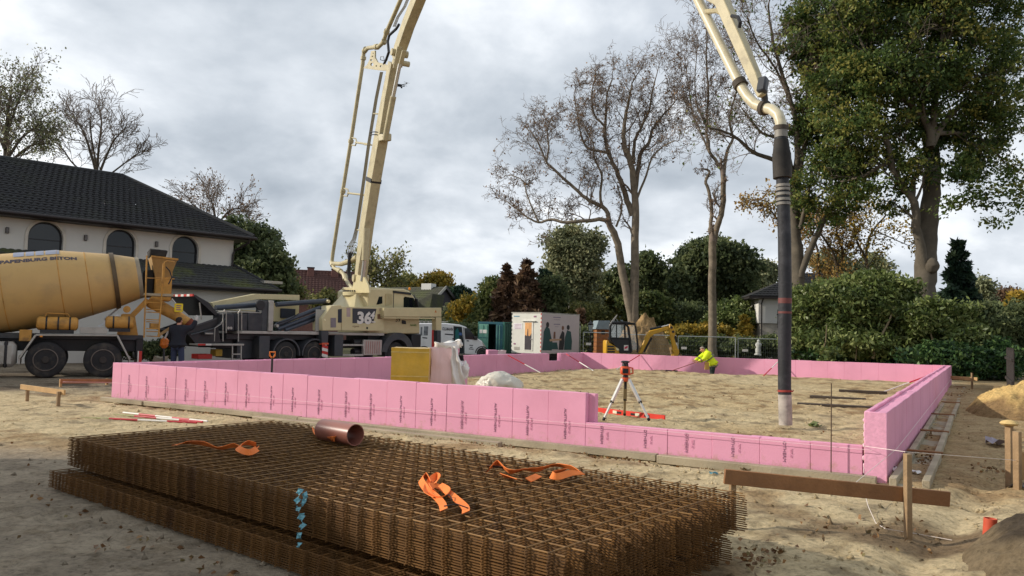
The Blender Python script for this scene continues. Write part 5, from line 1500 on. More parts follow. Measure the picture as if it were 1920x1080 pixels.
for i, (cx, w) in enumerate(wins):
    zt = max(wt[:3])
    fr = plate('window', archpts(cx, zb_, w - .004, zt - w / 2 - .002), [archpts(cx, zb_ + .05, w - .12, zt - w / 2)], .07, (0, .17, 0), (1, 0, 0), mat('window_frame_dark', (30, 30, 34), rough=.4), hs)
    plate('pane', archpts(cx, zb_ + .05, w - .12, zt - w / 2), [], .012, (0, .18, 0), (1, 0, 0), GLASS, fr)
    ow, iw = w + .22, w
    plate('surround', archpts(cx, zb_ - .01, ow, zt - w / 2), [archpts(cx, zb_ - .02, iw, zt - w / 2)], .05, (0, -.023, 0), (1, 0, 0), mat('cream_trim', (206, 200, 188), rough=.8), fr)
    MB().bb(cx - w / 2 + .06, cx + w / 2 - .06, .15, .168, zb_ + .62, zb_ + .66).build('mullion', mat('window_frame_dark', (30, 30, 34)), fr)
for px, py in ((160, 446), (293, 458), (13, 432)):
    a = P(px, py)
    MB().bb(a.x - .06, a.x + .06, -.1, .0, a.z - .12, a.z + .12).build('wall_lamp', mat('lamp_grey', (96, 92, 90), rough=.4, metal=.5), hs, bevel=.02)
ev = P(476, 446, -.75); oh_ = .85
rd = P(230, 330, DEP / 2); rz_ = rd.z; re_ = rd.x
E0, E1, E2, E3 = (SX0 - .8, -.75, ev.z), (ev.x, -.75, ev.z), (ev.x, DEP + .75, ev.z), (SX0 - .8, DEP + .75, ev.z)
R0, R1 = (SX0 + 4, DEP / 2, rz_), (re_, DEP / 2, rz_)
slab(hs, [E0, E1, E2, E3], FASC, .14, 'soffit')
roof(hs, E0, E1, R1, R0, TILE, 23); roof(hs, E1, E2, R1, R1, TILE, 23); roof(hs, E2, E3, R0, R1, TILE, 10); roof(hs, E3, E0, R0, R0, TILE, 10)
MB().tube([R0, R1], .12, 8).build('ridge_cap', TILE, hs); MB().tube([R1, (E1[0], E1[1], E1[2] + .06)], .11, 8).build('hip_cap', TILE, hs)
gut = MB().tube([(E0[0], -.84, ev.z - .04), (ev.x + .08, -.84, ev.z - .04)], .075, 10).build('gutter', FASC, hs)
MB().tube([(ev.x + .08, -.84, ev.z - .04), (ev.x + .08, DEP, ev.z - .04)], .075, 10).build('gutter', FASC, hs)
MB().tube([(.35, -.84, ev.z - .06), (.35, -.8, ev.z - .25), (.0, -.12, ev.z - .6), (-.05, -.09, ev.z - .8), (-.07, -.09, 4.25)], .05, 8).build('downpipe', FASC, hs)
# lower storey and its roof
pe = P(522, 544, -2.3); pz = P(437, 500).z
LE0, LE1, LE2 = (SX0 - .8, -2.3, pe.z), (pe.x, -2.3, pe.z), (pe.x, DEP, pe.z)
MB().bb(SX0, pe.x - .55, -1.7, -1.5, 0, pe.z).build('lower_wall', WALLW, hs); MB().bb(pe.x - .75, pe.x - .55, -1.5, DEP, 0, pe.z).build('lower_wall', WALLW, hs)
slab(hs, [LE0, LE1, LE2, (0, DEP, pe.z), (0, -.02, pe.z), (SX0 - .8, -.02, pe.z)], FASC, .16, 'soffit')
roof(hs, LE0, LE1, (0.02, -.02, pz), (SX0 - .8, -.02, pz), TILEM, 9); roof(hs, LE1, LE2, (.02, DEP, pz), (.02, -.02, pz), TILEM, 9)
MB().tube([LE1, (0.02, -.02, pz + .05)], .1, 8).build('hip_cap', TILE, hs)
MB().tube([(LE0[0], -2.4, pe.z - .04), (pe.x + .1, -2.4, pe.z - .04)], .075, 10).build('gutter', FASC, hs)
MB().tube([(pe.x - .6, -2.35, pe.z - .1), (pe.x - .6, -1.8, pe.z - .5), (pe.x - .6, -1.78, .1)], .05, 8).build('downpipe', FASC, hs)
MB().bb(-.6 + 1.2, 1.5, -1.9, -1.3, pe.z + .3, pe.z + .42).build('roof_flashing', LGR, hs)
# brown roofed house beyond
q = D(585, 600, 78); F = Frame((q.x, q.y), R(14)); P = F.P
hb_ = F.root('brown_roof_house', 'house with a long dark brown tiled roof and two chimneys behind the pump truck', 'house')
a = P(512, 506, 5); b = P(690, 514, 5); zr = (a.z + b.z) / 2; ze = P(585, 565).z
a_, b_ = a.x - 3, b.x
roof(hb_, (a_, -.4, ze), (b_, -.4, ze), (b_, 5, zr), (a_, 5, zr), TILEB, 15, .34, wave=.05, lift=.07); roof(hb_, (b_, 10.4, ze), (a_, 10.4, ze), (a_, 5, zr), (b_, 5, zr), TILEB, 15, .34)
MB().tube([(a_, 5, zr + .04), (b_, 5, zr + .04)], .14, 8).build('ridge_cap', TILEB, hb_)
BRK = mat('brown_brick', (120, 84, 76), rough=.9, var=.25, scale=8)
MB().bb(a_ + .4, b_ - .4, .1, .4, 0, ze + .1).build('front_wall', BRK, hb_)
for x_ in (a_ + .3, b_ - .5):
    MB().prism([(.1, 0), (9.9, 0), (9.9, ze), (5, zr - .15), (.1, ze)], x_, x_ + .3, 'x').build('gable_wall', BRK, hb_)
for px, pt_, pb__ in ((583, 503, 522), (628, 506, 524)):
    q = P(px, pt_, 4.3); w_ = .34
    ch = MB().bb(q.x - w_, q.x + w_, 3.9, 4.7, zr - 1.6, q.z).build('chimney', BRK, hb_, bevel=.02)
    MB().bb(q.x - w_ - .05, q.x + w_ + .05, 3.85, 4.75, q.z, q.z + .1).build('chimney_cap', FASC, ch)
    for sx_ in (-.2, .2):
        MB().bb(q.x + sx_ - .03, q.x + sx_ + .03, 1.6, 3.6, ze + (zr - ze) * .37, ze + (zr - ze) * .37 + .01).build('drip_mark', LGR, ch)
# mossy green gabled house
q = D(820, 600, 82); F = Frame((q.x, q.y), R(-28)); P = F.P
hg = F.root('mossy_house', 'dark gabled house with a mossy green roof beyond the truck cab', 'house')
ap = P(837, 538, 4.5); zr = ap.z; ze = 2.6; l_ = -12
roof(hg, (l_, -1.2, ze), (ap.x, -1.2, ze), (ap.x, 4.5, zr), (l_, 4.5, zr), TILEG, 14, .34); roof(hg, (ap.x, 10.2, ze), (l_, 10.2, ze), (l_, 4.5, zr), (ap.x, 4.5, zr), TILEG, 14, .34)
SLT = mat('slate_gable', (58, 54, 60), rough=.8, var=.2, scale=6)
MB().prism([(-.6, 0), (9.6, 0), (9.6, ze), (4.5, zr - .12), (-.6, ze)], ap.x - .6, ap.x - .3, 'x').build('gable_wall', SLT, hg)
MB().bb(l_, ap.x - .6, -.5, -.2, 0, ze + .3).build('front_wall', SLT, hg)
MB().bar((ap.x, -1.2, ze), (ap.x, 4.5, zr), .06, .3).build('barge_board', LGR, hg); MB().bar((ap.x, 10.2, ze), (ap.x, 4.5, zr), .06, .3).build('barge_board', FASC, hg)
c_ = P(806, 532, 4.5)
MB().bb(c_.x - .8, c_.x + .5, 4.0, 5.0, zr - .4, c_.z).build('chimney', WALLW, hg)
dz = P(802, 556, 2)
MB().prism([(dz.x - 2, ze + 1.2), (dz.x + 1.5, ze + 1.2), (dz.x + 1.8, zr - 1.0)], .2, 2.6).build('dormer', TILEG, hg)
# white house at right
q = D(1422, 640, 56); F = Frame((q.x, q.y), R(-8)); P = F.P
hw = F.root('small_white_house', 'white house with a dark hipped roof half hidden behind the hose and shrubs', 'house')
wl, wr = 0, 9.5; zt = P(1422, 556).z; zp = P(1440, 606).z
MB().bb(wl, wr, 0, 8, zp, zt).build('wall', WALLW, hw); MB().bb(wl + .15, wr, .12, 8, -.6, zp - .003).build('plinth', mat('grey_plinth', (176, 168, 156), rough=.85), hw)
rr_ = P(1590, 513, 4.0); el, er = P(1405, 554, -.6).x, wr + .6
roof(hw, (el, -.6, zt), (er, -.6, zt), (er - 3, 4, rr_.z), (el + 4.6, 4, rr_.z), TILE, 12); roof(hw, (el, 8.6, zt), (el, -.6, zt), (el + 4.6, 4, rr_.z), (el + 4.6, 4, rr_.z), TILE, 12)
roof(hw, (er, 8.6, zt), (el, 8.6, zt), (el + 4.6, 4, rr_.z), (er - 3, 4, rr_.z), TILE, 8); roof(hw, (er, -.6, zt), (er, 8.6, zt), (er - 3, 4, rr_.z), (er - 3, 4, rr_.z), TILE, 8)
slab(hw, [(el, -.6, zt), (er, -.6, zt), (er, 8.6, zt), (el, 8.6, zt)], FASC, .15, 'soffit')
MB().tube([(.25, -.5, zt - .1), (.2, -.08, zt - .5), (.2, -.08, 0)], .05, 8).build('downpipe', FASC, hw)
MB().bb(1.3, 1.36, -.03, 0, zt - 2.2, zt - .9).build('wall_ornament', BLKP, hw)
MB().bb(1.25, 1.5, -.03, 0, zt - 1.3, zt - 1.22).build('wall_ornament', BLKP, hw)
# pale house among the trees
q = D(1141, 590, 92); o_ = thing('garden_cottage', 'pale grey cottage just visible among the trees left of the double trunk', 'cottage', (q.x, q.y, 0), R(8))
MB().bb(-1.5, 1.5, 0, 3, 0, 3.1).build('wall', WALLW, o_); MB().prism([(-1.8, 3.0), (1.8, 3.0), (1.1, 4.1), (-1.2, 4.1)], -.3, 3.3).build('roof', mat('blue_grey_roof', (140, 150, 158), rough=.6), o_)
MB().bb(-.6, .3, -.03, 0, 1.2, 2.4).build('window', GLASS, o_)

# ---------------------------------------------------------------- container
q = D(895, 660, 50); F = Frame((q.x, q.y), R(-18)); P = F.P
GRN = mat('container_green', (58, 112, 100), rough=.55, var=.15, dirt=(40, 76, 70), dirt_amt=.5); GRL = mat('container_pale', (104, 156, 138), rough=.55, var=.12, dirt=(70, 120, 110), dirt_amt=.5)
TEA = mat('container_teal', (44, 92, 104), rough=.5, var=.15)
cn = F.root('shipping_container', 'green storage container with its doors ajar beside the white van', 'container')
zt = P(895, 603).z; xr = P(946, 606).x
for a_ in ((0, .1), (xr - .1, xr)):
    MB().bb(a_[0], a_[1], 0, .12, -.3, zt).build('corner_post', GRN, cn, bevel=.01)
MB().bb(.1, xr - .1, 0, .12, zt - .14, zt).build('header', TEA, cn, bevel=.01); MB().bb(.1, xr - .1, 0, .12, -.3, -.18).build('sill', GRN, cn)
d1 = P(916, 630).x; d2 = P(930, 630).x
dr1 = MB().bb(.1, d1, -.06, -.01, -.17, zt - .15).build('door', GRL, cn, bevel=.01)
dr2 = MB().bb(d2, xr - .1, -.05, -.0, -.17, zt - .15).build('door', TEA, cn, bevel=.01)
for d_, x_ in ((dr1, .35), (dr1, d1 - .1), (dr2, d2 + .08), (dr2, xr - .3)):
    MB().tube([(x_, -.08, -.15), (x_, -.08, zt - .2)], .02, 6).build('locking_bar', GRL, d_)
for z_ in (.5, 1.15):
    MB().bb(.12, d1 - .02, -.068, -.06, z_, z_ + .05).build('door_rib', TEA, dr1); MB().bb(d2 + .02, xr - .12, -.058, -.05, z_ - .1, z_ - .05).build('door_rib', GRN, dr2)
a, b = P(900, 618), P(914, 625)
MB().bb(a.x, b.x, -.09, -.062, b.z, a.z).build('door_sign', WHS, dr1)
MB().bb(d1, d2, 1.2, 1.25, -.3, zt - .15).build('inner_wall', BLKP, cn)
cs_ = MB(); n = 14
for k in range(n):
    y0_ = .12 + k * .2
    cs_.bb(xr - .05 - (.03 if k % 2 else 0), xr - (.03 if k % 2 else 0), y0_, y0_ + .2, -.2, zt - .1)
cs_.build('side_panel', mat('container_dark', (34, 72, 66), rough=.6), cn, kind='stuff'); MB().bb(0, xr, .12, 3.0, zt - .05, zt).build('roof', GRN, cn); MB().bb(0, .05, .12, 3.0, -.2, zt - .1).build('side_panel', GRN, cn)
MB().bb(.05, xr - .06, 2.9, 2.98, -.2, zt - .1).build('end_panel', GRN, cn)
# ---------------------------------------------------------------- site trailer
q = D(1014, 660, 46.5); F = Frame((q.x, q.y), R(-40)); P = F.P     # x runs along the door end towards the corner
TRW = mat('trailer_white', (214, 212, 202), rough=.5, var=.04, dirt=(180, 176, 164), dirt_amt=.3); TRS = mat('trailer_side', (196, 182, 180), rough=.45, var=.03)
trl = F.root('site_trailer', 'white site trailer with a picture door and people printed on its side', 'trailer')
x0_ = P(959, 620).x; zt = P(1014, 587).z; zb__ = .32; tl_ = 3.9
MB().bb(x0_, 0, 0, tl_, zb__, zt).build('body', TRW, trl, bevel=.02)
MB().bb(x0_ - .02, .02, -.02, tl_ + .02, zt, zt + .05).build('roof_edge', LGR, trl)
for k in range(20):
    z0 = zb__ + (zt - zb__) * k / 20; z1 = zb__ + (zt - zb__) * (k + .96) / 20
    MB().bb(-.05, .012, -.012, -.004, z0, z1).build('corner_stripe', REDS if k % 2 else WHS, trl)
    if k % 2: MB().bb(x0_ - .004, x0_ + .05, -.012, -.004, z0, z1).build('corner_stripe', BLKP, trl)
a, b = P(983.5, 603), P(999, 658)
dr_ = MB().bb(a.x, b.x, -.03, -.004, b.z, a.z).build('door', mat('door_frame_white', (226, 222, 212), rough=.5), trl, bevel=.008)
MB().bb(a.x - .15, b.x + .2, -.12, -.0, a.z + .02, a.z + .06).build('rain_strip', TRW, dr_)
w_ = b.x - a.x; h_ = a.z - b.z
SUNS = mat('sunset_print', (222, 164, 104), rough=.6, var=.2, scale=3); SKYL = mat('skyline_print', (54, 46, 52), rough=.6, var=.2)
MB().bb(a.x + .07, b.x - .1, -.034, -.03, b.z + h_ * .5, a.z - .06).build('printed_sky', SUNS, dr_)
MB().prism([(a.x + .07, b.z + .06), (b.x - .1, b.z + .06), (b.x - .1, b.z + h_ * .6), (b.x - .2, b.z + h_ * .52), (b.x - .28, b.z + h_ * .5), (a.x + w_ * .5, b.z + h_ * .52), (a.x + w_ * .46, b.z + h_ * .75), (a.x + w_ * .40, b.z + h_ * .75), (a.x + w_ * .36, b.z + h_ * .5), (a.x + w_ * .2, b.z + h_ * .54), (a.x + .07, b.z + h_ * .5)], -.038, -.034).build('printed_skyline', SKYL, dr_)
MB().tube([(b.x - .05, -.06, b.z + h_ * .4), (b.x - .15, -.06, b.z + h_ * .4)], .02, 6).build('handle', LGR, dr_)
a, b = P(963, 606), P(979, 617)
nb_ = MB().bb(a.x, b.x, -.012, -.004, b.z, a.z).build('notice_board', mat('notice_white', (226, 222, 224), rough=.5), trl)
for k in range(4):
    MB().bb(a.x + .08 + .03 * (k % 2), b.x - .08, -.016, -.012, a.z - .08 - k * .08, a.z - .05 - k * .08).build('printed_line', mat('mauve_line', (176, 140, 160)), nb_)
for (pa_, pb_, m_) in (((964, 592), (974, 594), mat('blue_line', (110, 150, 170))), ((1001, 592), (1006, 595), INK), ((964, 650), (974, 656), LGR), ((963, 643), (967, 646), INK)):
    a, b = P(*pa_), P(*pb_); MB().bb(a.x, b.x, -.012, -.004, b.z, a.z).build('sticker', m_, trl)
# printed side: figures seated and standing at a table (plain generic shapes)
q = F.o; F2 = Frame((q.x, q.y), R(50)); 
sd_ = MB().bb(.004, .012, .06, tl_ - .06, zb__ + .04, zt - .05).build('printed_side', TRS, trl)
def print2(pts, m, name, lev):
    v = [F2.P(px, py, 0) for px, py in pts]
    return MB().prism([(p_.x, p_.z) for p_ in v], .008 + lev * .004, .012 + lev * .004, 'x').build(name, m, sd_)
TEAL2 = mat('print_teal', (44, 78, 76), rough=.6); SKN = mat('print_skin', (120, 84, 66), rough=.6); DRK = mat('print_dark', (48, 44, 46), rough=.6)
def blob(cx, cy, rx, ry, n=12):
    return [(cx + rx * math.cos(k * 2 * math.pi / n), cy + ry * math.sin(k * 2 * math.pi / n)) for k in range(n)]
print2([(1016, 657), (1018, 640), (1019, 622), (1024, 612), (1030, 616), (1034, 636), (1037, 647), (1034, 657)], TEAL2, 'printed_figure', 1)
print2(blob(1026.5, 609, 3, 5.5), DRK, 'printed_head', 1)
print2([(1047, 656), (1049, 632), (1054, 620), (1058, 624), (1058, 640), (1056, 656)], DRK, 'printed_figure', 1); print2(blob(1055, 615, 2.2, 4.2), SKN, 'printed_head', 1)
print2([(1057, 656), (1059, 632), (1063, 619), (1070, 622), (1072, 640), (1071, 656)], TEAL2, 'printed_figure', 2); print2(blob(1065, 614, 2.8, 4.8), DRK, 'printed_head', 2)
print2([(1030, 640), (1052, 638), (1052, 635), (1030, 636)], mat('print_wood', (186, 150, 120), rough=.6), 'printed_table', 3)
print2([(1037, 635), (1038, 622), (1041, 622), (1041, 635)], SKN, 'printed_bottle', 2); print2([(1032, 655), (1046, 655), (1044, 642), (1034, 642)], TEAL2, 'printed_chair', 2)
for k, (x0, x1, y_) in enumerate(((1037, 1051, 594), (1038, 1050, 599), (1038, 1050, 607), (1040, 1047, 612))):
    print2([(x0, y_), (x1, y_ + .5), (x1, y_ + 2.2 - k % 2), (x0, y_ + 1.7 - k % 2)], mat('print_grey', (136, 126, 140)), 'printed_line', 1)
for yv in (.9, 2.7):
    wheel(trl, x0_ + .25, 0, 0, .3, .16, -1, False, 'wheel') if False else MB().lathe([(0, .2), (0, .33), (.16, .33), (.16, .2)], (-.25, yv + .8, .02), (-1, 0, 0), 20).build('wheel', TYRE, trl)
MB().bb(x0_ + .2, -.2, .3, tl_ - .3, .1, .32).build('chassis', BLKP, trl)
# ---------------------------------------------------------------- van
q = D(850, 664, 47.5); F = Frame((q.x, q.y), R(8)); P = F.P
vn = F.root('white_van', 'white work van with its sliding door open behind the pump truck', 'van')
vo = [(772, 662), (772, 620), (775, 608), (788, 605.5), (835, 605.5), (862, 608.5), (874, 613), (884, 624), (893, 633), (903, 639), (910, 648), (912, 656), (911, 664), (905, 666)]
MBv = MB(); side(MBv, F, vo, 0, 1.95); body = MBv.build('body', WHT, vn, bevel=.06)
side(MB(), F, [(850.5, 663), (850.5, 611.5), (866, 613), (869, 640), (869.5, 663)], -.02, -.004).build('door_opening', mat('van_interior', (34, 42, 46), rough=.8, var=.4, scale=3), body)
side(MB(), F, [(853, 660), (854, 620), (858, 615), (861, 622), (862, 660)], -.034, -.022).build('teal_jacket', mat('teal_cloth', (40, 104, 104), rough=.8), body)
side(MB(), F, [(859, 628), (859, 623), (866, 624), (866, 629)], -.034, -.022).build('blue_crate', mat('blue_crate', (64, 96, 150), rough=.6), body)
side(MB(), F, [(872, 636), (871, 615), (878, 615), (888, 627), (894, 637)], -.012, -.003).build('side_window', GLASS, body)
side(MB(), F, [(869.6, 664), (869, 614), (870.2, 614), (871, 664)], -.012, -.003).build('door_gap', DKG, body)
MB().box(P(892, 634, -.12), (.22, .16, .22)).build('mirror', BLKP, body, bevel=.04)
side(MB(), F, [(875, 640), (875, 638), (879.5, 638.5), (879.5, 640)], -.03, -.003).build('handle', BLKP, body); side(MB(), F, [(848.5, 636), (848.5, 633.5), (853.5, 634.5), (853.5, 637)], -.03, -.003).build('handle', BLKP, body)
side(MB(), F, [(903, 640), (910, 648), (912, 656), (907, 650)], -.01, -.003).build('headlamp', LGR, body)
side(MB(), F, [(898, 666), (899, 654), (905, 651), (912, 655), (912, 666)], -.008, -.002).build('bumper', DKG, body)
t0 = P(829, 619.5); t1 = P(849, 612)
text('OLLMANN', .245, mat('van_print', (46, 46, 52), rough=.5), body, (t0.x, -.006, t0.z + .02), (R(90), R(2), 0), sx=.56, bold=.008)
VP = mat('van_print', (46, 46, 52)); 
for pts in ([(834, 627.5), (850, 629), (850, 626.5), (834, 625.5)], [(842, 651), (852, 653), (852, 650.5), (842, 649)], [(880, 648), (887, 648.5), (887, 647), (880, 646.5)], [(881, 652), (886, 652), (886, 650.5), (881, 650.5)], [(879, 655), (888, 655.5), (888, 654), (879, 653.5)], [(792, 634), (801, 635), (801, 633), (792, 632)]):
    side(MB(), F, pts, -.007, -.003).build('printed_line', VP, body)
for pts in ([(794, 629), (795, 612), (803, 612), (802, 629)], [(788, 629), (789, 613), (792, 613), (792, 629)]):
    side(MB(), F, pts, -.007, -.003).build('window_graphic', mat('grey_graphic', (120, 124, 128), rough=.5, var=.6, scale=6), body)
side(MB(), F, [(809, 655), (810, 608), (813, 608), (817, 625), (818, 655)], -.01, -.003).build('tail_lamp', REDS, body)
for px in (903.5, 795):
    c_ = P(px, 661)
    wheel(vn, c_.x, -.01, c_.z - .02, .34, .2, -1, False)
    arch(MB(), c_.x, c_.z - .02, .35, .06, -.02, .1, 0, math.pi, 10).build('wheel_arch', BLKP, body)
rk = MB().tube([P(786, 602, .2), P(840, 603, .2)], .02, 6).build('roof_rail', LGR, vn); MB().tube([P(786, 602, 1.7), P(840, 603, 1.7)], .02, 6).build('roof_rail', LGR, vn)
for px in (788, 796, 804, 812, 820, 832):
    a = P(px, 603, .2); MB().bar((a.x, .1, a.z), (a.x, 1.8, a.z), .04, .03).build('roof_bar', LGR, vn); MB().bar((a.x, .2, a.z), (a.x, .2, a.z - .12), .03, .03).build('roof_bar', LGR, vn)
# ---------------------------------------------------------------- pink stack beyond the left wall
q = D(928, 664, 41); o_ = thing('foam_bundle', 'small film wrapped bundle of pink boards behind the foam wall by the container', 'foam bundle', (q.x, q.y, 0), R(10))
zz0 = D(928, 656.5, 41).z
MB().bb(-.36, .15, 0, .8, 0, zz0).build('boards', PINK, o_, bevel=.01)
mb = grid_box(.42, .8, zz0 * .98, 6); mb.v = [(v[0] + .38, v[1] + .4, v[2]) for v in mb.v]; crumple(mb, .04, 5).build('film', PKF, o_, smooth=60)
# ---------------------------------------------------------------- excavator
EXY = mat('excavator_yellow', (206, 156, 44), rough=.45, var=.08, dirt=(140, 110, 60), dirt_amt=.5, dscale=3)
EXB = mat('excavator_black', (32, 32, 34), rough=.45, var=.15)
CLG = bpy.data.materials.new('cab_glass'); CLG.use_nodes = True
_p = CLG.node_tree.nodes['Principled BSDF']; _p.inputs['Base Color'].default_value = (.75, .82, .82, 1); _p.inputs['Roughness'].default_value = .04; _p.inputs['Alpha'].default_value = .22
q = D(1170, 668, 44); F = Frame((q.x, q.y), R(0)); P = F.P
ex = F.root('mini_excavator', 'yellow and black mini excavator with its arm bent beside the soil heap', 'excavator')
side(MB(), F, [(1136, 664), (1136, 640), (1139, 637), (1142, 642), (1159, 653), (1162, 664)], .05, 1.5).build('engine_cover', EXY, ex, bevel=.04)
for k in range(3):
    side(MB(), F, [(1139, 648 + k * 5), (1153 - (2 - k) * 1.5, 648 + k * 5), (1153, 651 + k * 5), (1139, 651 + k * 5)], .03, .049).build('vent', BLKP, ex)
side(MB(), F, [(1157, 657), (1154, 651), (1160, 654), (1161, 657)], .03, .049).build('side_lamp', mat('lamp_cream', (240, 226, 180)), ex)
side(MB(), F, [(1143, 634), (1181, 634), (1184, 662), (1162, 662), (1150, 645)], .12, 1.25).build('cab_lower', EXB, ex, bevel=.02)
def tubepx(pts, r, m, name, y=.1, par=None):
    return MB().tube([P(px, py, y) for px, py in pts], r, 8).build(name, m, par or ex)
for yy_ in (.12, 1.25):
    tubepx([(1143.5, 637), (1144, 612), (1148, 605), (1172, 604.5), (1178, 614), (1181, 636), (1184, 661)], .07, EXB, 'cab_frame', yy_)
    tubepx([(1144, 634), (1182, 635)], .045, EXB, 'cab_frame', yy_); tubepx([(1171, 605), (1172, 634)], .05, EXB, 'cab_frame', yy_); tubepx([(1156, 605), (1156, 634)], .03, EXB, 'cab_frame', yy_)
    tubepx([(1172, 604.5), (1190, 607), (1193, 620), (1196, 650), (1195, 661)], .055, EXB, 'cab_frame', yy_)
side(MB(), F, [(1145, 606), (1176, 604), (1190, 607), (1190, 609), (1150, 608)], .1, 1.3).build('cab_roof', EXB, ex, bevel=.02)
side(MB(), F, [(1145, 633), (1146, 608), (1172, 606), (1178, 616), (1180, 633)], .14, .15).build('window', CLG, ex); side(MB(), F, [(1178, 612), (1189, 609), (1192, 620), (1195, 655), (1186, 657)], .14, .15).build('window', CLG, ex)
side(MB(), F, [(1162, 652), (1161, 638), (1166, 636), (1168, 648), (1174, 650), (1174, 655)], .5, .95).build('seat', EXB, ex, bevel=.04)
sg = side(MB(), F, [(1170, 657), (1170, 647), (1178, 647), (1178, 657)], .09, .105).build('sign', WHS, ex)
side(MB(), F, [(1171, 655), (1171, 651), (1177, 648), (1177, 652)], .08, .0895).build('sign_mark', mat('sign_crimson', (196, 60, 84)), sg)
side(MB(), F, [(1142, 612), (1146, 603), (1157, 590), (1158, 591), (1148, 607)], .6, .75).build('raised_panel', LGR, ex)
for yy_ in (.0, 1.2):
    z0 = -.42
    mb = MB(); po = [(x_, z0 + .21 + .21 * 0) for x_ in ()]
    pts = [(-.95 + .22 * math.cos(a_), .22 + .22 * math.sin(a_)) for a_ in np.linspace(math.pi / 2, 3 * math.pi / 2, 8)] + [(.75 + .22 * math.cos(a_), .22 + .22 * math.sin(a_)) for a_ in np.linspace(-math.pi / 2, math.pi / 2, 8)]
    mb.prism([(x_, z_ + z0) for x_, z_ in pts], yy_, yy_ + .32); mb.build('track', TYRE, ex, bevel=.03)
MB().bb(-.7, .6, .3, 1.2, -.1, .15).build('undercarriage', EXB, ex)
sb2 = side(MB(), F, [(1197, 663), (1204, 648), (1210, 631), (1218, 620), (1253, 612), (1255, 618), (1228, 626), (1219, 633), (1213, 645), (1204, 663)], .45, .68).build('boom', EXY, ex, bevel=.03)
side(MB(), F, [(1255, 608), (1258, 607), (1265, 617), (1267, 627), (1264, 633), (1268, 645), (1272, 656), (1262, 658), (1259, 640), (1255, 622)], .46, .67).build('stick', EXY, ex, bevel=.03)
tubepx([(1219, 617.5), (1240, 613)], .075, EXB, 'cylinder', .56); tubepx([(1240, 613), (1255, 609)], .04, ALU, 'cylinder_rod', .56)
tubepx([(1222, 633), (1214, 647), (1208, 660)], .06, EXB, 'cylinder', .56); tubepx([(1266, 630), (1269, 642)], .06, EXB, 'cylinder', .72); tubepx([(1269, 642), (1271, 655)], .035, ALU, 'cylinder_rod', .72)
side(MB(), F, [(1261, 656), (1273, 655), (1274, 662), (1271, 668), (1262, 668), (1264, 662)], .3, .85).build('bucket', EXY, ex, bevel=.02)
for c_, y_ in (((1259, 614), .45), ((1262, 622), .45)):
    MB().lathe([(0, .07), (.03, .07)], P(*c_, y_), (0, -1, 0), 10).build('pin', BLKP, ex)
# ---------------------------------------------------------------- site fence
GALV = mat('galvanised', (176, 180, 178), rough=.45, metal=.5, var=.08)
def fence_panel(label, p0, p1, Y0, Y1, h=2.0, sign=None, foot=True):
    a, b = D(p0[0], p0[1], Y0), D(p1[0], p1[1], Y1); d = b - a; l = Vector((d.x, d.y, 0)).length
    zt = (a.z + b.z) / 2
    o_ = thing('fence_panel', label, 'site fence', (a.x, a.y, zt - h), math.atan2(d.y, d.x), 'mesh fence panels round the site')
    for x_ in (.0, l):
        MB().tube([(x_, 0, -.1), (x_, 0, h)], .024, 8).build('upright', GALV, o_)
    for z_ in (.15, h):
        MB().tube([(0, 0, z_), (l, 0, z_)], .024, 8).build('rail', GALV, o_)
    w = MB()
    for k in range(1, int(l / .12)):
        w.bar((k * .12, 0, .15), (k * .12, 0, h), .006, .006)
    for k in range(1, 7):
        w.bar((0, .008, .15 + k * (h - .15) / 7), (l, .008, .15 + k * (h - .15) / 7), .009, .009)
    w.build('mesh_wires', mat('wire_grey', (110, 116, 112), rough=.5, metal=.4), o_, kind='stuff', smooth=0)
    if sign:
        x_ = l * sign; MB().bb(x_ - .16, x_ + .16, -.03, -.015, h * .62, h * .62 + .14).build('name_plate', WHS, o_)
    MB().bb(l - .15, l + .25, -.12, .12, -.14, .0).build('foot_block', LGR, o_, bevel=.03)
    return o_
fence_panel('mesh fence panel directly beside the printed side of the trailer', (1077, 611), (1088, 612), 50, 50.5)
fence_panel('mesh fence panel in front of the wooden playhouse', (1094, 621), (1178, 627), 47.5, 47.2, sign=.12)
fence_panel('mesh fence panel mostly hidden behind the soil heap', (1180, 627), (1268, 629.5), 47.2, 46.6)
fence_panel('mesh fence panel with a white plate right of the excavator arm', (1272, 629.5), (1379, 633.5), 46.6, 46.2, sign=.10)
fence_panel('mesh fence panel with a white plate left of the thick hose', (1384, 633.5), (1494, 638), 46.2, 45.8, sign=.12)
# ---------------------------------------------------------------- playhouse, lantern, statues, palisade
q = D(1130, 640, 52); F = Frame((q.x, q.y), R(6)); P = F.P
ph = F.root('playhouse', 'small wooden playhouse with a blue grey roof behind the fence', 'playhouse')
WD = mat('orange_timber', (150, 96, 54), rough=.7, var=.2, scale=6)
a, b = P(1119, 617), P(1142, 660)
for k in range(8):
    z0 = -.4 + k * (a.z + .4) / 8
    MB().bb(a.x, b.x, 0, 1.2, z0, z0 + (a.z + .4) / 8 - .015).build('plank', WD, ph)
MB().prism([(P(1116, 612).x, a.z), (P(1146, 611).x, a.z), (P(1142, 601).x, P(1142, 601).z), (P(1121, 601).x, P(1121, 601).z)], -.2, 1.4).build('roof', mat('blue_grey_felt', (128, 142, 148), rough=.7), ph)
MB().bb(a.x + .3, b.x - .3, -.015, -.002, a.z - .35, a.z - .08).build('window', BLKP, ph)
q = D(1107, 640, 50); o_ = thing('garden_lantern', 'black garden lamp post with a glass lantern head left of the playhouse', 'lamp post', (q.x, q.y, -.4))
zt = D(1107, 600, 50).z + .4
MB().tube([(0, 0, 0), (0, 0, zt - .75)], [.06, .04], 8).build('post', EXB, o_)
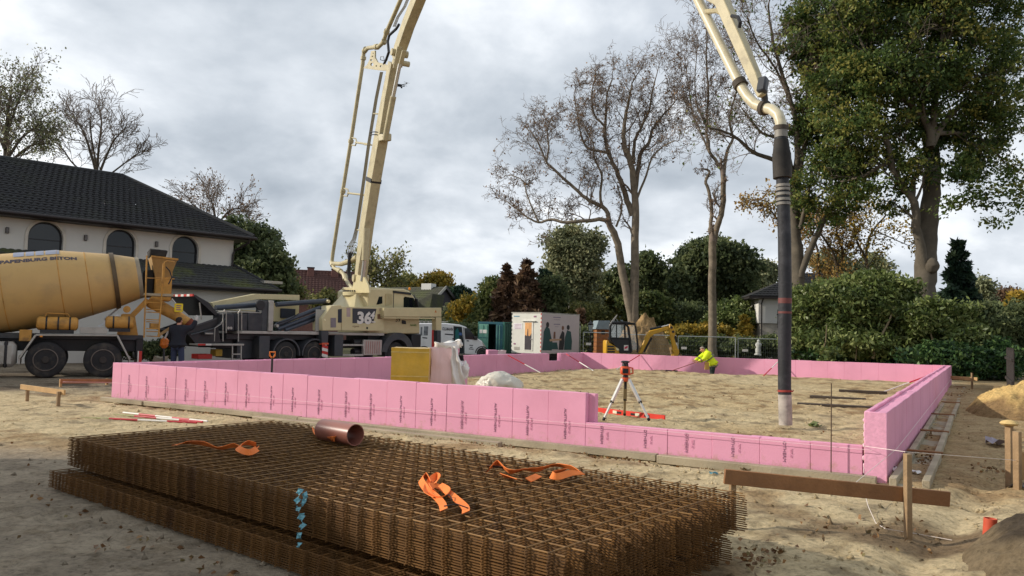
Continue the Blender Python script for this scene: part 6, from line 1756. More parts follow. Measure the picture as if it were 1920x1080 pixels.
lh = MB().lathe([(0, .1), (.45, .17), (.5, .2), (.62, .06), (.75, .01)], (0, 0, zt - .75), (0, 0, 1), 6).build('lantern_cap', EXB, o_)
MB().lathe([(0, .105), (.4, .172)], (0, 0, zt - .72), (0, 0, 1), 6).build('glass', mat('lamp_glass', (150, 160, 160), rough=.1), o_)
STN = mat('grey_stone', (186, 186, 180), rough=.85, var=.15)
for (px, py0, py1, Y_, lb) in ((1314, 618, 636, 58, 'pale stone garden figure behind the bent worker'), (1345, 614, 632, 57, 'pale stone ornament right beside the bare trunk'), (1421, 637, 662, 49, 'grey stone statue in front of the dark hedge left of the hose')):
    a, b = D(px, py0, Y_), D(px, py1 + 4, Y_); h_ = a.z - b.z
    s_ = MB().lathe([(0, .2), (.08 * h_, .2), (.1 * h_, .14), (.35 * h_, .17), (.5 * h_, .12), (.66 * h_, .2), (.78 * h_, .16), (.83 * h_, .06), (.9 * h_, .10), (.97 * h_, .08), (h_, .02)], (0, 0, 0), (.05, 0, 1), 14)
    o_ = thing('garden_statue', lb, 'statue', b); crumple(s_, .03, 4).build('figure', STN, o_, smooth=70)
q = D(1893, 712, 27); F = Frame((q.x, q.y), R(60)); P = F.P
pf = F.root('palisade_fence', 'dark weathered timber palisade at the right edge behind the sand pile', 'fence')
for k in range(30):
    z_ = 1.35 + .06 * math.sin(k * 2.3)
    MB().bb(-1.0 - .0 + k * .16 - 2.2, -.86 + k * .16 - 2.2, 0, .03, -.2, z_).build('fence_board', mat('black_timber', (52, 46, 44), rough=.9, var=.3), pf)
for k in (.3, 1.0):
    MB().bb(-3.2, 1.6, .032, .08, k, k + .08).build('fence_rail', mat('black_timber', (52, 46, 44)), pf)
# unseen house added left of the frame to shade the near left yard
o_ = thing('shade_house', 'unseen brick house added beyond the left edge to cast shade', 'house', (-16, 1.8, 0), 0)
RB = mat('red_brick', (140, 84, 66), rough=.9, var=.25, scale=7)
for x_ in (-4, 3.75):
    MB().bb(x_, x_ + .25, -7.8, 7.8, -.2, 4.1).build('wall', RB, o_)
for y_ in (-7.8, 7.55):
    MB().prism([(-4, -.2), (4, -.2), (4, 4.1), (0, 7.0), (-4, 4.1)], y_, y_ + .25).build('gable_wall', RB, o_)
for s_ in (-1, 1):
    MB().prism([(s_ * 4.4, 3.85), (0, 7.05), (0, 7.2), (s_ * 4.4, 4.0)], -8.1, 8.0).build('roof_slope', TILEB, o_)
for y_ in (-5, -1, 3):
    w_ = MB().bb(4.0, 4.04, y_, y_ + 1.3, 1.0, 2.3).build('window', mat('window_frame_dark', (30, 30, 34)), o_); MB().bb(4.041, 4.05, y_ + .08, y_ + 1.22, 1.08, 2.22).build('pane', GLASS, w_)
# ================================================================ vegetation
def tubes_mesh(name, polys, m, parent, n=5, kind=None):
    """many tapering limbs -> one mesh (branches of ONE tree)"""
    by = {}
    for P_, R_ in polys:
        by.setdefault(len(P_), []).append((P_, R_))
    V = []; Fq = []; o = 0
    for k, lst in by.items():
        P_ = np.array([p for p, _ in lst], float); R_ = np.array([r for _, r in lst], float)
        T = np.empty_like(P_); T[:, 1:-1] = P_[:, 2:] - P_[:, :-2]; T[:, 0] = P_[:, 1] - P_[:, 0]; T[:, -1] = P_[:, -1] - P_[:, -2]
        T /= np.linalg.norm(T, axis=2, keepdims=True) + 1e-9
        ref = np.where(np.abs(T[..., 2:3]) > .85, np.array([1., 0, 0]), np.array([0, 0, 1.]))
        ref = np.repeat(ref[:, :1], k, 1)
        N = np.cross(T, ref); N /= np.linalg.norm(N, axis=2, keepdims=True) + 1e-9
        Bn = np.cross(T, N)
        big = R_[:, 0] > .06
        for msk, ns in ((big, 9), (~big, 3)):
            if not msk.any():
                continue
            p, r, nn, bb = P_[msk], R_[msk], N[msk], Bn[msk]
            a = np.arange(ns) * 2 * np.pi / ns
            ring = p[:, :, None] + r[:, :, None, None] * (nn[:, :, None] * np.cos(a)[None, None, :, None] + bb[:, :, None] * np.sin(a)[None, None, :, None])
            M_ = len(p); V.append(ring.reshape(-1, 3))
            base = o + (np.arange(M_) * k * ns)[:, None, None] + (np.arange(k - 1) * ns)[None, :, None]
            j = np.arange(ns)[None, None, :]; j2 = (j + 1) % ns
            Fq.append(np.stack([base + j, base + j2, base + ns + j2, base + ns + j], -1).reshape(-1, 4)); o += M_ * k * ns
    return npmesh(name, np.concatenate(V), np.concatenate(Fq), m, parent, smooth=True, kind=kind)
def leaves(name, C, size, m, parent, r, flat=.0, out=None, stretch=1.6, droop=0., kind=None, tint=None, tb=None):
    """one folded leaf (or leaf spray) at every point of C"""
    n = len(C); size = size * (r.random(n) * .7 + .65)
    d = r.normal(size=(n, 3)); 
    if out is not None:
        d += out * .7
    d[:, 2] = d[:, 2] * (1 - flat) - droop
    d /= np.linalg.norm(d, axis=1, keepdims=True) + 1e-9
    q = r.normal(size=(n, 3)); s = np.cross(d, q); s /= np.linalg.norm(s, axis=1, keepdims=True) + 1e-9
    up = np.cross(d, s)
    L_ = d * (size * stretch / 2)[:, None]; S_ = s * (size / 2)[:, None]; U_ = up * (size * .18)[:, None]
    V = np.stack([C - L_, C + S_ * .9 + U_ - L_ * .1, C + L_, C - S_ * .9 + U_ - L_ * .1], 1).reshape(-1, 3)
    Fq = np.arange(n * 4).reshape(n, 4)
    t = (r.random(n) if tint is None else np.clip(tint + r.normal(size=n) * .12, 0, 1))
    return npmesh(name, V, Fq, m, parent, tint=np.repeat(t, 4), kind=kind)
def blobs(r, ells, n, spread, per=40, shell=.5, ragged=.25):
    """leaf centres: clumps through the volume of several ellipsoids, denser towards the outside"""
    vol = np.array([e[3] * e[4] * e[5] for e in ells]); vol = vol / vol.sum()
    k = max(4, n // per); cnt = r.multinomial(k, vol); P_ = []; O_ = []; T_ = []
    for (cx, cy, cz, rx, ry, rz), c in zip(ells, cnt):
        if c == 0:
            continue
        d = r.normal(size=(c, 3)); d /= np.linalg.norm(d, axis=1, keepdims=True)
        rad = (r.random(c) ** shell) * (1 + ragged * (r.random(c) - .6))
        ctr = np.array([cx, cy, cz]) + d * rad[:, None] * np.array([rx, ry, rz])
        tone = np.clip(.5 + r.normal(size=c) * .28, 0, 1)
        pts = ctr[:, None] + r.normal(size=(c, per, 3)) * spread * np.array([1, 1, .7])
        P_.append(pts.reshape(-1, 3)); O_.append(np.repeat(d, per, 0)); T_.append(np.repeat(tone, per))
    return np.concatenate(P_), np.concatenate(O_), np.concatenate(T_)
BARK = mat('grey_bark', (128, 116, 100), rough=.95, var=.3, scale=2.5, bump=.8, bscale=8, dirt=(84, 76, 62), dirt_amt=.7, dscale=1.2)
BARKD = mat('dark_bark', (84, 74, 62), rough=.95, var=.3, scale=2.5, bump=.6, bscale=8, dirt=(56, 52, 44), dirt_amt=.6)
BARKO = mat('oak_bark', (92, 84, 72), rough=.95, var=.3, scale=1.5, bump=.9, bscale=5, dirt=(74, 70, 62), dirt_amt=.8, dscale=.7)
LG_DARK = leafmat('leaf_dark_green', [(62, 74, 52), (84, 96, 64), (106, 116, 76), (132, 138, 94)], transl=.4)
LG_OAK = leafmat('leaf_oak', [(50, 64, 36), (68, 88, 46), (90, 110, 56), (118, 128, 66), (152, 146, 76)], transl=.4)
LG_OLIVE = leafmat('leaf_olive', [(77, 84, 51), (107, 111, 65), (139, 137, 81), (172, 162, 100)])
LG_SAGE = leafmat('leaf_sage', [(86, 93, 67), (118, 123, 90), (148, 151, 114), (179, 174, 130)])
LG_YEL = leafmat('leaf_yellow', [(101, 97, 42), (141, 126, 52), (176, 149, 61), (195, 158, 69)])
LG_RUST = leafmat('leaf_rust', [(66, 52, 44), (92, 70, 56), (116, 90, 68), (136, 112, 84)])
LG_ORNG = leafmat('leaf_orange', [(132, 106, 62), (164, 130, 74), (180, 146, 84), (146, 136, 78)])
LG_RHODO = leafmat('leaf_rhododendron', [(60, 74, 40), (88, 104, 54), (118, 130, 74), (150, 158, 102)], rough=.4)
LG_LAUREL = leafmat('leaf_laurel', [(37, 56, 37), (51, 78, 46), (76, 105, 59), (112, 137, 81)], rough=.35)
LG_CON = leafmat('leaf_conifer', [(30, 46, 39), (41, 60, 48), (55, 76, 57), (76, 94, 67)])
LG_BROWN = leafmat('leaf_brown_dry', [(112, 84, 58), (142, 108, 76), (160, 128, 92)])
LG_HEDGE = leafmat('leaf_hedge', [(58, 70, 44), (78, 92, 52), (102, 112, 62), (130, 130, 76)], transl=.4)
# ---- branching
def grow(r, polys, tips, p, d, L_, rad, lvl, maxl, par):
    k = 4 if lvl >= maxl else 5
    pts = [p.copy()]; dd = d.copy(); st = L_ / (k - 1)
    for i in range(k - 1):
        dd = dd + r.normal(size=3) * par['wob'] + np.array([0, 0, par['up'] if lvl < maxl else par['tipup']]) * .25
        dd /= np.linalg.norm(dd) + 1e-9
        pts.append(pts[-1] + dd * st)
    rr = [max(par['rmin'], rad * (1 - .75 * i / (k - 1))) for i in range(k)]
    polys.append((pts, rr))
    if lvl >= maxl:
        tips.append(pts[-1]); tips.append(pts[-2]); return
    n = par['kids'][lvl]
    for c in range(n):
        f = .25 + .75 * (c + r.random()) / n
        i = min(int(f * (k - 1)), k - 2); u = f * (k - 1) - i
        q = pts[i] + (pts[i + 1] - pts[i]) * u
        t = pts[i + 1] - pts[i]; t = t / (np.linalg.norm(t) + 1e-9)
        x = r.normal(size=3); x -= t * x.dot(t); x /= np.linalg.norm(x) + 1e-9
        an = par['ang'] * (.7 + .6 * r.random())
        grow(r, polys, tips, q, t * math.cos(an) + x * math.sin(an), L_ * par['ratio'] * (.6 + .6 * r.random()), rr[i] * .6, lvl + 1, maxl, par)
def limbtree(name, label, Y, limbs, bark, seed, par, cat='tree', group=None, depth=1.0, start=.25, lod=1.0, extra_leaves=None, maxl=2):
    """limbs: (measured points, r0, r1, number of side branches, their length)"""
    r = np.random.default_rng(seed)
    b = D(limbs[0][0][0][0], limbs[0][0][0][1], Y); base = np.array([b.x, b.y, b.z])
    o_ = thing(name, label, cat, b, 0, group)
    polys = []; tips = []; big = []
    for pts, r0, r1, nk, kl in limbs:
        P_ = []; dz = 0.; tgt = r.uniform(-1, 1) * depth * 3
        for i, q in enumerate(pts):
            f = i / max(1, len(pts) - 1)
            yy = Y + (q[2] if len(q) > 2 else tgt * f * f)
            v = D(q[0], q[1], yy); P_.append(np.array([v.x, v.y, v.z]) - base)
        # smooth
        S_ = []
        n = len(P_)
        for i in range(n - 1):
            a, b_, c, d = P_[max(i - 1, 0)], P_[i], P_[i + 1], P_[min(i + 2, n - 1)]
            for k in range(4):
                u = k / 4; S_.append(.5 * (2 * b_ + (c - a) * u + (2 * a - 5 * b_ + 4 * c - d) * u * u + (3 * b_ - a - 3 * c + d) * u ** 3))
        S_.append(P_[-1]); m_ = len(S_)
        R_ = [(r0 + (r1 - r0) * (i / (m_ - 1)) ** .8) * .9 for i in range(m_)]
        S_ = [s + (r.normal(size=3) * min(R_[i] * .16, .022) if 0 < i < m_ - 1 else 0) for i, s in enumerate(S_)]
        big.append((S_, R_))
        for c in range(nk):
            f = start + (1 - start) * (c + r.random()) / nk
            i = min(int(f * (m_ - 1)), m_ - 2); t = S_[i + 1] - S_[i]; t = t / np.linalg.norm(t)
            x = r.normal(size=3); x -= t * x.dot(t); x /= np.linalg.norm(x)
            x[2] += par.get('kidup', .2)
            an = par['ang'] * (.8 + .5 * r.random())
            dd = t * math.cos(an) + x * math.sin(an); dd /= np.linalg.norm(dd)
            grow(r, polys, tips, S_[i], dd, kl * (.55 + .7 * r.random()), max(par['rmin'] * 1.6, R_[i] * .42), 0, maxl, par)
        grow(r, polys, tips, S_[-1], (S_[-1] - S_[-2]) / np.linalg.norm(S_[-1] - S_[-2]), kl * .8, R_[-1], 0, maxl, par)
    tubes_mesh('trunk', big, bark, o_)
    tubes_mesh('branches', polys, par.get('twigmat', bark), o_, kind='stuff')
    tips = np.array(tips)
    if extra_leaves:
        m_, n_, sz, sp = extra_leaves
        idx = r.integers(0, len(tips), n_)
        C_ = tips[idx] + r.normal(size=(n_, 3)) * sp
        leaves('crown', C_, sz, m_, o_, r, droop=.5, kind=None)
    return o_, tips, base, r
def zx(px, py):   # coordinates read off the enlarged view of the two bare trees
    return (900 + px / 1.862, 60 + py / 1.862)
def zl(s):
    v = [float(t) for t in s.split()]
    return [zx(v[i], v[i + 1]) for i in range(0, len(v), 2)]
bare = dict(wob=.24, up=.2, tipup=-.3, kids=(6, 4, 3), ratio=.58, ang=.85, rmin=.0105, kidup=.25, twigmat=mat('twig_bark', (122, 108, 96), rough=.95, var=.2))
limbtree('bare_tree', 'tall bare tree with twin trunks behind the excavator and soil heap', 53, [
    (zl('535 1060 536 1000 541 800 543 640 537 520 525 450 503 390 505 330 515 260 525 215 532 175'), .42, .05, 11, 2.22),
    (zl('541 560 560 430 590 385 603 340 640 290 680 245'), .2, .05, 11, 1.92),
    (zl('536 460 541 380 565 330 592 270 600 215 612 165'), .15, .045, 11, 1.92),
    (zl('545 590 580 500 600 440 640 400 680 380'), .1, .04, 9, 1.63),
    (zl('532 1010 500 850 480 740 455 680'), .34, .24, 0, 0.74),
    (zl('457 684 430 655 370 660 300 665 250 655 205 664 170 650 130 620 92 590'), .19, .04, 15, 1.63),
    (zl('205 664 185 620 165 570 150 520 110 500'), .08, .035, 9, 1.41),
    (zl('455 680 440 620 385 590 330 545 270 490 230 450 210 400 180 350'), .2, .045, 15, 1.78),
    (zl('232 452 240 400 235 340 250 300'), .09, .035, 8, 1.48),
    (zl('425 605 420 560 425 500 400 440 395 390 370 340'), .12, .04, 10, 1.70),
    (zl('533 640 515 590 495 530 470 470 447 420 436 350 440 280 444 215 462 165'), .26, .05, 12, 2.00),
    (zl('447 422 400 412 370 400 350 350 340 290 328 220'), .12, .04, 11, 1.78),
    (zl('438 330 400 290 390 230 396 180'), .1, .04, 9, 1.63),
    (zl('475 680 490 640 495 590 480 540'), .09, .05, 2, 1.11),
    (zl('380 655 385 620 350 600'), .06, .03, 4, 0.89),
], BARK, 11, bare, extra_leaves=(LG_BROWN, 1900, .11, .12), depth=.9, maxl=3)
bare2 = dict(bare); bare2['kids'] = (6, 4, 3); bare2['up'] = .6
limbtree('bare_tree', 'slender bare tree with one pale straight trunk behind the fence', 50, [
    (zl('812 1150 812 1075 811 900 812 730'), .32, .26, 0, 1.),
    (zl('812 735 803 690 808 640 800 560 788 520 802 490 792 480'), .17, .08, 3, .8),
    (zl('812 560 826 600 818 570 828 545'), .06, .04, 1, .7),
    (zl('814 740 828 680 847 620 850 500'), .24, .18, 2, 1.4),
    (zl('848 510 838 470 805 420 792 350 795 250 797 200 790 100 792 20 790 -30'), .15, .035, 16, 2.4),
    (zl('850 505 862 420 882 370 872 300 892 220 900 160 885 80'), .14, .035, 14, 2.2),
    (zl('880 370 850 360 820 345 805 340'), .06, .03, 5, 1.6),
    (zl('800 420 770 350 745 290 730 200 720 130'), .08, .03, 11, 2.0),
    (zl('792 330 760 260 750 180 755 100'), .07, .03, 9, 1.9),
], BARK, 12, bare2, extra_leaves=(LG_BROWN, 700, .11, .1), depth=.6, maxl=3)
# ---- tree behind the hose, half leafless
LM = dict(bare); LM['kids'] = (7, 5)
o3_, tips3, base3, r3 = limbtree('roadside_tree', 'forked tree directly behind the thick hose with bare twigs on its left', 42, [
    ([(1497, 600), (1497, 549), (1494, 480), (1490, 420), (1492, 340)], .46, .30, 0, 1.),
    ([(1488, 380), (1470, 330), (1450, 300), (1412, 286), (1385, 262), (1362, 248), (1330, 240)], .2, .05, 8, 1.8),
    ([(1488, 340), (1478, 290), (1462, 262), (1430, 250), (1408, 225), (1392, 205)], .15, .04, 8, 1.8),
    ([(1500, 520), (1522, 462), (1548, 410), (1565, 380), (1585, 340), (1612, 290), (1618, 240)], .22, .07, 5, 1.8),
    ([(1492, 345), (1496, 280), (1490, 220), (1470, 150), (1450, 80), (1440, 10)], .24, .05, 14, 2.2),
    ([(1494, 330), (1510, 260), (1515, 180), (1530, 100), (1530, 20)], .2, .05, 14, 2.2),
    ([(1486, 200), (1455, 130), (1420, 80), (1400, 30)], .1, .03, 12, 1.9),
    ([(1500, 430), (1516, 360), (1526, 310), (1560, 260)], .14, .05, 6, 1.6),
], BARKO, 13, LM, depth=.8, extra_leaves=(LG_OAK, 900, .12, .2))
def ell(px, py, rx, ry, Y, base, ryd=None):
    c = D(px, py, Y); k = Y / FPX
    return (c.x - base[0], c.y - base[1], c.z - base[2], rx * k, (ryd if ryd else max(rx, ry) * k * .8), ry * k)
P_, O_, T_ = blobs(r3, [ell(1560, 100, 70, 110, 42, base3), ell(1530, 230, 60, 60, 42, base3), ell(1590, 60, 60, 60, 42, base3), ell(1570, 320, 60, 40, 42, base3), ell(1500, 60, 40, 70, 42, base3)], 24000, .2, 30)
leaves('crown', P_, .14, LG_OAK, o3_, r3, out=O_, tint=T_)
# ---- the big green oak at right
OK_ = dict(wob=.2, up=.15, tipup=0., kids=(5, 4), ratio=.55, ang=.8, rmin=.016, kidup=.1)
ok_, tipo_, baseo, ro = limbtree('green_oak', 'big leafy green oak with a thick burred trunk at right', 38, [
    ([(1728, 570), (1732, 545), (1735, 500), (1738, 450), (1742, 400), (1748, 330), (1745, 270)], .66, .42, 0, 1.),
    ([(1738, 520), (1727, 470), (1718, 425), (1714, 380), (1690, 345), (1672, 310), (1665, 270), (1650, 240), (1600, 215)], .30, .10, 10, 2.2),
    ([(1716, 385), (1712, 350), (1722, 320), (1738, 300)], .14, .1, 1, 1.),
    ([(1745, 275), (1738, 230), (1700, 190), (1660, 150), (1620, 90)], .25, .07, 14, 2.6),
    ([(1745, 275), (1770, 230), (1800, 200), (1850, 150), (1900, 130)], .2, .06, 14, 2.2),
    ([(1746, 270), (1752, 200), (1760, 120), (1770, 40), (1780, -40)], .24, .07, 16, 2.6),
    ([(1760, 250), (1800, 250), (1840, 260), (1880, 300)], .14, .05, 10, 2.0),
    ([(1670, 300), (1620, 330), (1570, 345), (1520, 380)], .13, .05, 10, 2.0),
], BARKO, 21, OK_, depth=1.4)
OE = [(1600, 60, 95, 80), (1700, 30, 110, 80), (1800, 50, 110, 80), (1880, 90, 60, 60), (1640, 140, 110, 70), (1750, 150, 110, 75), (1850, 190, 75, 50), (1560, 160, 70, 70), (1900, 20, 60, 60),
      (1600, 230, 90, 50), (1700, 240, 90, 50), (1800, 250, 80, 45), (1640, 300, 70, 30), (1800, 320, 60, 40), (1560, 290, 70, 45), (1850, 370, 55, 38), (1900, 345, 40, 50), (1905, 230, 40, 40), (1880, 415, 45, 16), (1780, 385, 35, 22), (1740, -40, 220, 60), (1600, 360, 80, 24), (1660, 345, 50, 20), (1560, -30, 70, 60)]
P_, O_, T_ = blobs(ro, [ell(a_, b_, c_ * .84, d_ * .84, 38 + ro.uniform(-1.5, 1.5), baseo) for a_, b_, c_, d_ in OE], 62000, .24, 34, shell=.4, ragged=.5)
it = ro.integers(0, len(tipo_), 1500); P2 = (tipo_[it][:, None] + ro.normal(size=(1500, 24, 3)) * np.array([.24, .24, .15])).reshape(-1, 3)
P_ = np.concatenate([P_, P2]); O_ = np.concatenate([O_, ro.normal(size=P2.shape) * .3]); T_ = np.concatenate([T_, np.repeat(ro.random(1500), 24)])
leaves('crown', P_, .12, LG_OAK, ok_, ro, out=O_, tint=T_)
bq = D(1748, 498, 37.7); 
bm = bmesh.new(); bmesh.ops.create_icosphere(bm, subdivisions=3, radius=.3); mb = MB(); bm.verts.index_update()
mb.add([(v.co.x + bq.x - baseo[0], v.co.y + bq.y - baseo[1], v.co.z * 1.2 + bq.z - baseo[2]) for v in bm.verts], [tuple(v.index for v in f.verts) for f in bm.faces]); bm.free()
crumple(mb, .06, 4).build('burr', BARKO, ok_, smooth=80)
# ---- small autumn trees under the oak
small = dict(wob=.28, up=.3, tipup=.1, kids=(4, 4), ratio=.55, ang=.8, rmin=.012, kidup=.2)
for i, (lb, Y_, lim, nl_, ml) in enumerate((
    ('autumn tree with crooked orange leaved boughs right behind the forked trunk', 47, [([(1578, 600), (1576, 540), (1570, 500), (1560, 470), (1540, 440)], .17, .06, 7, 1.6), ([(1572, 505), (1580, 470), (1568, 430), (1590, 400)], .12, .05, 7, 1.6)], 3000, LG_ORNG),
    ('autumn tree with a dark leaning stem between the forked trunk and the oak', 46, [([(1623, 600), (1626, 520), (1624, 480), (1632, 440), (1660, 405)], .16, .05, 8, 1.7), ([(1626, 490), (1606, 450), (1600, 410)], .1, .04, 7, 1.6), ([(1640, 432), (1680, 450), (1702, 460)], .05, .03, 4, 1.2)], 2600, LG_YEL),
    ('rusty leaved small tree low behind the white house roof', 48, [([(1530, 600), (1532, 540), (1535, 480), (1520, 430)], .12, .05, 7, 1.5)], 1900, LG_ORNG),
    ('thin tree with orange leaves left of the thick hose', 45, [([(1500, 640), (1482, 470), (1462, 420), (1440, 390), (1425, 385)], .08, .03, 9, 1.1)], 1500, LG_ORNG))):
    limbtree('autumn_tree', lb, Y_, lim, BARKD, 30 + i, small, extra_leaves=(ml, int(nl_ * .6), .12, .22), depth=.5, group='small autumn trees')
# ---- trees behind the white house
lt = dict(wob=.2, up=.35, tipup=.1, kids=(6, 5), ratio=.55, ang=.65, rmin=.016, kidup=.2, twigmat=mat('twig_bark', (122, 108, 96)))
limbtree('winter_tree', 'leafless spreading tree right above the white house roof', 62, [
    ([(180, 400), (182, 330), (185, 280), (190, 230), (188, 210)], .16, .05, 12, 2.6), ([(182, 330), (165, 270), (150, 235), (140, 225)], .15, .04, 9, 2.4), ([(184, 330), (210, 270), (225, 250)], .13, .04, 9, 2.4),
    ([(183, 345), (235, 305), (262, 285)], .1, .03, 8, 2.0), ([(181, 345), (140, 310), (118, 280), (108, 270)], .1, .04, 8, 2.2), ([(182, 320), (172, 260), (168, 225)], .1, .04, 8, 2.2)], BARKD, 41, lt, depth=.7)
limbtree('winter_tree', 'tree with sparse olive leaves at the far left above the roof', 58, [
    ([(15, 400), (10, 300), (14, 220), (22, 170)], .3, .06, 12, 2.6), ([(12, 300), (40, 260), (70, 235)], .16, .05, 10, 2.2), ([(12, 310), (55, 275), (85, 270)], .14, .05, 10, 2.0), ([(10, 280), (-20, 220), (-40, 160)], .16, .05, 10, 2.4), ([(12, 255), (30, 200), (45, 160)], .12, .04, 9, 2.2)],
    BARKD, 42, lt, depth=.7, extra_leaves=(LG_SAGE, 5200, .13, .35))
limbtree('winter_tree', 'twiggy brownish tree behind the right slope of the big roof', 66, [
    ([(410, 480), (405, 420), (400, 390), (395, 372)], .2, .05, 11, 2.2), ([(404, 430), (375, 395), (358, 380)], .12, .04, 9, 2.0), ([(405, 425), (430, 395), (450, 390)], .12, .04, 9, 1.9), ([(403, 440), (440, 415), (458, 412)], .1, .04, 8, 1.6)], BARKD, 43, lt, depth=.6, extra_leaves=(LG_BROWN, 600, .13, .2))
limbtree('winter_tree', 'hazy bare tree behind the brown roofed house near the boom', 95, [
    ([(705, 580), (700, 540), (698, 512)], .25, .06, 12, 2.4), ([(701, 550), (682, 525), (676, 510)], .14, .05, 9, 2.2), ([(702, 550), (722, 530), (735, 520)], .14, .05, 9, 2.2)], BARKD, 44, lt, depth=.6, extra_leaves=(LG_OLIVE, 3000, .26, .5))
# ---- bushy trees, conifers, shrubs (crowns from leaf clumps)
def bushy(name, label, ells, Y, n, size, m, seed, cat='tree', spread=.3, per=36, trunk=None, shell=.38, droop=0., stretch=1.6, flat=0., group=None, bark=BARKD, ragged=.3, wood=6):
    """ells: measured (px, py, rx, ry) lobes of the crown"""
    r = np.random.default_rng(seed); n = int(n * 1.5); size *= .78
    px = ells[0][0]; bz = D(px, ells[0][1], Y); base = np.array([bz.x, bz.y, -.5 if Y > 40 else gz(bz.x, bz.y)])
    o_ = thing(name, label, cat, base, 0, group)
    E_ = [ell(a_, b_, c_, d_, Y + r.uniform(-.5, .5) * c_ * Y / FPX, base) for a_, b_, c_, d_ in ells]
    sat = []
    for (a_, b_, c_, rx_, ry_, rz_) in E_:
        for _ in range(6):
            d = r.normal(size=3); d[2] = abs(d[2]) * .9 - .15; d /= np.linalg.norm(d); f = r.uniform(.2, .42); q_ = r.uniform(.85, 1.08)
            sat.append((a_ + d[0] * rx_ * q_, b_ + d[1] * ry_ * q_, c_ + d[2] * rz_ * q_, rx_ * f, ry_ * f, rz_ * f))
    E2_ = [(a_, b_, c_, rx_ * .92, ry_ * .92, rz_ * .92) for a_, b_, c_, rx_, ry_, rz_ in E_] + sat
    P_, O_, T_ = blobs(r, E2_, n, spread * .85, per, shell, ragged)
    ok = P_[:, 2] > .05
    leaves('crown', P_[ok], size, m, o_, r, out=O_[ok], tint=T_[ok], droop=droop, stretch=stretch, flat=flat)
    top_ = max(e[2] + e[5] * .5 for e in E_); pol = []
    rt = .04 * top_ ** .5 + .05
    pol.append(([np.array([0, 0, -.2]), np.array([.03, 0, top_ * .3]), np.array([.0, .05, top_ * .6]), np.array([.05, 0, top_])], [rt, rt * .8, rt * .5, .02]))
    for k in range(wood):
        e = E_[k % len(E_)]; z0 = top_ * r.uniform(.1, .5)
        tgt = np.array(e[:3]) + r.normal(size=3) * np.array(e[3:]) * .35
        pol.append(([np.array([0, 0, z0]), np.array([0, 0, z0]) * .5 + tgt * .5 + np.array([0, 0, -.1 * top_]), tgt * .8 + np.array([0, 0, z0]) * .2, tgt], [rt * .5, rt * .35, rt * .2, .012]))
    tubes_mesh('trunk', pol, bark, o_)
    return o_
def conifer(name, label, px, ptop, pbot, wpx, Y, n, size, m, seed, group=None, lean=0., dens=1.0):
    r = np.random.default_rng(seed); b = D(px, pbot, Y); tp = D(px + lean, ptop, Y)
    base = np.array([b.x, b.y, min(b.z, 0)]); H_ = tp.z - base[2]; W_ = wpx * Y / FPX / 2
    o_ = thing(name, label, 'conifer', base, 0, group)
    k = int(n / 30); u = 1 - np.sqrt(1 - r.random(k) * .9995); a = r.random(k) * 2 * np.pi
    rad = W_ * (1 - u) ** .8 * (.35 + .75 * r.random(k) ** .6) * (1 + .22 * np.sin(u * 40 + a * 2))
    c = np.stack([np.cos(a) * rad + u * (tp.x - b.x), np.sin(a) * rad, u * H_ + .1 - rad * .15], 1)
    tone = np.clip(.45 + r.normal(size=k) * .2, 0, 1)
    P_ = (c[:, None] + r.normal(size=(k, 30, 3)) * np.array([.22, .22, .13]) * (.35 + .65 * (1 - u))[:, None, None]).reshape(-1, 3)
    O_ = np.repeat(np.stack([np.cos(a), np.sin(a), np.full(k, .35)], 1), 30, 0)
    leaves('crown', P_, size, m, o_, r, out=O_ * 1.6, tint=np.repeat(tone, 30), stretch=2.2)
    tubes_mesh('trunk', [([np.array([0, 0, -.2]), np.array([0, 0, H_ * .5]), np.array([tp.x - b.x, 0, H_])], [.16, .1, .01])], BARKD, o_)
    return o_
bushy('garden_tree', 'dense green yew like tree directly behind the right corner of the white house', [(475, 470, 40, 55), (500, 500, 40, 40), (455, 440, 25, 30), (520, 530, 30, 30), (470, 530, 45, 40)], 50, 15000, .24, LG_DARK, 51, spread=.35)
bushy('garden_tree', 'feathery olive shrub between the white house and the brown roof', [(525, 520, 26, 30), (535, 548, 24, 24), (510, 545, 24, 24)], 56, 6000, .24, LG_OLIVE, 52, spread=.35)
conifer('cypress', 'thin cypress tip standing above the green tree beside the house', 512, 428, 600, 34, 54, 2400, .26, LG_CON, 53)
bushy('garden_tree', 'golden olive tree behind the mossy gabled roof', [(815, 535, 28, 18), (800, 548, 22, 14), (832, 545, 18, 16)], 98, 6500, .38, LG_YEL, 54, spread=.5)
bushy('pine_tree', 'small dark pine right of the mossy gabled house', [(862, 545, 16, 7), (872, 552, 16, 7), (852, 553, 12, 6), (866, 562, 16, 8)], 90, 3200, .34, LG_CON, 55, spread=.35, shell=.8)
bushy('garden_tree', 'grey green tree behind the mossy house near the cab beacon', [(765, 535, 22, 14), (745, 540, 20, 12)], 105, 4000, .4, LG_OLIVE, 56, spread=.6)
bushy('shrub', 'silvery shrub beside the gable of the mossy house', [(848, 595, 14, 22), (842, 610, 14, 16)], 66, 3200, .24, LG_SAGE, 57, 'shrub', spread=.3)
bushy('garden_tree', 'yellow green bush above the van windscreen', [(882, 580, 24, 26), (872, 605, 26, 22), (900, 600, 24, 26)], 64, 8000, .26, LG_YEL, 58, spread=.35)
bushy('garden_tree', 'green and yellow tree behind the green container', [(918, 570, 22, 38), (925, 545, 14, 26), (912, 600, 28, 26)], 62, 8500, .25, LG_HEDGE, 59, spread=.35)
conifer('brown_conifer', 'reddish brown conifer left of the darkest one behind the container', 951, 497, 640, 84, 60, 11000, .26, LG_RUST, 60, 'brown conifers')
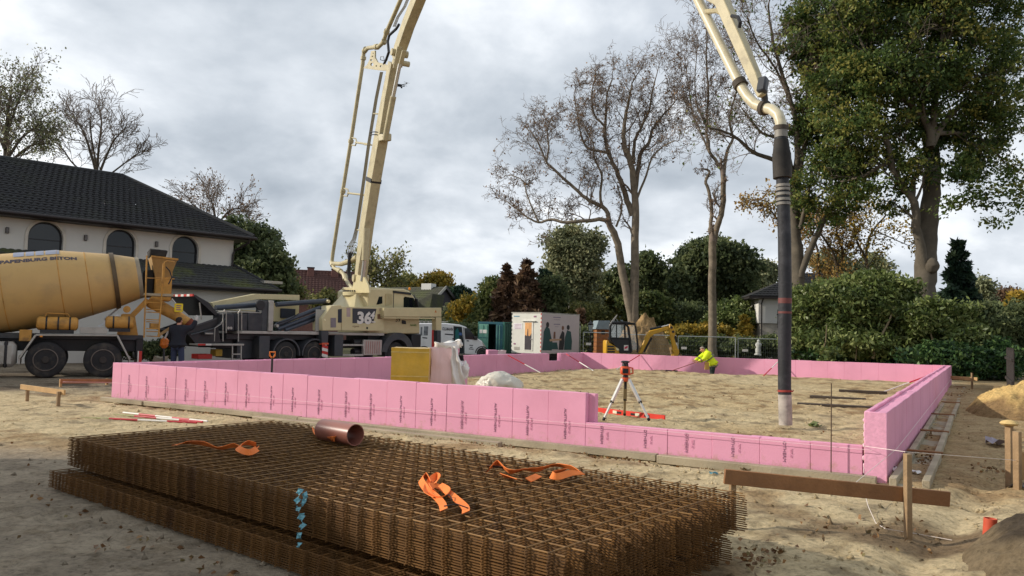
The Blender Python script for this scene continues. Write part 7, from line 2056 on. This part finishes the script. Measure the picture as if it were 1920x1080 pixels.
conifer('brown_conifer', 'taller rust brown conifer behind the corner of the site trailer', 988, 484, 640, 92, 59, 13000, .26, LG_RUST, 61, 'brown conifers')
conifer('dark_conifer', 'blackish green conifer between the brown conifer and the birch', 1018, 492, 640, 90, 61, 12000, .26, LG_CON, 62)
bushy('dark_shrub', 'dark green shrub mass directly above the trailer roof', [(1028, 570, 28, 34), (1005, 585, 26, 26), (1040, 545, 18, 28)], 60, 9000, .25, LG_DARK, 63, 'shrub', spread=.35)
bushy('birch_tree', 'tall pale sage birch left of the twin bare trunk', [(1075, 450, 34, 28), (1060, 490, 40, 34), (1100, 490, 32, 36), (1075, 530, 44, 36), (1045, 460, 22, 22), (1115, 455, 18, 22), (1085, 570, 40, 34)], 64, 17000, .24, LG_SAGE, 64, spread=.4, droop=.7, shell=.65, bark=mat('birch_bark', (190, 184, 172), rough=.8, var=.25), wood=14)
bushy('garden_tree', 'yellow green shrub right of the trailer and left of the playhouse', [(1095, 590, 26, 22), (1082, 605, 20, 22), (1120, 598, 20, 16)], 60, 8000, .22, LG_OLIVE, 65, spread=.3)
conifer('thuja', 'thin reddish thuja between the trailer and the lantern', 1089, 570, 640, 16, 55, 1800, .2, LG_RUST, 66)
bushy('garden_tree', 'broad olive tree behind the playhouse roof', [(1140, 540, 26, 30), (1125, 560, 26, 26), (1160, 565, 28, 30)], 70, 9000, .3, LG_OLIVE, 67, spread=.4)
bushy('garden_tree', 'dark round tree behind the twin bare trunk', [(1215, 515, 36, 32), (1185, 540, 34, 34), (1235, 545, 30, 38), (1160, 535, 24, 26), (1215, 580, 46, 36)], 68, 17000, .3, LG_DARK, 68, spread=.4)
bushy('garden_tree', 'mid green shrub between the twin trunk and the slender bare trunk', [(1200, 575, 30, 28), (1230, 585, 28, 24)], 59, 9000, .22, LG_HEDGE, 69, spread=.3)
bushy('broad_oak', 'big dark round topped oak behind the slender bare trunk', [(1335, 490, 60, 42), (1290, 500, 34, 34), (1385, 500, 34, 40), (1330, 540, 72, 44), (1350, 460, 34, 18), (1310, 470, 24, 22), (1390, 540, 30, 36), (1275, 545, 26, 42), (1400, 478, 16, 16)], 66, 26000, .29, LG_DARK, 70, spread=.4, wood=12)
bushy('garden_tree', 'pale grey green tree behind the small white house', [(1432, 520, 20, 24), (1442, 505, 14, 14), (1425, 545, 20, 20)], 78, 5500, .3, LG_SAGE, 71, spread=.45, droop=.5)
bushy('shrub', 'bright green shrub left of the small white house', [(1375, 585, 30, 20), (1355, 600, 26, 20), (1400, 600, 20, 18)], 58, 9000, .2, LG_RHODO, 72, 'shrub', spread=.28)
bushy('shrub', 'dark grey green bushes below the round topped oak', [(1295, 595, 40, 24), (1340, 605, 30, 20), (1260, 600, 30, 26), (1390, 612, 30, 18)], 60, 12000, .22, LG_DARK, 73, 'shrub', spread=.3)
bushy('shrub', 'orange tinted spreading shrub along the garden behind the fence', [(1300, 622, 40, 12), (1345, 622, 30, 12), (1270, 630, 20, 14)], 56, 6500, .19, LG_YEL, 74, 'shrub', spread=.22)
conifer('golden_conifer', 'small golden conifer left of the downpipe of the small white house', 1396, 591, 660, 30, 54, 3600, .19, LG_YEL, 75)
bushy('hedge', 'clipped dark hedge behind the fence left of the slender trunk', [(1300, 650, 40, 18), (1350, 652, 40, 18), (1270, 655, 20, 18)], 52, 9000, .17, LG_HEDGE, 76, 'hedge', spread=.2)
bushy('hedge', 'blackish hedge behind the fence by the grey statue', [(1395, 652, 40, 18), (1430, 652, 30, 18), (1460, 655, 24, 20)], 51, 9000, .17, LG_DARK, 77, 'hedge', spread=.2)
bushy('hedge', 'dark hedge strip behind the white van', [(840, 622, 30, 16), (880, 625, 34, 15), (920, 625, 30, 15), (800, 618, 30, 16)], 56, 9500, .2, LG_DARK, 78, 'hedge', spread=.25)
bushy('hedge', 'low dark hedge behind the mixer ladder', [(255, 656, 30, 16), (295, 658, 30, 16), (220, 655, 24, 16)], 29, 7000, .1, LG_DARK, 79, 'hedge', spread=.12)
bushy('shrub', 'bushes behind the fence directly right of the trailer', [(1085, 640, 14, 24), (1100, 640, 16, 22), (1130, 650, 24, 14)], 54, 6000, .18, LG_DARK, 80, 'shrub', spread=.25)
bushy('shrub', 'thin pale shrub in front of the brown tiled roof', [(600, 565, 22, 10), (620, 558, 10, 12)], 62, 1500, .2, LG_OLIVE, 81, 'shrub', spread=.3)
# rhododendrons and laurels at the right
def bigleaf(label, ells, Y, n, size, m, seed, stems=(), name='rhododendron'):
    o_ = bushy(name, label, ells, Y, int(n * 1.25), size * .86, m, seed, 'shrub', spread=.2, per=26, stretch=2.1, shell=.36, wood=10, bark=mat('pale_stem', (132, 118, 92), rough=.9))
    for pts, r0 in stems:
        b = Vector(o_.location); ps = [np.array(D(a_, b_, Y - 1.7) - b) for a_, b_ in pts]
        tubes_mesh('stem', [(ps, [r0 * (1 - .5 * i / (len(ps) - 1)) for i in range(len(ps))])], mat('pale_stem', (132, 118, 92)), o_)
    return o_
bigleaf('largest rhododendron bush below the oak with pale bare stems', [(1610, 585, 80, 50), (1540, 600, 56, 60), (1665, 560, 56, 46), (1640, 535, 60, 26), (1570, 548, 40, 28), (1700, 610, 40, 44), (1600, 640, 100, 30)], 36, 36000, .17, LG_RHODO, 91,
        (([(1636, 672), (1645, 650), (1655, 625), (1668, 600), (1676, 575)], .07), ([(1640, 664), (1632, 645), (1622, 622)], .05), ([(1604, 676), (1606, 655), (1600, 640)], .03), ([(1540, 665), (1548, 640), (1550, 610)], .04)))
bigleaf('light leaved rhododendron bush just right of the hose', [(1505, 600, 24, 50), (1500, 650, 26, 30), (1520, 570, 22, 26)], 36.5, 9000, .16, LG_RHODO, 92)
bigleaf('lower rhododendron bush under the conifer', [(1770, 610, 56, 36), (1735, 600, 40, 32), (1800, 640, 50, 30), (1752, 580, 30, 16)], 34, 17000, .17, LG_RHODO, 93)
bigleaf('dark tall shrub at the right edge behind the palisade', [(1880, 620, 50, 44), (1850, 612, 40, 36), (1912, 612, 40, 40), (1860, 660, 50, 40)], 35, 17000, .17, LG_DARK, 94, name='evergreen_shrub')
bigleaf('glossy dark laurel in front of the back right wall corner', [(1800, 680, 60, 34), (1850, 672, 44, 38), (1760, 670, 40, 30), (1880, 690, 30, 26)], 33, 17000, .15, LG_LAUREL, 95, name='laurel')
bigleaf('laurel strip along the far foam wall below the largest rhododendron', [(1620, 672, 60, 18), (1700, 668, 50, 26), (1540, 668, 50, 18), (1730, 650, 40, 30)], 36, 13000, .15, LG_LAUREL, 96, name='laurel')
conifer('dark_conifer', 'pointed dark conifer right of the oak trunk', 1797, 449, 640, 96, 41, 15000, .2, LG_CON, 97)
bushy('distant_tree', 'hazy rusty tree far behind at the right edge', [(1885, 560, 20, 18), (1870, 575, 16, 14)], 110, 3500, .4, LG_RUST, 98, spread=.6)
bushy('distant_tree', 'thin leaved tree right behind the pointed conifer', [(1842, 545, 14, 24), (1850, 565, 16, 16)], 70, 2200, .24, LG_SAGE, 99, spread=.4, shell=.9)
bushy('distant_tree', 'far yellowish tree at the right edge above the shrubs', [(1910, 570, 16, 16), (1905, 590, 20, 14)], 100, 2600, .38, LG_YEL, 100, spread=.5)
bushy('distant_tree', 'far grey tree between the autumn trees under the oak', [(1560, 500, 30, 24), (1600, 510, 30, 20), (1640, 505, 30, 24), (1540, 490, 20, 16)], 115, 5200, .4, LG_SAGE, 101, spread=.7, shell=.9)
# far wood closing the horizon
r = np.random.default_rng(200)
C_ = []; 
for k in range(420):
    a = r.uniform(-1.15, 1.15); d_ = r.uniform(150, 210); h_ = r.uniform(5, 11)
    c = np.array([math.sin(a) * d_, math.cos(a) * d_, 0.])
    C_.append(c + r.normal(size=(70, 3)) * np.array([3.2, 3.2, 0]) + np.array([0, 0, 1]) * (r.random((70, 1)) ** .7 * h_))
leaves('far_wood', np.concatenate(C_), 1.5, LG_OLIVE, None, r, kind='stuff', tint=np.repeat(np.clip(r.normal(size=420) * .2 + .3, 0, 1), 70))
# ================================================================ people
SKIN = mat('skin', (206, 150, 124), rough=.6, var=.06)
def skinmesh(name, verts, edges, radii, m, parent, root=0, sub=2):
    """one continuous limb surface grown over joints"""
    me = bpy.data.meshes.new(name); me.from_pydata([tuple(v) for v in verts], edges, [])
    o = bpy.data.objects.new(name, me); COL.objects.link(o)
    md = o.modifiers.new('skin', 'SKIN'); md.use_smooth_shade = True
    sk = me.skin_vertices[0].data
    for i, r_ in enumerate(radii):
        sk[i].radius = r_ if isinstance(r_, tuple) else (r_, r_)
        sk[i].use_root = (i == root)
    ms = o.modifiers.new('sub', 'SUBSURF'); ms.levels = sub; ms.render_levels = sub
    dg = bpy.context.evaluated_depsgraph_get()
    res = bpy.data.meshes.new_from_object(o.evaluated_get(dg)); res.name = name
    bpy.data.objects.remove(o); bpy.data.meshes.remove(me)
    res.materials.clear(); res.shade_smooth()
    return obj(name, res, m, parent)
def person(label, loc, rz, J, cloth, feat):
    """J: joint positions; cloth: list of (name, joints, edges, radii, material); body is one skin"""
    o_ = thing('person', label, 'person', loc, rz)
    names = list(J); idx = {n: i for i, n in enumerate(names)}
    body_e = [('pelvis', 'spine'), ('spine', 'chest'), ('chest', 'neck'), ('neck', 'skull'), ('skull', 'crown')]
    for s in 'LR':
        body_e += [('chest', 'sh' + s), ('sh' + s, 'el' + s), ('el' + s, 'wr' + s), ('wr' + s, 'pa' + s), ('pelvis', 'hip' + s), ('hip' + s, 'kn' + s), ('kn' + s, 'an' + s), ('an' + s, 'to' + s)]
    rad = dict(pelvis=(.14, .11), spine=(.13, .10), chest=(.15, .11), neck=.055, skull=.085, crown=.07)
    for s in 'LR':
        rad.update({'sh' + s: .06, 'el' + s: .043, 'wr' + s: .028, 'pa' + s: (.034, .02), 'hip' + s: .09, 'kn' + s: .058, 'an' + s: .04, 'to' + s: .035})
    body = skinmesh('body', [J[n] for n in names], [(idx[a], idx[b]) for a, b in body_e], [rad[n] for n in names], SKIN, o_, idx['pelvis'])
    for s in 'LR':       # five fingers per hand
        pa, wr = Vector(J['pa' + s]), Vector(J['wr' + s]); d = (pa - wr).normalized(); sd = d.orthogonal().normalized(); nn = d.cross(sd)
        for k in range(5):
            if k < 4:
                a = pa + sd * (-.028 + .019 * k); L_ = (.07, .08, .075, .06)[k]
                pts = [a - d * .02, a + d * L_ * .45 + nn * .006, a + d * L_ * .75 + nn * .03, a + d * L_ * .7 + nn * .055]
            else:
                a = wr + d * .03 + sd * -.03; pts = [a, a + d * .03 - sd * .03 + nn * .01, a + d * .05 - sd * .035 + nn * .035, a + d * .06 - sd * .03 + nn * .05]
            MB().tube(pts, [.0095, .009, .008, .006], 6).build('finger', feat.get('glove', SKIN), body)
    for nm, jn, ed, rr, m in cloth:
        ji = {n: i for i, n in enumerate(jn)}
        skinmesh(nm, [J[n] for n in jn], [(ji[a], ji[b]) for a, b in ed], rr, m, o_, 0)
    sk, cr = Vector(J['skull']), Vector(J['crown']); upv = (cr - sk).normalized(); fw = Vector(feat['face']).normalized(); fw = (fw - upv * fw.dot(upv)).normalized(); rt = fw.cross(upv)
    hd = sk + upv * .03
    MB().tube([hd + fw * .085 + upv * .02, hd + fw * .115 - upv * .015, hd + fw * .085 - upv * .025], [.012, .018, .012], 8).build('nose', SKIN, body)
    for e in (-1, 1):
        MB().lathe([(-.01, .004), (0, .013), (.01, .004)], hd + fw * .083 + rt * e * .033 + upv * .02, fw, 8).build('eye', mat('eye_dark', (50, 40, 36), rough=.2), body)
        MB().lathe([(-.012, .02), (0, .03), (.012, .02)], hd + rt * e * .088 - fw * .005, rt, 10).build('ear', SKIN, body)
    MB().bar(hd + fw * .088 - rt * .025 - upv * .05, hd + fw * .088 + rt * .025 - upv * .05, .01, .008).build('mouth', mat('lips', (160, 96, 86)), body)
    hr = MB(); bm = bmesh.new(); bmesh.ops.create_icosphere(bm, subdivisions=3, radius=.104)
    bmesh.ops.delete(bm, geom=[v for v in bm.verts if v.co.z < .0 + .05 * (v.co.y > 0) - .09 * (v.co.y < -.02)], context='VERTS')
    bm.verts.index_update(); M = Matrix((rt, fw, upv)).transposed()
    hr.add([M @ (v.co * 1.0) + hd + upv * .025 - fw * .008 for v in bm.verts], [tuple(v.index for v in f.verts) for f in bm.faces]); bm.free()
    hr.build('hair', feat['hair'], o_, smooth=80)
    for s in 'LR':
        an, to = Vector(J['an' + s]), Vector(J['to' + s])
        MB().tube([an + Vector((0, 0, .12)), an, an + (to - an) * .5, to], [.06, .065, .058, .04], 10).build('boot', feat['boot'], o_, smooth=60)
    return o_
HIVIS = mat('hivis_yellow', (214, 232, 30), rough=.7, var=.08, bump=.4, bscale=14); TROU = mat('dark_green_trousers', (36, 50, 46), rough=.9, var=.15); REFL = mat('grey_reflector', (112, 112, 84), rough=.5)
# worker bending over a rake, facing left; feet in the dip along the far wall
q = D(1331, 700, 32.35); gb = gz(q.x, q.y)
V_ = lambda x, y, z: Vector((x, y, z))
J = dict(pelvis=V_(.10, 0, .95), spine=V_(.02, 0, 1.12), chest=V_(-.13, 0, 1.31), neck=V_(-.25, -.01, 1.42), skull=V_(-.33, -.02, 1.47), crown=V_(-.37, -.02, 1.58),
         shL=V_(-.16, -.19, 1.36), elL=V_(-.34, -.22, 1.12), wrL=V_(-.56, -.14, 1.02), paL=V_(-.63, -.11, .99), shR=V_(-.14, .19, 1.36), elR=V_(-.36, .2, 1.16), wrR=V_(-.62, .06, 1.06), paR=V_(-.69, .03, 1.03),
         hipL=V_(.10, -.11, .90), knL=V_(.04, -.14, .50), anL=V_(.10, -.14, .10), toL=V_(-.08, -.15, .04), hipR=V_(.12, .11, .90), knR=V_(.14, .13, .50), anR=V_(.22, .13, .10), toR=V_(.05, .13, .04))
J['hem'] = J['pelvis'] + V_(.03, 0, -.17)
def wear(J, top, legs):
    tj = ['spine', 'chest', 'neck', 'shL', 'elL', 'wrL', 'shR', 'elR', 'wrR', 'pelvis', 'hem']
    te = [('spine', 'chest'), ('chest', 'neck'), ('chest', 'shL'), ('shL', 'elL'), ('elL', 'wrL'), ('chest', 'shR'), ('shR', 'elR'), ('elR', 'wrR'), ('spine', 'pelvis'), ('pelvis', 'hem')]
    tr = [(.21, .19), (.22, .19), (.09, .09), .12, .095, .07, .12, .095, .07, (.22, .19), (.225, .195)]
    lj = ['pelvis', 'hipL', 'knL', 'anL', 'hipR', 'knR', 'anR']; le = [('pelvis', 'hipL'), ('hipL', 'knL'), ('knL', 'anL'), ('pelvis', 'hipR'), ('hipR', 'knR'), ('knR', 'anR')]
    return [('jacket', tj, te, tr, top), ('trousers', lj, le, [(.15, .12), .11, .085, .07, .11, .085, .07], legs)]
body_J = {k: v for k, v in J.items() if k != 'hem'}
def mkperson(label, loc, rz, J, top, legs, feat):
    base = {k: v for k, v in J.items() if k != 'hem'}
    cl = wear(J, top, legs)
    o_ = person(label, loc, rz, {**base}, [], feat)
    for nm, jn, ed, rr, m in cl:
        ji = {n: i for i, n in enumerate(jn)}
        skinmesh(nm, [J[n] for n in jn], [(ji[a], ji[b]) for a, b in ed], rr, m, o_, 0)
    return o_
wk = mkperson('worker in bright yellow jacket bending over a long handled tool by the far wall', (q.x, q.y, gb), R(8), J, HIVIS, TROU,
              dict(face=(-.9, -.25, -.5), hair=mat('grey_hair', (150, 138, 126), rough=.9), boot=mat('work_boot', (60, 50, 42), rough=.8)))
for c0, c1, r_ in ((J['hem'], J['pelvis'], .222), (J['spine'], J['chest'], .225)):
    d = (c1 - c0).normalized(); m_ = c0 + d * .07
    MB().lathe([(-.022, r_ * .9), (-.02, r_ + .006), (.02, r_ + .006), (.022, r_ * .9)], m_, d, 20).build('reflective_band', REFL, wk, smooth=50)
for s in 'LR':
    d = (J['wr' + s] - J['el' + s]).normalized()
    MB().lathe([(-.02, .06), (-.018, .1), (.018, .098), (.02, .06)], J['el' + s] + d * .12, d, 14).build('reflective_band', REFL, wk, smooth=50)
MB().lathe([(-.04, .07), (.0, .12), (.05, .125), (.07, .09)], J['neck'] + V_(.05, 0, -.0), (J['neck'] - J['chest']), 14).build('hood', HIVIS, wk, smooth=60)
pk = MB().bb(-.30, -.12, -.24, -.17, .70, 1.0); crumple(pk, .01, 5).build('hanging_cloth', mat('tan_cloth', (186, 150, 78), rough=.9), wk)
ah = wk.matrix_basis
hand = Vector((q.x, q.y, gb)) + Matrix.Rotation(R(8), 3, 'Z') @ J['paL']
tip = D(1259, 699, 32.9); tip.z = gz(tip.x, tip.y) + .03
o_ = thing('levelling_rake', 'long handled rake held by the worker in yellow by the far foam wall', 'rake', tip, 0)
d = (hand - tip); e_ = d + d.normalized() * .35
MB().tube([(0, 0, 0), tuple(e_)], .016, 8).build('handle', mat('rake_red', (120, 52, 44), rough=.6), o_)
MB().box((0, 0, .0), (.5, .05, .06)).build('rake_head', BLKP, o_)
for k in range(9):
    MB().box((-.24 + k * .06, 0, -.04), (.012, .012, .07)).build('tine', BLKP, o_)
# man in dark clothes at the mixer chute, arm raised, seen from behind
q = D(331, 690, 23.2); gb = gz(q.x, q.y)
J = dict(pelvis=V_(0, 0, .96), spine=V_(0, 0, 1.14), chest=V_(.0, .02, 1.38), neck=V_(.0, .03, 1.53), skull=V_(-.01, .06, 1.62), crown=V_(-.01, .06, 1.74),
         shL=V_(-.19, .02, 1.42), elL=V_(-.27, .10, 1.15), wrL=V_(-.22, .28, .98), paL=V_(-.2, .34, .95), shR=V_(.19, .02, 1.43), elR=V_(.36, .14, 1.46), wrR=V_(.42, .22, 1.70), paR=V_(.43, .24, 1.78),
         hipL=V_(-.10, 0, .92), knL=V_(-.12, .03, .5), anL=V_(-.12, -.02, .1), toL=V_(-.14, .15, .04), hipR=V_(.10, 0, .92), knR=V_(.13, .02, .5), anR=V_(.13, -.02, .1), toR=V_(.16, .15, .04))
J['hem'] = V_(0, 0, .82)
dk = mkperson('man in a dark jacket and jeans reaching up to the mixer chute', (q.x, q.y, gb), R(-6), J, mat('navy_jacket', (36, 38, 46), rough=.9, var=.12, bump=.4, bscale=10), mat('jeans', (54, 62, 84), rough=.9, var=.15),
              dict(face=(.2, 1, .1), hair=mat('dark_hair', (46, 36, 32), rough=.9), boot=mat('work_boot', (60, 50, 42)), glove=mat('pale_glove', (190, 186, 180), rough=.8)))
MB().lathe([(-.05, .03), (0, .05), (.06, .045), (.1, .03)], J['wrR'], (J['paR'] - J['wrR']), 10).build('glove', mat('pale_glove', (190, 186, 180)), dk, smooth=60)
# bits beside him
o_ = tag(crumple(grid_box(.35, .3, .55, 6), .07, 5, 3).build('cement_splash', mat('cement_coat', (150, 140, 122)), None, smooth=60), 'grey splashed spoil bag beside the man at the chute', 'bag')
q2 = D(301, 668, 23.8); o_.location = (q2.x, q2.y, gz(q2.x, q2.y)); 
o_ = thing('orange_tool', 'orange and white power tool standing left of the man at the chute', 'power tool', D(307, 650, 23.6))
MB().lathe([(0, .05), (.08, .12), (.25, .12), (.32, .05)], (0, 0, -.05), (0, .2, 1), 12).build('motor_housing', ORNG, o_); MB().tube([(0, 0, .2), (.15, 0, .55)], .03, 8).build('lance', WHT, o_); MB().tube([(0, 0, .0), (.05, 0, -.75)], .03, 8).build('shaft', DKG, o_)
# ---------------------------------------------------------------- drone
q = D(748, 160, 40); o_ = thing('drone', 'small dark drone hovering to the right of the raised boom', 'drone', q, .4)
MB().box((0, 0, 0), (.3, .16, .12)).build('drone_body', BLK, o_, bevel=.03)
MB().box((.14, 0, -.09), (.08, .08, .08)).build('camera_pod', BLK, o_, bevel=.01)
for sx_, sy_ in ((-1, -1), (1, -1), (1, 1), (-1, 1)):
    a_ = MB().bar((sx_ * .1, sy_ * .06, .02), (sx_ * .34, sy_ * .26, .06), .03, .03).build('arm', BLK, o_)
    MB().lathe([(0, .03), (.06, .03)], (sx_ * .34, sy_ * .26, .05), (0, 0, 1), 8).build('motor', BLK, a_)
    MB().bar((sx_ * .34 - .16, sy_ * .26 - .05, .12), (sx_ * .34 + .16, sy_ * .26 + .05, .12), .025, .006).build('rotor_blade', BLK, a_)
# ================================================================ litter on the ground
LIT = leafmat('fallen_leaf', [(92, 66, 44), (120, 86, 54), (150, 114, 74), (112, 92, 66), (136, 124, 84)], transl=.1)
r = np.random.default_rng(300)
pts = []
def litter(n, f):
    for _ in range(n):
        x, y = f()
        pts.append((x, y, gz(x, y) + .008))
def onwall(s0, s1, t0, t1):
    def f():
        p = FP(r.uniform(s0, s1), r.uniform(t0, t1)); return p.x, p.y
    return f
def pxat(px, py, sx_, sy_):
    def f():
        q = G(px + r.normal() * sx_, py + r.normal() * sy_, -.09); return q.x, q.y
    return f
for s in range(24):
    s0 = r.uniform(0, 14); litter(14, onwall(s0, s0 + r.uniform(.3, 1.0), -.42, -.16))
litter(150, onwall(5.5, 10.5, -.55, -.36)); litter(60, onwall(10.2, 11.6, -.45, -.2)); litter(130, lambda: (r.uniform(-8, 5), r.uniform(4, 16)))
for px, py, a, b, n in ((1735, 860, 14, 7, 70), (1872, 880, 28, 7, 90), (1800, 745, 10, 4, 60), (1740, 815, 10, 5, 40), (1420, 1045, 25, 12, 70), (860, 1080, 60, 6, 30), (200, 1030, 18, 8, 10), (1560, 1000, 90, 25, 60)):
    litter(n, pxat(px, py, a, b))
litter(160, onwall(1, 14, 1, 20)); litter(70, lambda: (mc.x + Lx * (u_ := r.uniform(-3.1, 3.1)) - Ly * (w_ := -1.48 - abs(r.normal()) * .12), mc.y + Ly * u_ + Lx * w_))
C_ = np.array(pts)
leaves('fallen_leaves', C_ + np.array([0, 0, .012]), .036, LIT, None, r, flat=.55, stretch=1.3, kind='stuff')
# clods and crumbs of sand
n = 5200
cx = np.concatenate([r.uniform(-9, 6, 1300), r.uniform(-3, 6, 1700), r.uniform(-6, 12, 2200)]); cy = np.concatenate([r.uniform(3.6, 16, 1300), r.uniform(4.2, 10, 1700), r.uniform(9, 26, 2200)])
d_ = np.abs(cx) < .66 * cy + .5; cx, cy = cx[d_], cy[d_]; n = len(cx)
cz = ground_h(cx, cy); sz = .008 + .022 * r.random(n) ** 3
ico = np.array([(1, 0, 0), (-1, 0, 0), (0, 1, 0), (0, -1, 0), (0, 0, 1), (0, 0, -1)], float); fi = np.array([(0, 2, 4), (2, 1, 4), (1, 3, 4), (3, 0, 4), (2, 0, 5), (1, 2, 5), (3, 1, 5), (0, 3, 5)])
V = np.stack([cx, cy, cz], 1)[:, None] + ico[None] * sz[:, None, None] * (1 + .5 * r.normal(size=(n, 6, 1)))
Fq = (fi[None] + (np.arange(n) * 6)[:, None, None]).reshape(-1, 3)
cc = np.repeat(ground_col(cx, cy), 6, 0) * np.repeat(r.uniform(.7, 1.1, n), 6)[:, None]
npmesh('sand_clods', V.reshape(-1, 3), Fq, SOIL, None, kind='stuff', colors=np.concatenate([cc, np.ones((len(cc), 1))], 1))
# sprig of green leaves on the sand, weeds on the bank
for (px, py, n_, sp_, sz_, lb) in ((1526, 796, 22, .055, .07, 'small green leafy sprig lying on the sand inside the low wall'),):
    q = G(px, py, .06); C_ = np.array([[r.normal() * sp_, r.normal() * sp_, abs(r.normal()) * .03 + .02] for _ in range(n_)])
    o_ = thing('leafy_sprig', lb, 'sprig', (q.x, q.y, gz(q.x, q.y)))
    leaves('leaves', C_, sz_, LG_RHODO, o_, r, flat=.5)
for k, (px, py, lb) in enumerate(((1555, 666, 'small leafy sapling behind the far foam wall left of the pale stems'), (1700, 672, 'small broad leaved plant behind the far foam wall below the oak'))):
    q = D(px, py, (33.2, 31.2, 27.0)[k]); C_ = np.array([[r.normal() * .25, r.normal() * .2, r.uniform(.0, .7)] for _ in range(150)])
    o_ = thing('leafy_plant', lb, 'plant', (q.x, q.y, gz(q.x, q.y)), 0, 'small plants behind the far wall')
    leaves('leaves', C_ + np.array([0, 0, .55 if k < 2 else .05]), .14, LG_LAUREL if k else LG_RHODO, o_, r)
    tubes_mesh('stem', [([np.array([0, 0, -.1]), np.array([.03, 0, .5]), np.array([0, 0, 1.])], [.015, .012, .006])], BARKD, o_)
